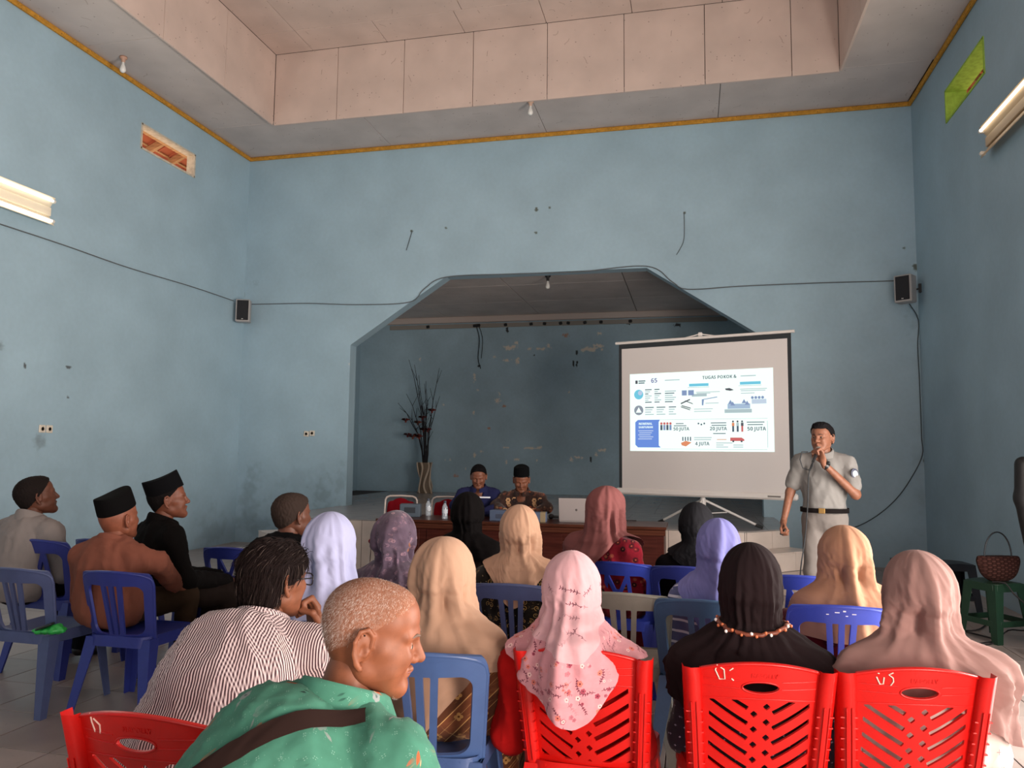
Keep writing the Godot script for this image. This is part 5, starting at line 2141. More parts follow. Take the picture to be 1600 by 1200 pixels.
	# --- small white crosses on dark cloth, and fine crosses on white
	im = plain(256, col(40, 30, 42), 15, .2, .02)
	for gy in 6:
		for gx in 6:
			var p := Vector2(gx + .5 * (gy % 2), gy) * 256 / 6.0 + Vector2(12, 12)
			stroke(im, p - Vector2(4, 0), p + Vector2(4, 0), .8, col(190, 180, 205))
			stroke(im, p - Vector2(0, 4), p + Vector2(0, 4), .8, col(190, 180, 205))
	T.crosses = tex(im)
	im = plain(256, col(226, 206, 200), 16, .06, .02)
	for k in 12:
		var p := Vector2(r.randf(), r.randf()) * 256
		stroke(im, p - Vector2(7, 0), p + Vector2(7, 0), .6, col(120, 96, 100))
		stroke(im, p - Vector2(0, 9), p + Vector2(0, 9), .6, col(120, 96, 100))
	T.white_print = tex(im)
	# --- rust and black batik
	im = plain(320, col(54, 38, 34), 17, .5, .02)
	for k in 28:
		blossom(im, Vector2(r.randf(), r.randf()) * 320, r.randf_range(10, 34), 6, [col(146, 76, 46), col(96, 60, 46), col(180, 138, 100), col(40, 32, 32)][k % 4], col(60, 40, 34))
	T.rust = tex(im)
	# --- blue stripes across
	im = Image.create(64, 64, false, Image.FORMAT_RGB8)
	for y in 64:
		for x in 64: im.set_pixel(x, y, col(206, 204, 218) if posmod(y, 32) < 7 else col(88, 92, 130))
	T.bluestripe = tex(im)
	# --- cropped white hair over skin
	im = Image.create(256, 256, false, Image.FORMAT_RGB8)
	im.fill(col(146, 98, 76))
	for k in 4200:
		var p := Vector2(r.randf(), r.randf()) * 256
		var an := 1.2 + r.randf_range(-.5, .5)
		stroke(im, p, p + Vector2(cos(an), sin(an)) * r.randf_range(3, 7), .6, [col(182, 160, 148), col(150, 122, 106), col(104, 74, 60), col(164, 136, 120)][k % 4], .55)
	T.stubble = tex(im)

# ---------------------------------------------------------------- people
var veil_pts := []
var worn_field: Fld
var heads := {}
var hands := {}

# a head about its middle: face towards -z, 0.23 m from chin to crown
func head_shape(kind: String, cell: float) -> Array:
	if heads.has(kind): return heads[kind]
	var old := kind == "old"
	var f := Fld.new(Vector3(-.11, -.15, -.15), Vector3(.11, .14, .14), cell)
	f.ell(Vector3(0, .034, .018), Vector3(.077, .083, .098), .01)
	f.ell(Vector3(0, .045, -.035), Vector3(.066, .058, .056), .03)
	f.ell(Vector3(0, -.03, -.03), Vector3(.060, .082, .058), .03)
	f.ell(Vector3(0, -.02, .03), Vector3(.062, .075, .06), .04)
	for s in [-1.0, 1.0]:
		f.cap(Vector3(s * .05, -.062, -.004), Vector3(s * .012, -.1, -.07), .02 if not old else .026, .017, .03)
		f.cap(Vector3(s * .058, -.012, -.03), Vector3(s * .036, -.022, -.072), .016, .021, .03)
		f.cap(Vector3(s * .040, -.055, -.05), Vector3(s * .03, -.08, -.06), .02 if not old else .027, .016, .03)
		f.cap(Vector3(s * .012, .021, -.090), Vector3(s * .046, .023, -.074), .009, .008, .015)
	f.cap(Vector3(-.01, -.098, -.08), Vector3(.01, -.098, -.08), .016, .016, .02)
	for s in [-1.0, 1.0]:
		f.ell(Vector3(s * .031, .002, -.1), Vector3(.017, .011, .016), -.012)
		f.ell(Vector3(s * .031, .001, -.077), Vector3(.0135, .0115, .0125), .003)
	# nose
	f.cap(Vector3(0, .014, -.089), Vector3(0, -.028, -.112), .0075, .0115, .012)
	f.cap(Vector3(-.013, -.032, -.099), Vector3(.013, -.032, -.099), .0085, .0085, .008)
	# lips
	f.cap(Vector3(-.022, -.061, -.082), Vector3(0, -.057, -.095), .004, .0065, .008)
	f.cap(Vector3(.022, -.061, -.082), Vector3(0, -.057, -.095), .004, .0065, .008)
	f.cap(Vector3(-.016, -.069, -.085), Vector3(.016, -.069, -.085), .0055, .0055, .008)
	f.ell(Vector3(0, -.069, -.092), Vector3(.013, .0055, .006), .006)
	f.cap(Vector3(-.022, -.063, -.094), Vector3(.022, -.063, -.094), .0012, .0012, -.003)
	# ears
	for s in [-1.0, 1.0]:
		var es := 1.16 if old else 1.0
		var eb := Basis(Vector3.UP, s * .42) * Basis(Vector3.RIGHT, -.16)
		var ec := Vector3(s * .079, -.006, .012)
		f.ell(ec, Vector3(.007, .029 * es, .017 * es), .005, eb)
		var ring := [Vector3(0, .004, -.014), Vector3(0, .024, -.010), Vector3(0, .033, .004), Vector3(0, .026, .017), Vector3(0, .006, .020), Vector3(0, -.014, .014), Vector3(0, -.030, .002), Vector3(0, -.036, -.006)]
		for k in ring.size() - 1:
			f.cap(ec + eb * (ring[k] * es + Vector3(s * .006, 0, 0)), ec + eb * (ring[k + 1] * es + Vector3(s * .006, 0, 0)), .0046, .0046 if k < 5 else .0075, .003)
		f.cap(ec + eb * Vector3(s * .005, -.006, -.012), ec + eb * Vector3(s * .005, -.014, -.010), .005, .005, .004)
		f.ell(ec + eb * Vector3(s * .012, -.004, .001), Vector3(.010, .013, .008), -.003, eb)
	heads[kind] = f.build()
	return heads[kind]

func hand_shape(kind: String) -> Array:
	if hands.has(kind): return hands[kind]
	var f := Fld.new(Vector3(-.09, -.09, -.2), Vector3(.07, .05, .05), .004)
	f.ell(Vector3(0, -.002, -.048), Vector3(.043, .017, .05), .015)
	f.cap(Vector3(0, 0, .03), Vector3(0, 0, -.02), .025, .026, .02)
	var xs := [-.031, -.0105, .0105, .030]
	var ls := [.072, .081, .075, .059]
	for k in 4:
		var x: float = xs[k]
		var l: float = ls[k]
		var p0 := Vector3(x, .002, -.082)
		if kind == "relaxed":
			var p1 := p0 + Vector3(x * .12, -.012, -.45 * l)
			var p2 := p1 + Vector3(x * .05, -.018, -.28 * l)
			var p3 := p2 + Vector3(0, -.020, -.14 * l)
			f.cap(p0, p1, .0098, .0092, .008); f.cap(p1, p2, .0092, .0085, .005); f.cap(p2, p3, .0085, .0075, .005)
		else:
			var p1 := Vector3(x, -.012, -.116)
			var p2 := Vector3(x * .95, -.046, -.108)
			var p3 := Vector3(x * .9, -.046, -.078)
			f.cap(p0, p1, .0105, .0098, .008); f.cap(p1, p2, .0098, .009, .005); f.cap(p2, p3, .009, .008, .004)
	if kind == "relaxed":
		f.cap(Vector3(-.030, -.006, -.022), Vector3(-.058, -.014, -.058), .0135, .0105, .012)
		f.cap(Vector3(-.058, -.014, -.058), Vector3(-.062, -.020, -.088), .0105, .0085, .006)
	else:
		f.cap(Vector3(-.032, -.010, -.025), Vector3(-.050, -.036, -.066), .0135, .0105, .012)
		f.cap(Vector3(-.050, -.036, -.066), Vector3(-.022, -.058, -.088), .0105, .009, .006)
	hands[kind] = f.build()
	return hands[kind]

func hand_at(b: MB, kind: String, w: Vector3, dir: Vector3, palm: Vector3, left: bool, sc := 1.0) -> void:
	dir = dir.normalized()
	var y := -(palm - dir * palm.dot(dir)).normalized()
	var bs := Basis(y.cross(-dir), y, -dir).scaled_local(Vector3.ONE * sc)
	b.add(hand_shape(kind), Transform3D(bs, w), left)

const SKIN := Color(0.60, 0.385, 0.275)

# Own axes of a person: floor under the head at the origin, facing -z.
# d: top (Vector3, crown of the head), facing, label, group, ... ; everything not given is a relaxed sitter
func person(d: Dictionary) -> Node3D:
	var top: Vector3 = d.top
	var o := thing("person", d.label, "person", Vector3(top.x, 0, top.z), -deg_to_rad(d.facing), d.get("group", ""))
	var sc: float = d.get("scale", 1.0)
	var hy: float = top.y - d.get("crown", .118) * sc
	var female: bool = d.get("female", false)
	var seat: float = d.get("seat", .445)
	var lean: float = d.get("lean", .06)
	if female: lean = d.get("lean", .0) - .07
	var sw: float = d.get("sw", .155 if female else .175) * sc
	var bw: float = d.get("girth", 1.0) * sc
	var tw: float = d.get("twist", 0.0)
	var cell: float = d.get("cell", .019 if female else .016)
	var J := {}
	J.N = Vector3(0, hy - (d.get("neck", .215) if female else .155) * sc, .03 + lean * .12)
	J.P = Vector3(0, seat + .09, lean + .02)
	for k in d.get("joints", {}):
		if k in ["N", "P"]: J[k] = d.joints[k]
	for s in [-1.0, 1.0]:
		var q := "R" if s > 0 else "L"
		J["s" + q] = J.N + Vector3(s * sw, -.052 * sc, .012)
		J["e" + q] = J["s" + q] + Vector3(s * .05, -.25 * sc, -.07)
		J["w" + q] = Vector3(s * .10, seat + .165, J.P.z - .30)
		J["h" + q] = J.P + Vector3(s * .085, -.005, -.02)
		J["k" + q] = Vector3(s * .115, seat + .055, J.P.z - .44)
		J["a" + q] = Vector3(s * .115, .085, J.P.z - .40)
	for k in d.get("joints", {}): J[k] = d.joints[k]
	var skin: Color = d.get("skin", SKIN)
	var skinm := cloth(skin, T.skin, 6.0, .0)
	skinm.roughness = .5
	skinm.metallic_specular = .4
	var hb := Basis(Vector3.UP, -deg_to_rad(d.get("head_yaw", 0.0))) * Basis(Vector3.RIGHT, deg_to_rad(d.get("head_pitch", 0.0))) * Basis(Vector3.BACK, deg_to_rad(d.get("head_roll", 0.0)))
	var hx := Transform3D(hb.scaled(Vector3.ONE * sc), Vector3(0, hy, 0))
	var lo := Vector3(9, 9, 9)
	var hi := -lo
	for k in J:
		if k is String and J[k] is Vector3:
			lo = lo.min(J[k])
			hi = hi.max(J[k])
	var pad := Vector3.ONE * .24
	var chest: Vector3 = J.N.lerp(J.P, .34) + Vector3(0, 0, .012)
	var belly: Vector3 = J.N.lerp(J.P, .70)
	var nk := noise(int(absf(top.x * 97 + top.z * 31)) + 3, 5.0, 3)
	nk.fractal_type = FastNoiseLite.FRACTAL_RIDGED
	# ---- body: neck, trunk and arms in one skin, with the head and hands joined on
	var f := Fld.new(Vector3(lo.x, seat * .5 if not d.has("stand") else .5, lo.z) - pad, Vector3(hi.x, hy - .05, hi.z) + pad, maxf(cell, .024) if female else maxf(cell, .014))
	f.cap(J.N + Vector3(0, -.03, 0), Vector3(0, hy, 0) + hb * Vector3(0, -.035, .022) * sc, .060 * sc, .052 * sc, .03)
	f.ell(chest, Vector3(sw * .9, .17, .10) , .05)
	f.ell(belly, Vector3(.13, .17, .105) * bw, .06)
	for q in ["R", "L"]:
		f.cap(J.N, J["s" + q], .045, .048, .03)
		f.cap(J["s" + q], J["e" + q], .046 * sc, .038 * sc, .03)
		f.cap(J["e" + q], J["w" + q], .038 * sc, .026 * sc, .02)
	var b := MB.new()
	b.add(f.build(), Transform3D())
	b.add(head_shape(d.get("head", "plain"), .0034 if d.get("head", "") == "old" else .0045), hx)
	for q in ["R", "L"]:
		var dir: Vector3 = d.get("hand_dir" + q, J["w" + q] - J["e" + q])
		hand_at(b, d.get("hand" + q, "relaxed"), J["w" + q] + dir.normalized() * .012, dir, d.get("palm" + q, Vector3.DOWN), q == "L", sc)
	part("body", b.mesh(skinm), o)
	# ---- shirt or dress
	var grow: float = d.get("loose", .014)
	f = Fld.new(Vector3(lo.x, .02, lo.z) - pad if d.has("dress") else Vector3(lo.x, J.P.y - .22, lo.z) - pad * Vector3(1, .2, 1), Vector3(hi.x, J.N.y + .02, hi.z) + pad, cell)
	f.ell(chest, Vector3(sw * 1.0, .185, .118 * bw) + Vector3.ONE * grow * .6, .05)
	f.ell(belly, Vector3(.150, .19, .128) * bw + Vector3.ONE * grow, .08)
	f.ell(J.P + Vector3(0, .01, .0), Vector3(.165, .13, .135) * bw + Vector3.ONE * grow, .06)
	for q in ["R", "L"]:
		f.cap(J.N + Vector3(0, .005, .01), J["s" + q], .048 + grow * .5, .05 + grow, .05)
		var e: Vector3 = J["e" + q]
		var w: Vector3 = J["w" + q]
		if d.get("sleeves", "long") == "long":
			f.cap(J["s" + q], e, .050 * sc + grow, .042 * sc + grow, .04)
			f.cap(e, e.lerp(w, .96), .042 * sc + grow, .032 * sc + grow * .8, .03)
		else:
			f.cap(J["s" + q], J["s" + q].lerp(e, .72), .052 * sc + grow, .050 * sc + grow, .04)
		if d.has("dress"):
			f.cap(J["h" + q], J["k" + q], .105 * bw + grow, .09 * bw + grow, .08)
			f.cap(J["k" + q], J["a" + q], .092 + grow, .10 + grow, .08)
	if d.has("dress"):
		f.cut(Vector3(0, .04, 0), Vector3.DOWN)
	else:
		f.cut(Vector3(0, J.P.y - (.10 if not d.has("tucked") else -.03), 0), Vector3.DOWN)
	f.cap(J.N + Vector3(0, -.05, -.012), Vector3(0, hy, 0) + hb * Vector3(0, -.04, .02) * sc, .060 * sc, .060 * sc, -.012)
	b = MB.new()
	b.add(f.build(nk, d.get("wrinkle", .013)), Transform3D())
	worn_field = f
	part("dress" if d.has("dress") else "shirt", b.mesh(d.cloth), o)
	# ---- trousers
	if not d.has("dress"):
		f = Fld.new(Vector3(minf(lo.x, -.2) - .12, .0, lo.z - .12), Vector3(maxf(hi.x, .2) + .12, J.P.y + .22, hi.z + .22), cell)
		f.ell(J.P + Vector3(0, -.01, 0), Vector3(.155, .115, .125) * bw, .05)
		for q in ["R", "L"]:
			f.cap(J["h" + q], J["k" + q], .088 * bw, .066, .04)
			f.cap(J["k" + q], J["a" + q], .066, .056, .04)
		f.cut(Vector3(0, .06, 0), Vector3.DOWN)
		if d.has("tucked"): f.ell(J.P + Vector3(0, .06, 0), Vector3(.152, .09, .122) * bw, .05)
		b = MB.new()
		b.add(f.build(nk, .008), Transform3D())
		part("trousers", b.mesh(d.get("legs", mat(col(44, 40, 42), .9))), o)
	# ---- feet
	for q in ["R", "L"]:
		var a: Vector3 = J["a" + q]
		f = Fld.new(a + Vector3(-.08, -.1, -.24), a + Vector3(.08, .06, .1), .012)
		f.cap(a + Vector3(0, -.02, .02), a + Vector3(0, -.05, -.13), .042, .034, .03)
		f.cap(a + Vector3(0, -.05, -.13), a + Vector3(0, -.06, -.18), .034, .028, .03)
		f.cut(a + Vector3(0, .003 - a.y, 0), Vector3.DOWN)
		b = MB.new()
		b.add(f.build(), Transform3D())
		part("shoe", b.mesh(d.get("shoes", mat(col(34, 28, 28), .5))), o)
	# ---- collar, face, hair
	if d.has("collar"):
		collar(o, J, d.get("collar_size", sc), d.cloth, d.get("collar_shift", Vector3.ZERO))
	if d.get("eyes", false): face(o, hx, d.get("brow", col(30, 24, 22)))
	match d.get("hair", ""):
		"short": hair(o, hx, d.get("hair_color", col(26, 22, 22)), .011, Vector3(0, .094, -.076), Vector3(0, -.066, .08))
		"receding": hair(o, hx, d.get("hair_color", col(30, 25, 24)), .011, Vector3(0, .088, -.070), Vector3(0, -.066, .078))
		"cap": hair(o, hx, d.get("hair_color", col(40, 34, 32)), .005, Vector3(0, .06, -.05), Vector3(0, -.06, .08))
	if d.has("peci"): peci(o, hx, d.peci)
	return o

func collar(o: Node3D, J: Dictionary, sc: float, m: Material, shift: Vector3) -> void:
	var b := MB.new()
	var rows := []
	for k in 5:
		var row := PackedVector3Array()
		var t: float = [0.0, 1.0, 1.04, .85, -.35][k]
		var r: float = [.072, .069, .075, .083, .098][k] * sc
		for q in 29:
			var an := lerpf(-PI + .22, PI - .22, q / 28.0)
			var fr := (1.0 - cos(an)) * .5   # 0 at the nape, 1 at the throat
			var c: Vector3 = J.N + Vector3(0, .042 - .055 * fr + t * (.046 - .012 * fr) * sc, -.004) + shift
			row.append(c + Vector3(sin(an) * r, 0, cos(an) * r * 1.02 - .006 * fr))
		rows.append(row)
	b.grid(rows, false, false)
	part("collar", b.mesh(m), o)

func face(o: Node3D, hx: Transform3D, brow: Color) -> void:
	for s in [-1.0, 1.0]:
		var b := MB.new()
		var f := []
		for k in 5: f.append([.0118 * sin(PI * k / 4.0) + .0001, -.0118 * cos(PI * k / 4.0)])
		b.lathe(f, 12, hx * at(Vector3(s * .031, .0, -.0788)))
		var e := part("eye", b.mesh(mat(col(150, 140, 132), .3)), o)
		b = MB.new()
		b.lathe([[.0001, -.0008], [.0055, -.0004], [.0055, .0], [.0001, .0008]], 12, hx * Transform3D(Basis(Vector3.RIGHT, -PI / 2), Vector3(s * .031, .0, -.0903)))
		part("iris", b.mesh(mat(col(28, 18, 14), .2)), e)
		b = MB.new()
		b.tube([hx * Vector3(s * .014, .0215, -.0995), hx * Vector3(s * .030, .0265, -.0945), hx * Vector3(s * .048, .0215, -.0815)], [.0028, .0034, .002], 6)
		part("eyebrow", b.mesh(mat(brow, .9)), o)
	var l := MB.new()
	l.tube([hx * Vector3(-.021, -.0625, -.0855), hx * Vector3(-.008, -.0600, -.0985), hx * Vector3(.008, -.0600, -.0985), hx * Vector3(.021, -.0625, -.0855)], [.001, .0022, .0022, .001], 6)
	part("lips", l.mesh(mat(col(120, 66, 58), .5)), o)

func hair(o: Node3D, hx: Transform3D, c: Color, thick: float, front: Vector3, nape: Vector3) -> MeshInstance3D:
	var key := "hair%s%s%s" % [thick, front, nape]
	if not heads.has(key):
		var f := Fld.new(Vector3(-.12, -.12, -.13), Vector3(.12, .16, .15), .005)
		f.ell(Vector3(0, .034, .018), Vector3(.077, .083, .098) + Vector3.ONE * thick, .01)
		f.ell(Vector3(0, .045, -.035), Vector3(.066, .058, .056) + Vector3.ONE * thick, .03)
		f.ell(Vector3(0, -.02, .03), Vector3(.062, .075, .06) + Vector3.ONE * thick * .7, .04)
		var d := nape - front
		f.cut(front, Vector3(0, d.z, -d.y).normalized() * -1.0)
		heads[key] = f.build(noise(9, 55.0, 2), thick * .28)
	var b := MB.new()
	b.add(heads[key], hx)
	return part("hair", b.mesh(cloth(c, null, 1, 0.0)), o)

# stiff oval cap, flat on top with a crease
func peci(o: Node3D, hx: Transform3D, c: Color) -> void:
	var rows := []
	var prof := [[0.0, -.006, 1.0], [.985, 0.0, 1.0], [1.0, .004, 1.0], [.99, .046, 1.0], [.965, .094, 1.0], [.955, .103, 1.0], [.93, .106, 1.0], [.6, .100, .3], [.25, .096, 0.0], [.001, .095, 0.0]]
	for p in prof:
		var row := PackedVector3Array()
		for q in 36:
			var an := TAU * q / 36
			var bend: float = (.016 * cos(an) * cos(an)) * p[2] * clampf(p[1] / .09, 0, 1)
			row.append(Vector3(sin(an) * .088 * p[0], p[1] - bend * 0.0 - .018 * sin(an) * sin(an) * p[2] * clampf(p[1] / .09, 0, 1), -cos(an) * .110 * p[0]))
		rows.append(row)
	rows.remove_at(0)
	var b := MB.new()
	b.grid(rows, true, false)
	var x := hx * Transform3D(Basis(Vector3.RIGHT, deg_to_rad(15)), Vector3(0, .050, .010))
	var bb := MB.new()
	bb.add(b.arrays(), x)
	part("cap", bb.mesh(cloth(c, null, 1, 0.0)), o, "black velvet cap")

# ---------------------------------------------------------------- veils
func ramp(keys: Array, y: float, k: int) -> float:
	if y >= keys[0][0]: return keys[0][k]
	for i in keys.size() - 1:
		if y >= keys[i + 1][0]:
			var t: float = (keys[i][0] - y) / (keys[i][0] - keys[i + 1][0])
			t = t * t * (3.0 - 2.0 * t)
			return lerpf(keys[i][k], keys[i + 1][k], t)
	return keys[-1][k]

# keys, in the head's frame: [y, half width, depth to the back, depth to the front, sideways shift]
func veil(o: Node3D, hy: float, d: Dictionary) -> void:
	var keys: Array = d.keys
	var m: Material = d.mat
	var seg := 96
	var r := RandomNumberGenerator.new()
	r.seed = d.get("seed", 3)
	var folds := []
	var fwid: Array = d.get("fwid", [.07, .22])
	var wn := noise(d.get("seed", 3), 2.2, 3)
	wn.fractal_type = FastNoiseLite.FRACTAL_RIDGED
	for k in d.get("folds", 16):
		folds.append([r.randf_range(-PI, PI), r.randf_range(fwid[0], fwid[1]), r.randf_range(.35, 1.0) * (1.0 if k % 2 else -1.1), r.randf_range(-.3, .3), r.randf_range(-.3, .3)])
	for q in d.get("ridges", []): folds.append(q)
	var amp: float = d.get("amp", .016) * 1.25
	var y0: float = keys[0][0]
	var y1: float = keys[-1][0]
	var ytop: float = d.get("ytop", .128)
	var wrap: float = d.get("yaw", 0.0)
	var nd := 14
	var ns := 54
	var pts := []
	var lifts := []
	for j in nd + ns + 1:
		var row := PackedVector3Array()
		var lift := PackedFloat32Array()
		for i in seg + 1:
			var th := lerpf(-PI, PI, float(i) / seg)
			var y: float
			var kk := 1.0
			var t := 0.0
			if j <= nd:
				var an := (PI / 2) * j / nd
				y = y0 + (ytop - y0) * cos(an)
				kk = maxf(.004, sin(an))
			else:
				t = float(j - nd) / ns
				var ye := y1
				if d.has("hem"): ye = y1 - d.hem.call(th)
				y = lerpf(y0, ye, t)
			var yk := maxf(y, y1)
			var rx := ramp(keys, yk, 1) * kk
			var zb := ramp(keys, yk, 2) * kk
			var zf := ramp(keys, yk, 3) * kk
			var m0 := smoothstep(-.16, -.04, y)
			rx = maxf(rx, .102 * kk * m0)
			zb = maxf(zb, .133 * kk * m0)
			zf = maxf(zf, .108 * kk * m0)
			var sh := ramp(keys, yk, 4) if keys[0].size() > 4 else 0.0
			var cz := cos(th)
			var p := Vector3(sin(th) * rx, y, cz * (zb if cz > 0 else zf))
			# folds grow towards the hem
			var e := 0.0
			var tt := t + (0.0 if j > nd else -.3 * (1.0 - float(j) / nd))
			for q in folds:
				var dd: float = wrapf(th - q[0] - q[3] * tt, -PI, PI) / q[1]
				if absf(dd) < 2.6:
					e += q[2] * exp(-dd * dd) * smoothstep(q[4] - .25, q[4] + .35, tt)
			var out := Vector3(sin(th), 0, cz)
			e *= amp
			e = maxf(e, -lerpf(.003, .05, smoothstep(.05, .4, t)))
			e += wn.get_noise_3d(sin(th) * 1.1, y * 5.0, cz * 1.1) * .006 * smoothstep(-.3, .25, tt + .12)
			p += out * e + Vector3(sh, 0, 0)
			row.append(p)
			lift.append(e)
		pts.append(row)
		lifts.append(lift)
	var hb := Basis(Vector3.UP, -deg_to_rad(wrap))
	# lie over the shoulders, not in them: move out from the axis until clear of the dress, and ease that in around
	var cnt := pts.size()
	var out0 := []
	var add := []
	for j in cnt:
		var row0 := PackedVector3Array()
		var ad := PackedFloat32Array()
		for i in seg + 1:
			var p: Vector3 = hb * pts[j][i] + Vector3(0, hy, 0)
			var dir := Vector3(p.x, 0, p.z).normalized()
			var e := 0.0
			if j > nd:
				for q in 24:
					var s := worn_field.probe(p + dir * e)
					if s > .022: break
					e += maxf(.004, .024 - s)
			row0.append(p)
			ad.append(e)
		out0.append(row0)
		add.append(ad)
	var raw := add.duplicate(true)
	for pass_ in 5:
		var nxt := []
		for j in cnt:
			var ad := PackedFloat32Array()
			for i in seg + 1:
				var up: float = add[maxi(j - 1, 0)][i]
				var dn: float = add[mini(j + 1, cnt - 1)][i]
				var lf: float = add[j][(i + seg - 1) % seg]
				var rt: float = add[j][(i + 1) % seg]
				ad.append(maxf(raw[j][i], (up + dn + lf + rt + add[j][i] * 2.0) / 6.0))
			nxt.append(ad)
		add = nxt
	for j in cnt:
		for i in seg + 1:
			var p: Vector3 = out0[j][i]
			# the folds run on over the shoulders
			var more: float = (lifts[j][i] + .008) * smoothstep(0.0, .03, add[j][i]) * 1.1
			out0[j][i] = p + Vector3(p.x, 0, p.z).normalized() * (add[j][i] + maxf(more, 0.0))
	pts = out0
	veil_pts = out0
	var split: float = d.get("split", 9.0)
	for piece in 2:
		var b := MB.new()
		for j in pts.size():
			for i in seg + 1:
				b.v.append(pts[j][i])
				b.n.append(Vector3.UP)
				b.uv.append(Vector2(i / float(seg), j / float(pts.size())))
		for j in pts.size() - 1:
			var t := float(j - nd) / ns
			if (piece == 0) != (t < split): continue
			for i in seg:
				var th := lerpf(-PI, PI, (i + .5) / seg)
				var y: float = pts[j][i].y - hy
				var fw := .78 * sqrt(maxf(0.0, 1.0 - pow((y + .022) / .085, 2)))
				if PI - absf(th) < fw: continue
				var a := j * (seg + 1) + i
				b.ix.append_array(PackedInt32Array([a, a + 1, a + seg + 2, a, a + seg + 2, a + seg + 1]))
		if b.ix.size() == 0: continue
		b.compact()
		b.smooth(0, 0)
		part("veil" if piece == 0 else "veil_border", b.mesh(m if piece == 0 else d.border), o)

func lady(d: Dictionary, v: Dictionary) -> Node3D:
	d.female = true
	d.dress = true
	d.crown = .128
	if not d.has("group"): d.group = "women of the audience in veils"
	var o := person(d)
	v.yaw = d.get("head_yaw", 0.0)
	veil(o, d.top.y - .128, v)
	return o

func tidy_keys(spread := .17, len := -.32) -> Array:
	return [[.0, .090, .110, .100], [-.07, .089, .106, .098], [-.13, .090, .098, .10], [-.19, .125, .118, .12], [-.25, spread, .145, .15], [len, spread + .03, .16, .17]]

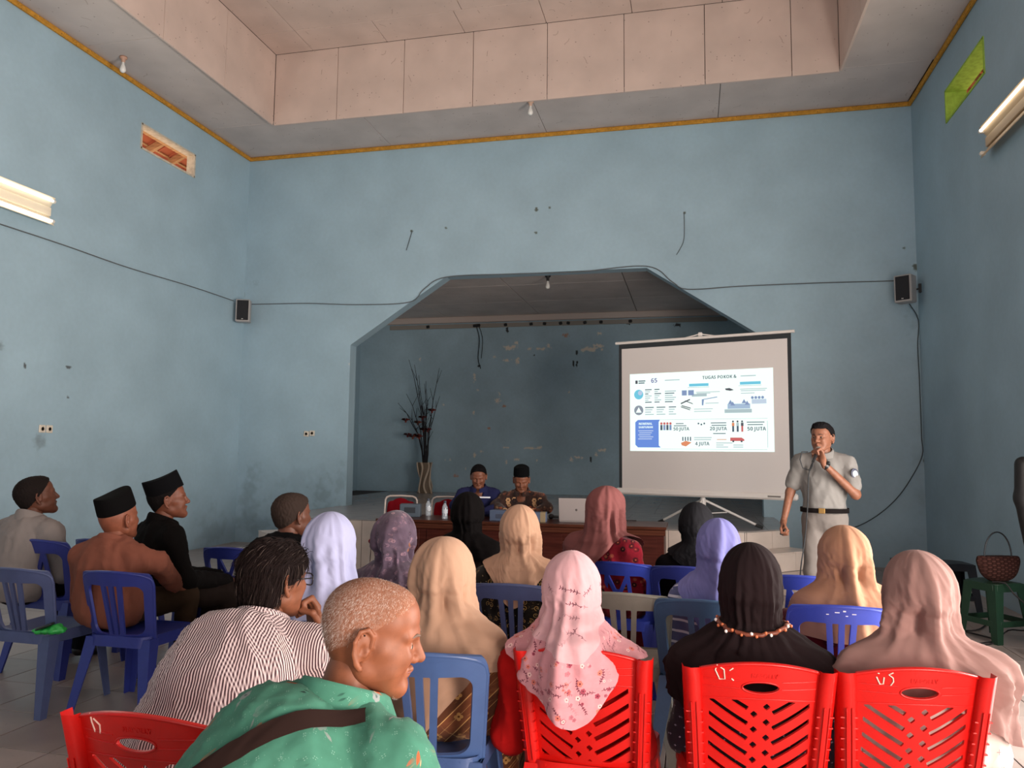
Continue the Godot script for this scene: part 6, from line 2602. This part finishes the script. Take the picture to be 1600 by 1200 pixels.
func build_people() -> void:
	var men := "men of the audience"
	# ================= rear row
	old_man()
	striped_man()
	# beige veil, brown batik
	lady({"top": pd(692, 838, 2.88), "facing": -2.0, "label": "person in a long beige veil and brown gold-lined batik dress, seen from behind", "cloth": cloth(Color.WHITE, T.brown, 3.2), "cell": .013, "sw": .165, "girth": 1.02},
		{"keys": [[.0, .096, .116, .10], [-.08, .100, .118, .10], [-.15, .122, .125, .12], [-.22, .165, .135, .14], [-.30, .20, .14, .16], [-.36, .22, .14, .16]], "mat": cloth(Color(.635, .51, .43)), "seed": 4, "amp": .02, "folds": 12,
		"ridges": [[.35, .12, -1.0, .15, .0], [.05, .16, .9, -.1, .0], [-.45, .2, .8, -.2, .05], [.75, .14, .9, .25, .1]], "hem": func(th: float): return .22 * pow(maxf(0.0, cos(th + .45)), 3.0) - .06 * maxf(0.0, sin(th))})
	# pink flowered veil, red dress
	lady({"top": pd(893, 860, 2.69), "facing": -3.0, "label": "person in a pink veil with a flowered border and a red dress, seen from behind", "cloth": cloth(Color(.62, .07, .07)), "cell": .014, "sw": .17, "lean": -.08},
		{"keys": [[.0, .094, .112, .10], [-.05, .097, .135, .10], [-.10, .11, .185, .11], [-.14, .14, .235, .13], [-.22, .185, .255, .15], [-.30, .205, .265, .16]], "mat": cloth(Color.WHITE, T.pink, 2.6), "border": cloth(Color.WHITE, T.pink_edge, 3.0), "split": .5, "seed": 9, "amp": .018, "folds": 14,
		"ridges": [[.55, .16, 1.1, .3, .1], [-.7, .16, -1.0, .1, .2], [-.2, .2, .7, .2, .3]], "hem": func(th: float): return .07 * pow(maxf(0.0, cos(th - .05)), 4.0) + .02 * sin(th * 5.0) - .11 * pow(absf(sin(th)), 3.0)})
	# black pleated veil with a beaded band
	var bl := lady({"top": pd(1172, 847, 2.66), "facing": 4.0, "label": "person in a black pleated veil held by a beaded band, seen from behind", "cloth": cloth(Color.WHITE, T.crosses, 5.0), "cell": .014, "neck": .245, "sw": .175},
		{"keys": [[.0, .098, .116, .10], [-.06, .101, .114, .10], [-.11, .094, .098, .10], [-.15, .083, .085, .095], [-.185, .105, .105, .12], [-.24, .19, .15, .15], [-.30, .24, .17, .17], [-.42, .27, .18, .18]], "mat": cloth(Color(.125, .09, .098), null, 1, .4), "seed": 21, "amp": .010, "folds": 46, "fwid": [.035, .08], "hem": func(th: float): return .03 * cos(th * 2.0)})
	var hyb := pd(1172, 847, 2.66).y - .128
	var bb := MB.new()
	var ring := []
	var row := 0
	while veil_pts[row][48].y > hyb - .150: row += 1
	for i in range(0, 97, 2):
		var p: Vector3 = veil_pts[row][i]
		ring.append(p + Vector3(p.x, 0, p.z).normalized() * .004)
	bb.tube(ring, .0075, 6)
	part("bead_band", bb.mesh(mat(col(120, 62, 44), .5)), bl)
	var bead := MB.new()
	bead.lathe([[.0001, -.006], [.005, -.003], [.005, .003], [.0001, .006]], 8)
	var bm := [bead.mesh(mat(col(238, 232, 228), .3)), bead.mesh(mat(col(196, 110, 70), .35))]
	for k in 30:
		var p: Vector3 = ring[int(k * 48 / 30.0)]
		p += Vector3(p.x, 0, p.z).normalized() * .008 + Vector3(0, .004 if k % 2 else -.004, 0)
		part("bead", bm[0 if k % 3 == 0 else 1], bl).position = p
	# mauve veil, white printed dress
	lady({"top": pd(1430, 859, 2.55), "facing": -4.0, "label": "person in a long mauve veil and white printed dress, seen from behind", "cloth": cloth(Color.WHITE, T.white_print, 4.0), "cell": .014, "sw": .16},
		{"keys": [[.0, .101, .118, .105], [-.07, .103, .118, .105], [-.13, .112, .115, .11, .0], [-.19, .155, .135, .13, .0], [-.26, .215, .155, .16, .0], [-.36, .235, .16, .17, .01]].map(func(q): return q if q.size() == 5 else q + [0.0]), "mat": cloth(Color(.55, .43, .41)), "seed": 31, "amp": .02, "folds": 12,
		"ridges": [[.05, .16, 1.2, .15, -.1], [-.35, .13, -1.2, -.1, .0], [.45, .2, .9, .3, .1], [-1.0, .25, .9, .0, .1], [.95, .12, -1.0, .3, .2]], "hem": func(th: float): return .12 * maxf(0.0, sin(th)) - .05 * maxf(0.0, cos(th))})
	# ================= second row
	lady({"top": pd(517, 799, 3.2), "facing": 8.0, "label": "person in a long smooth lavender-white veil, seen from behind", "cloth": cloth(Color(.50, .50, .62)), "sw": .15},
		{"keys": [[.0, .100, .118, .105], [-.08, .104, .12, .105], [-.16, .120, .13, .12], [-.24, .155, .15, .15], [-.34, .18, .17, .16], [-.46, .19, .18, .17]], "mat": cloth(Color(.59, .60, .72)), "seed": 41, "amp": .016, "folds": 10, "ridges": [[-.1, .15, -1.2, .05, -.1], [.3, .18, 1.0, .2, .0]], "hem": func(th: float): return .03 * cos(th)})
	lady({"top": pd(620, 797, 3.9), "facing": 14.0, "label": "person in a grey flowered veil and matching dress, seen from behind", "cloth": cloth(Color(.95, .9, .92), T.greyflower, 5.1), "sw": .165},
		{"keys": tidy_keys(.165, -.30), "mat": cloth(Color(.82, .78, .82), T.greyflower, 3.9, .5), "seed": 51, "amp": .024, "folds": 20, "hem": func(th: float): return -.10 * absf(sin(th))})
	lady({"top": pd(812, 788, 4.1), "facing": 4.0, "label": "person in a cream veil knotted at the nape and a black gold batik dress", "cloth": cloth(Color.WHITE, T.gold, 5.4), "sw": .165},
		{"keys": [[.0, .098, .112, .10], [-.07, .100, .110, .10], [-.13, .098, .098, .10], [-.17, .092, .092, .10], [-.20, .125, .12, .12], [-.25, .155, .15, .14], [-.29, .16, .15, .15]], "mat": cloth(Color(.67, .53, .44)), "seed": 61, "amp": .02, "folds": 20, "hem": func(th: float): return .10 * pow(maxf(0.0, cos(th - .2)), 5.0) - .13 * pow(absf(sin(th)), 1.5) - .08 * maxf(0.0, -cos(th))})
	lady({"top": pd(1122, 809, 3.75), "facing": 12.0, "label": "person in a periwinkle blue veil and blue striped shirt, seen from behind", "cloth": cloth(Color.WHITE, T.bluestripe, 9.0), "sw": .16},
		{"keys": [[.0, .098, .114, .10], [-.08, .100, .116, .10], [-.16, .110, .125, .11], [-.24, .135, .15, .13], [-.34, .15, .165, .14]], "mat": cloth(Color(.45, .45, .66)), "seed": 71, "amp": .018, "folds": 10, "ridges": [[.1, .16, 1.2, -.1, -.1], [.5, .14, -1.0, .1, .0]], "hem": func(th: float): return .08 * pow(maxf(0.0, cos(th + .0)), 3.0) - .20 * pow(maxf(0.0, sin(-th)), 2.0) - .1 * maxf(0.0, sin(th))})
	lady({"top": pd(1318, 820, 3.72), "facing": -8.0, "label": "person in a tan veil and dark flowered dress beside the empty blue chair", "cloth": cloth(Color(.6, .5, .5), T.maroon, 4.8), "sw": .16},
		{"keys": [[.0, .118, .118, .105], [-.08, .122, .122, .105], [-.15, .128, .13, .12], [-.22, .165, .15, .14], [-.29, .20, .165, .16], [-.36, .215, .17, .17]], "mat": cloth(Color(.61, .455, .365)), "seed": 81, "amp": .02, "folds": 10, "ridges": [[-.55, .12, -1.5, .3, -.1], [-.15, .18, 1.0, .25, -.1], [.3, .14, -1.1, .2, .0], [.75, .16, 1.0, .1, .0]], "hem": func(th: float): return .04 * cos(th)})
	# ================= front row
	lady({"top": pd(731, 768, 5.0), "facing": 6.0, "label": "person in a plain black veil and black dress before the head table", "cloth": cloth(Color(.06, .045, .05)), "sw": .165},
		{"keys": tidy_keys(.17, -.34), "mat": cloth(Color(.045, .034, .036)), "seed": 91, "amp": .012, "folds": 12, "hem": func(th: float): return -.08 * absf(sin(th))})
	lady({"top": pd(948, 759, 4.95), "facing": 20.0, "head_yaw": 34.0, "label": "person in a maroon veil and crimson batik dress, head turned to the speaker", "cloth": cloth(Color(.95, .8, .85), T.maroon, 4.2), "sw": .175, "girth": 1.1},
		{"keys": [[.0, .112, .145, .125], [-.08, .114, .145, .122], [-.15, .128, .15, .12], [-.22, .18, .18, .15], [-.30, .215, .225, .17], [-.40, .23, .25, .18]], "mat": cloth(Color(.465, .285, .28)), "seed": 101, "amp": .02, "folds": 16, "ytop": .13, "hem": func(th: float): return .05 * cos(th) - .22 * pow(maxf(0.0, sin(th - .1)), 1.5)})
	lady({"top": pd(1087, 784, 4.78), "facing": 14.0, "label": "person in a charcoal veil and black dress beside the screen tripod", "cloth": cloth(Color(.055, .05, .055)), "sw": .165},
		{"keys": tidy_keys(.145, -.28), "mat": cloth(Color(.105, .105, .118)), "seed": 111, "amp": .014, "folds": 14, "hem": func(th: float): return -.12 * absf(sin(th))})
	# ================= men on the left
	person({"top": pd(60, 744, 5.2), "facing": 4.0, "head_yaw": 28.0, "head_pitch": 12.0, "label": "person in a light grey shirt with receding dark hair, in profile", "group": men, "cloth": cloth(Color(.52, .49, .48)), "legs": cloth(Color(.07, .07, .09)), "hair": "receding", "collar": true, "scale": 1.08, "lean": .06, "crown": .125, "sleeves": "long", "skin": Color(.42, .26, .20), "joints": {"P": Vector3(-.02, .56, .08)}})
	person({"top": pd(188, 768, 4.55), "facing": 0.0, "head_yaw": 12.0, "head_pitch": 6.0, "label": "person in a rust brown shirt and black cap, seen from behind", "group": men, "cloth": cloth(Color(.48, .29, .235)), "legs": cloth(Color(.19, .14, .10)), "collar": true, "scale": 1.04, "crown": .152, "lean": .06, "girth": 1.08, "peci": Color(.035, .032, .035), "skin": Color(.54, .32, .24), "joints": {"P": Vector3(0, .545, .03), "wR": Vector3(.20, .62, -.28), "eR": Vector3(.27, .80, .0), "kR": Vector3(.19, .54, -.40), "aR": Vector3(.22, .085, -.36)}})
	person({"top": pd(265, 742, 5.0), "facing": 30.0, "head_yaw": 20.0, "head_pitch": 8.0, "label": "person in a black shirt and black cap in profile, beside the empty blue chair", "group": men, "cloth": cloth(Color(.055, .045, .045)), "legs": cloth(Color(.12, .09, .08)), "hair": "cap", "hair_color": col(20, 17, 17), "collar": true, "scale": 1.05, "crown": .152, "lean": .03, "peci": Color(.03, .03, .04), "skin": Color(.46, .27, .20), "joints": {"wR": Vector3(.08, .58, -.38), "wL": Vector3(-.04, .59, -.40)}})
	person({"top": pd(458, 769, 4.6), "facing": 12.0, "head_yaw": 14.0, "label": "person with short greying hair in a black T-shirt, seen from behind", "group": men, "cloth": cloth(Color(.045, .04, .045)), "hair": "short", "hair_color": col(52, 42, 38), "scale": 1.05, "crown": .13, "lean": .1, "skin": Color(.42, .26, .20), "sleeves": "short"})
	# ================= head table
	var navy := person({"top": pz(748, 726, -8.3), "facing": 172.0, "head_pitch": -24.0, "head_yaw": -4.0, "label": "person in a navy uniform shirt looking down at the head table", "group": "men at the head table", "cloth": cloth(Color(.13, .14, .27)), "hair": "short", "hair_color": col(14, 12, 14), "collar": true, "lean": .12, "crown": .128, "skin": Color(.47, .29, .22), "joints": {"eR": Vector3(.25, .86, -.02), "eL": Vector3(-.25, .86, -.02), "wR": Vector3(.08, .82, -.24), "wL": Vector3(-.09, .81, -.24)}})
	var nb := MB.new()
	nb.box(at(Vector3(-.075, pz(748, 726, -8.3).y - .355, -.055), rot(Vector3.RIGHT, 12)), Vector3(.13, .016, .006), .002)
	part("name_tape", nb.mesh(mat(col(225, 225, 235), .6)), navy, "white strip over the breast pocket")
	nb = MB.new()
	nb.lathe([[.0001, -.004], [.03, -.003], [.03, .003], [.0001, .004]], 16, at(Vector3(-.235, pz(748, 726, -8.3).y - .36, .02), rot(Vector3.BACK, 80)))
	part("sleeve_badge", nb.mesh(mat(col(170, 170, 190), .6)), navy, "pale round badge")
	person({"top": pz(815, 728, -8.3), "facing": 176.0, "head_pitch": -26.0, "head_yaw": -8.0, "label": "person in a rust and black batik shirt and black cap at the head table", "group": "men at the head table", "cloth": cloth(Color.WHITE, T.rust, 3.5), "hair": "cap", "hair_color": col(24, 20, 20), "collar": true, "lean": .12, "crown": .152, "peci": Color(.03, .03, .036), "skin": Color(.50, .31, .23), "sw": .19, "joints": {"eR": Vector3(.28, .86, -.02), "eL": Vector3(-.28, .86, -.02), "wR": Vector3(.12, .80, -.24), "wL": Vector3(-.12, .80, -.22)}})
	speaker()

# ---------------------------------------------------------------- the old man in green, closest to the lens
func old_man() -> void:
	var top := pd(585, 905, 1.70)
	var hy := top.y - .125
	var d := {"top": top, "facing": 20.0, "head_yaw": 52.0, "head_pitch": -12.0, "eyes": true, "head_roll": -4.0, "head": "old", "label": "person with cropped white hair in a green batik shirt, leaning forward", "group": "men of the audience", "cloth": cloth(Color(.86, .84, .84), T.green, 3.0, .1), "legs": cloth(Color(.08, .08, .09)), "scale": 1.0, "crown": .118, "cell": .013, "sleeves": "short", "wrinkle": .012, "skin": Color(.52, .315, .22), "sw": .185, "girth": 1.08, "collar": true, "collar_size": 1.12, "collar_shift": Vector3(.012, -.006, -.012),
		"joints": {"N": Vector3(-.035, hy - .145, .075), "P": Vector3(-.16, .54, .34), "wR": Vector3(.1, .62, -.02), "eR": Vector3(.24, .74, .1), "wL": Vector3(-.1, .62, -.02), "eL": Vector3(-.24, .76, .12)}, "brow": col(96, 78, 68)}
	var o := person(d)
	var hb := Basis(Vector3.UP, -deg_to_rad(52)) * Basis(Vector3.RIGHT, deg_to_rad(-12)) * Basis(Vector3.BACK, deg_to_rad(-4))
	var hx := Transform3D(hb.scaled(Vector3.ONE * 1.0), Vector3(0, top.y - .118 * 1.0, 0))
	var bk := o.transform.basis * Vector3(-.16, 0, .34 + .26)
	chair("red", red_plastic, Vector3(top.x + bk.x, .83, top.z + bk.z), 20, "red plastic chair under the man in the green batik shirt", "red plastic chairs in the rear row")
	# cropped hair: a thin speckled layer and short single hairs
	var f := Fld.new(Vector3(-.12, -.12, -.13), Vector3(.12, .16, .15), .004)
	f.ell(Vector3(0, .034, .018), Vector3(.077, .083, .098) + Vector3.ONE * .0010, .01)
	f.ell(Vector3(0, .045, -.035), Vector3(.066, .058, .056) + Vector3.ONE * .0010, .03)
	f.ell(Vector3(0, -.02, .03), Vector3(.062, .075, .06) + Vector3.ONE * .0010, .04)
	f.cut(Vector3(0, .088, -.074), Vector3(0, -.16, -.135))
	f.ell(Vector3(.0, -.01, -.06), Vector3(.12, .05, .05), -.01)
	var a := f.build()
	var b := MB.new()
	b.add(a, hx)
	var hm := cloth(Color(.92, .9, .9), T.stubble, 9.0, .0)
	var h := part("hair", b.mesh(hm), o, "cropped white hair")
	var r := RandomNumberGenerator.new()
	r.seed = 77
	var sb := [MB.new(), MB.new()]
	var v: PackedVector3Array = a[0]
	var n_: PackedVector3Array = a[1]
	for k in 26000:
		var i := r.randi() % v.size()
		if n_[i].y < -.6: continue
		# sparser towards the hairline
		var edge := (v[i] - Vector3(0, .088, -.074)).dot(Vector3(0, .764, .645))
		if r.randf() > clampf(edge * 22.0, .05, 1.0): continue
		var p := v[i] + Vector3(r.randf_range(-.002, .002), r.randf_range(-.002, .002), r.randf_range(-.002, .002))
		var dir := (n_[i] * .45 + Vector3(0, -.75, .15) + Vector3(r.randf_range(-.3, .3), r.randf_range(-.2, .2), r.randf_range(-.3, .3))).normalized()
		var side := dir.cross(n_[i]).normalized() * .00022
		var e := p + dir * r.randf_range(.004, .008)
		sb[k % 2].tri(hx * (p - side), hx * e, hx * (p + side))
	for k in 2:
		var s := part("single_hairs", sb[k].mesh(mat([col(206, 194, 186), col(136, 112, 100)][k], .7)), h)
		s.set_meta("kind", "stuff")
	# white stubble on the chin
	var st := MB.new()
	for k in 700:
		var p := Vector3(r.randf_range(-.035, .035), r.randf_range(-.118, -.075), -.085)
		p.z = -.094 + p.x * p.x * 14.0 + absf(p.y + .085) * .25
		var e := p + Vector3(r.randf_range(-.002, .002), -.005, -.0025)
		st.tri(hx * (p - Vector3(.0004, 0, 0)), hx * e, hx * (p + Vector3(.0004, 0, 0)))
	part("stubble", st.mesh(mat(col(214, 200, 190), .7)), o).set_meta("kind", "stuff")
	# strap across the back
	var rows := []
	for k in 29:
		var t := k / 28.0
		var row := PackedVector3Array()
		for e in 5:
			var w := (e - 2) * .012
			var c := Vector3(lerpf(-.30, .10, t) - w * .5, lerpf(hy - .50, hy - .17, t) + w * .85, lerpf(.22, .06, t))
			var out := Vector3(0, .35 + .5 * t, .9).normalized()
			for s in 80:
				if worn_field.probe(c) > .014: break
				c += out * .004
			row.append(c)
		rows.append(row)
	b = MB.new()
	b.grid(rows, false, false)
	part("bag_strap", b.mesh(cloth(Color(.16, .11, .10))), o, "dark brown shoulder strap")

func striped_man() -> void:
	var top := pd(432, 845, 2.55)
	var hy := top.y - .125
	var d := {"top": top, "facing": -2.0, "head_yaw": 25.0, "head_pitch": -4.0, "label": "person with dark hair and glasses in a finely striped shirt, hand at the chin", "group": "men of the audience", "cloth": cloth(Color.WHITE, T.stripes, 7.5, .1), "legs": cloth(Color(.08, .08, .1)), "scale": 1.0, "crown": .126, "cell": .013, "wrinkle": .014, "skin": Color(.50, .31, .225), "sw": .19, "girth": 1.1, "collar": true,
		"joints": {"N": Vector3(-.01, hy - .15, .06), "P": Vector3(-.12, .55, .30), "eR": Vector3(.26, hy - .40, -.06), "wR": Vector3(.12, hy - .20, -.10), "eL": Vector3(-.24, .76, .0), "wL": Vector3(-.1, .63, -.16)}, "handR": "fist", "hand_dirR": Vector3(-.35, .85, -.1), "palmR": Vector3(-.5, .0, .8)}
	var o := person(d)
	var hb := Basis(Vector3.UP, -deg_to_rad(25)) * Basis(Vector3.RIGHT, deg_to_rad(-4))
	var hx := Transform3D(hb.scaled(Vector3.ONE * 1.0), Vector3(0, top.y - .126 * 1.0, 0))
	# longish hair: a full shell and combed locks
	var f := Fld.new(Vector3(-.13, -.16, -.14), Vector3(.13, .17, .17), .005)
	f.ell(Vector3(0, .036, .020), Vector3(.092, .095, .112), .01)
	f.ell(Vector3(0, .05, -.035), Vector3(.080, .068, .066), .03)
	f.ell(Vector3(0, -.045, .058), Vector3(.076, .075, .052), .04)
	f.cut(Vector3(0, .07, -.092), Vector3(0, -.12, -.15))
	f.cut(Vector3(0, -.115, .08), Vector3(0, -1, -.1))
	var a := f.build(noise(19, 30.0, 2), .006)
	var b := MB.new()
	b.add(a, hx)
	var h := part("hair", b.mesh(cloth(col(26, 20, 20), null, 1, 0.0)), o, "longish dark hair")
	var r := RandomNumberGenerator.new()
	r.seed = 8
	var sb := [MB.new(), MB.new()]
	var v: PackedVector3Array = a[0]
	var n_: PackedVector3Array = a[1]
	for k in 2600:
		var i := r.randi() % v.size()
		if n_[i].y < -.4: continue
		var p := v[i]
		var nn := n_[i]
		var dir := Vector3(0, -1, .25)
		if p.y > .06: dir = Vector3(p.x * 4.0, -.25, .9)
		dir = (dir - nn * dir.dot(nn) + Vector3(r.randf_range(-.2, .2), 0, r.randf_range(-.2, .2))).normalized()
		var pts := []
		var q := p
		for j in 4:
			pts.append(hx * (q + nn * (.001 + .002 * sin(PI * j / 3.0))))
			q += dir * .014
			q -= nn * .0006 * j
			dir = (dir + Vector3(0, -.25, 0)).normalized()
		sb[0 if k % 24 else 1].tube(pts, [.0009, .0009, .0007, .0003], 3, false)
	for k in 2:
		part("lock", sb[k].mesh(cloth([col(36, 28, 27), col(84, 74, 70)][k], null, 1, 0.0)), h).set_meta("kind", "stuff")
	# glasses
	var g := MB.new()
	for s in [-1.0, 1.0]:
		var pts := []
		for k in 17:
			var an := TAU * k / 16.0
			pts.append(hx * Vector3(s * .033 + .026 * signf(cos(an)) * pow(absf(cos(an)), .6), .0 + .019 * signf(sin(an)) * pow(absf(sin(an)), .6), -.112 + .004 * absf(cos(an))))
		g.tube(pts, .0022, 6)
		g.tube([hx * Vector3(s * .059, .006, -.108), hx * Vector3(s * .078, .008, -.06), hx * Vector3(s * .084, .006, .005)], .0022, 6)
	g.tube([hx * Vector3(-.008, .004, -.113), hx * Vector3(.008, .004, -.113)], .002, 6)
	part("glasses", g.mesh(mat(col(24, 22, 26), .3)), o, "dark rimmed glasses")

# ---------------------------------------------------------------- the standing speaker
func speaker() -> void:
	var top := pd(1284, 661, 6.45)
	var hy := top.y - .122
	var shirt := cloth(Color(.50, .49, .48), null, 1, .2)
	var pants := cloth(Color(.48, .455, .44), null, 1, .2)
	var mouth := Vector3(0, hy - .07, -.13)
	var d := {"top": top, "facing": 196.0, "head_yaw": 16.0, "eyes": true, "stand": true, "tucked": true, "label": "person standing in a pale grey uniform, speaking into a microphone", "group": "", "cloth": shirt, "legs": pants, "hair": "short", "hair_color": col(22, 20, 22), "collar": true, "crown": .122, "sleeves": "short", "cell": .014, "skin": Color(.55, .37, .29), "sw": .182, "girth": 1.0, "loose": .009, "lean": .0,
		"joints": {"P": Vector3(0, .95, .03), "hR": Vector3(.09, .93, .03), "hL": Vector3(-.09, .93, .03), "kR": Vector3(.10, .50, .02), "kL": Vector3(-.10, .50, .0), "aR": Vector3(.11, .085, .05), "aL": Vector3(-.11, .085, .04),
		"eL": Vector3(-.25, hy - .46, -.05), "wL": Vector3(-.035, hy - .215, -.20), "eR": Vector3(.27, hy - .46, .04), "wR": Vector3(.31, hy - .68, -.04)}, "handL": "fist", "hand_dirL": Vector3(.25, .9, -.15), "palmL": Vector3(.5, -.1, -.6), "handR": "fist", "palmR": Vector3(-1, 0, 0), "shoes": mat(col(20, 18, 18), .3)}
	var o := person(d)
	# swept-up front of his hair
	var hbs := Basis(Vector3.UP, -deg_to_rad(16))
	var hf := Fld.new(Vector3(-.11, .02, -.13), Vector3(.11, .17, .08), .006)
	hf.ell(Vector3(0, .092, -.052), Vector3(.062, .034, .045), .02)
	hf.ell(Vector3(0, .098, -.01), Vector3(.070, .034, .06), .02)
	var hm := MB.new()
	hm.add(hf.build(noise(3, 40.0), .006), Transform3D(hbs, Vector3(0, hy, 0)))
	part("hair", hm.mesh(cloth(col(22, 20, 22), null, 1, 0.0)), o)
	# belt, badges, watch
	var b := MB.new()
	var rows := []
	for k in 2:
		var row := PackedVector3Array()
		for q in 40:
			var an := TAU * q / 40
			row.append(Vector3(cos(an) * .190, .985 + .038 * k, sin(an) * .162 + .028))
		rows.append(row)
	b.grid(rows, true, false)
	part("belt", b.mesh(cloth(col(24, 20, 20), null, 1, 0.0)), o)
	b = MB.new()
	b.box(at(Vector3(.0, 1.004, -.134)), Vector3(.05, .042, .012), .004)
	part("buckle", b.mesh(mat(col(190, 150, 90), .3, .7)), o)
	b = MB.new()
	b.lathe([[.0001, -.004], [.040, -.003], [.040, .003], [.0001, .004]], 20, Transform3D(Basis(Quaternion(Vector3.UP, Vector3(-.8, .1, -.6).normalized())), Vector3(-.246, hy - .29, -.045)))
	part("sleeve_badge", b.mesh(mat(col(70, 74, 90), .6)), o, "round dark and white badge")
	b = MB.new()
	b.lathe([[.0001, -.003], [.026, -.002], [.026, .002], [.0001, .003]], 18, Transform3D(Basis(Quaternion(Vector3.UP, Vector3(-.8, .1, -.6).normalized())), Vector3(-.250, hy - .293, -.048)))
	part("badge_centre", b.mesh(mat(col(214, 216, 222), .6)), o)
	b = MB.new()
	b.box(at(Vector3(-.085, hy - .285, -.142), rot(Vector3.UP, 20)), Vector3(.035, .03, .004), .001)
	part("pin", b.mesh(mat(col(206, 140, 50), .4)), o)
	var wl: Vector3 = d.joints.wL
	var el: Vector3 = d.joints.eL
	var fd := (wl - el).normalized()
	b = MB.new()
	b.tube([wl - fd * .035, wl - fd * .01], .032, 16)
	b.box(at(wl - fd * .022 + Vector3(-.02, .022, -.02)), Vector3(.03, .03, .03), .008)
	part("watch", b.mesh(mat(col(22, 22, 24), .4)), o)
	# microphone held at the mouth, cable falling to the floor
	var base := o.transform
	var hand := wl + Vector3(.25, .9, -.15).normalized() * .085 + Vector3(.03, -.01, -.035)
	var m := thing("hand_microphone", "silver-headed microphone held by the standing speaker", "microphone", base * hand, o.rotation.y)
	var up := (mouth - hand).normalized()
	b = MB.new()
	b.tube([-up * .10, up * .055], [.011, .016], 12)
	part("handle", b.mesh(mat(col(30, 30, 32), .5)), m)
	b = MB.new()
	b.lathe([[.0001, -.03], [.018, -.022], [.026, 0.0], [.022, .02], [.0001, .03]], 16, Transform3D(Basis(Quaternion(Vector3.UP, up)), up * .08))
	part("head", b.mesh(mat(col(170, 168, 164), .35, .6)), m)
	var c0: Vector3 = base * (hand - up * .10)
	var dd := 6.25
	wire("microphone_cable", [c0, pd(1266, 735, dd), pd(1254, 731, dd), pd(1250, 718, dd), pd(1253, 706, dd), pd(1262, 706, dd + .02)], .005, col(40, 44, 48), "loop of black cable above the speaker's hand")
	wire("microphone_cable", [c0, pd(1264, 740, dd), pd(1262, 790, dd), pd(1258, 840, dd), pd(1251, 890, dd), py(1246, 960, .01)], .005, col(40, 44, 48), "black microphone cable falling from the speaker's hand to the floor")
	var hand_r: Vector3 = d.joints.wR
	var rc := thing("remote_control", "small black remote in the speaker's lowered hand", "remote", base * (hand_r + Vector3(.01, -.10, -.03)), o.rotation.y)
	b = MB.new()
	b.box(at(Vector3.ZERO, rot(Vector3.RIGHT, -30)), Vector3(.03, .016, .10), .005)
	part("shell", b.mesh(mat(col(26, 24, 26), .5)), rc)
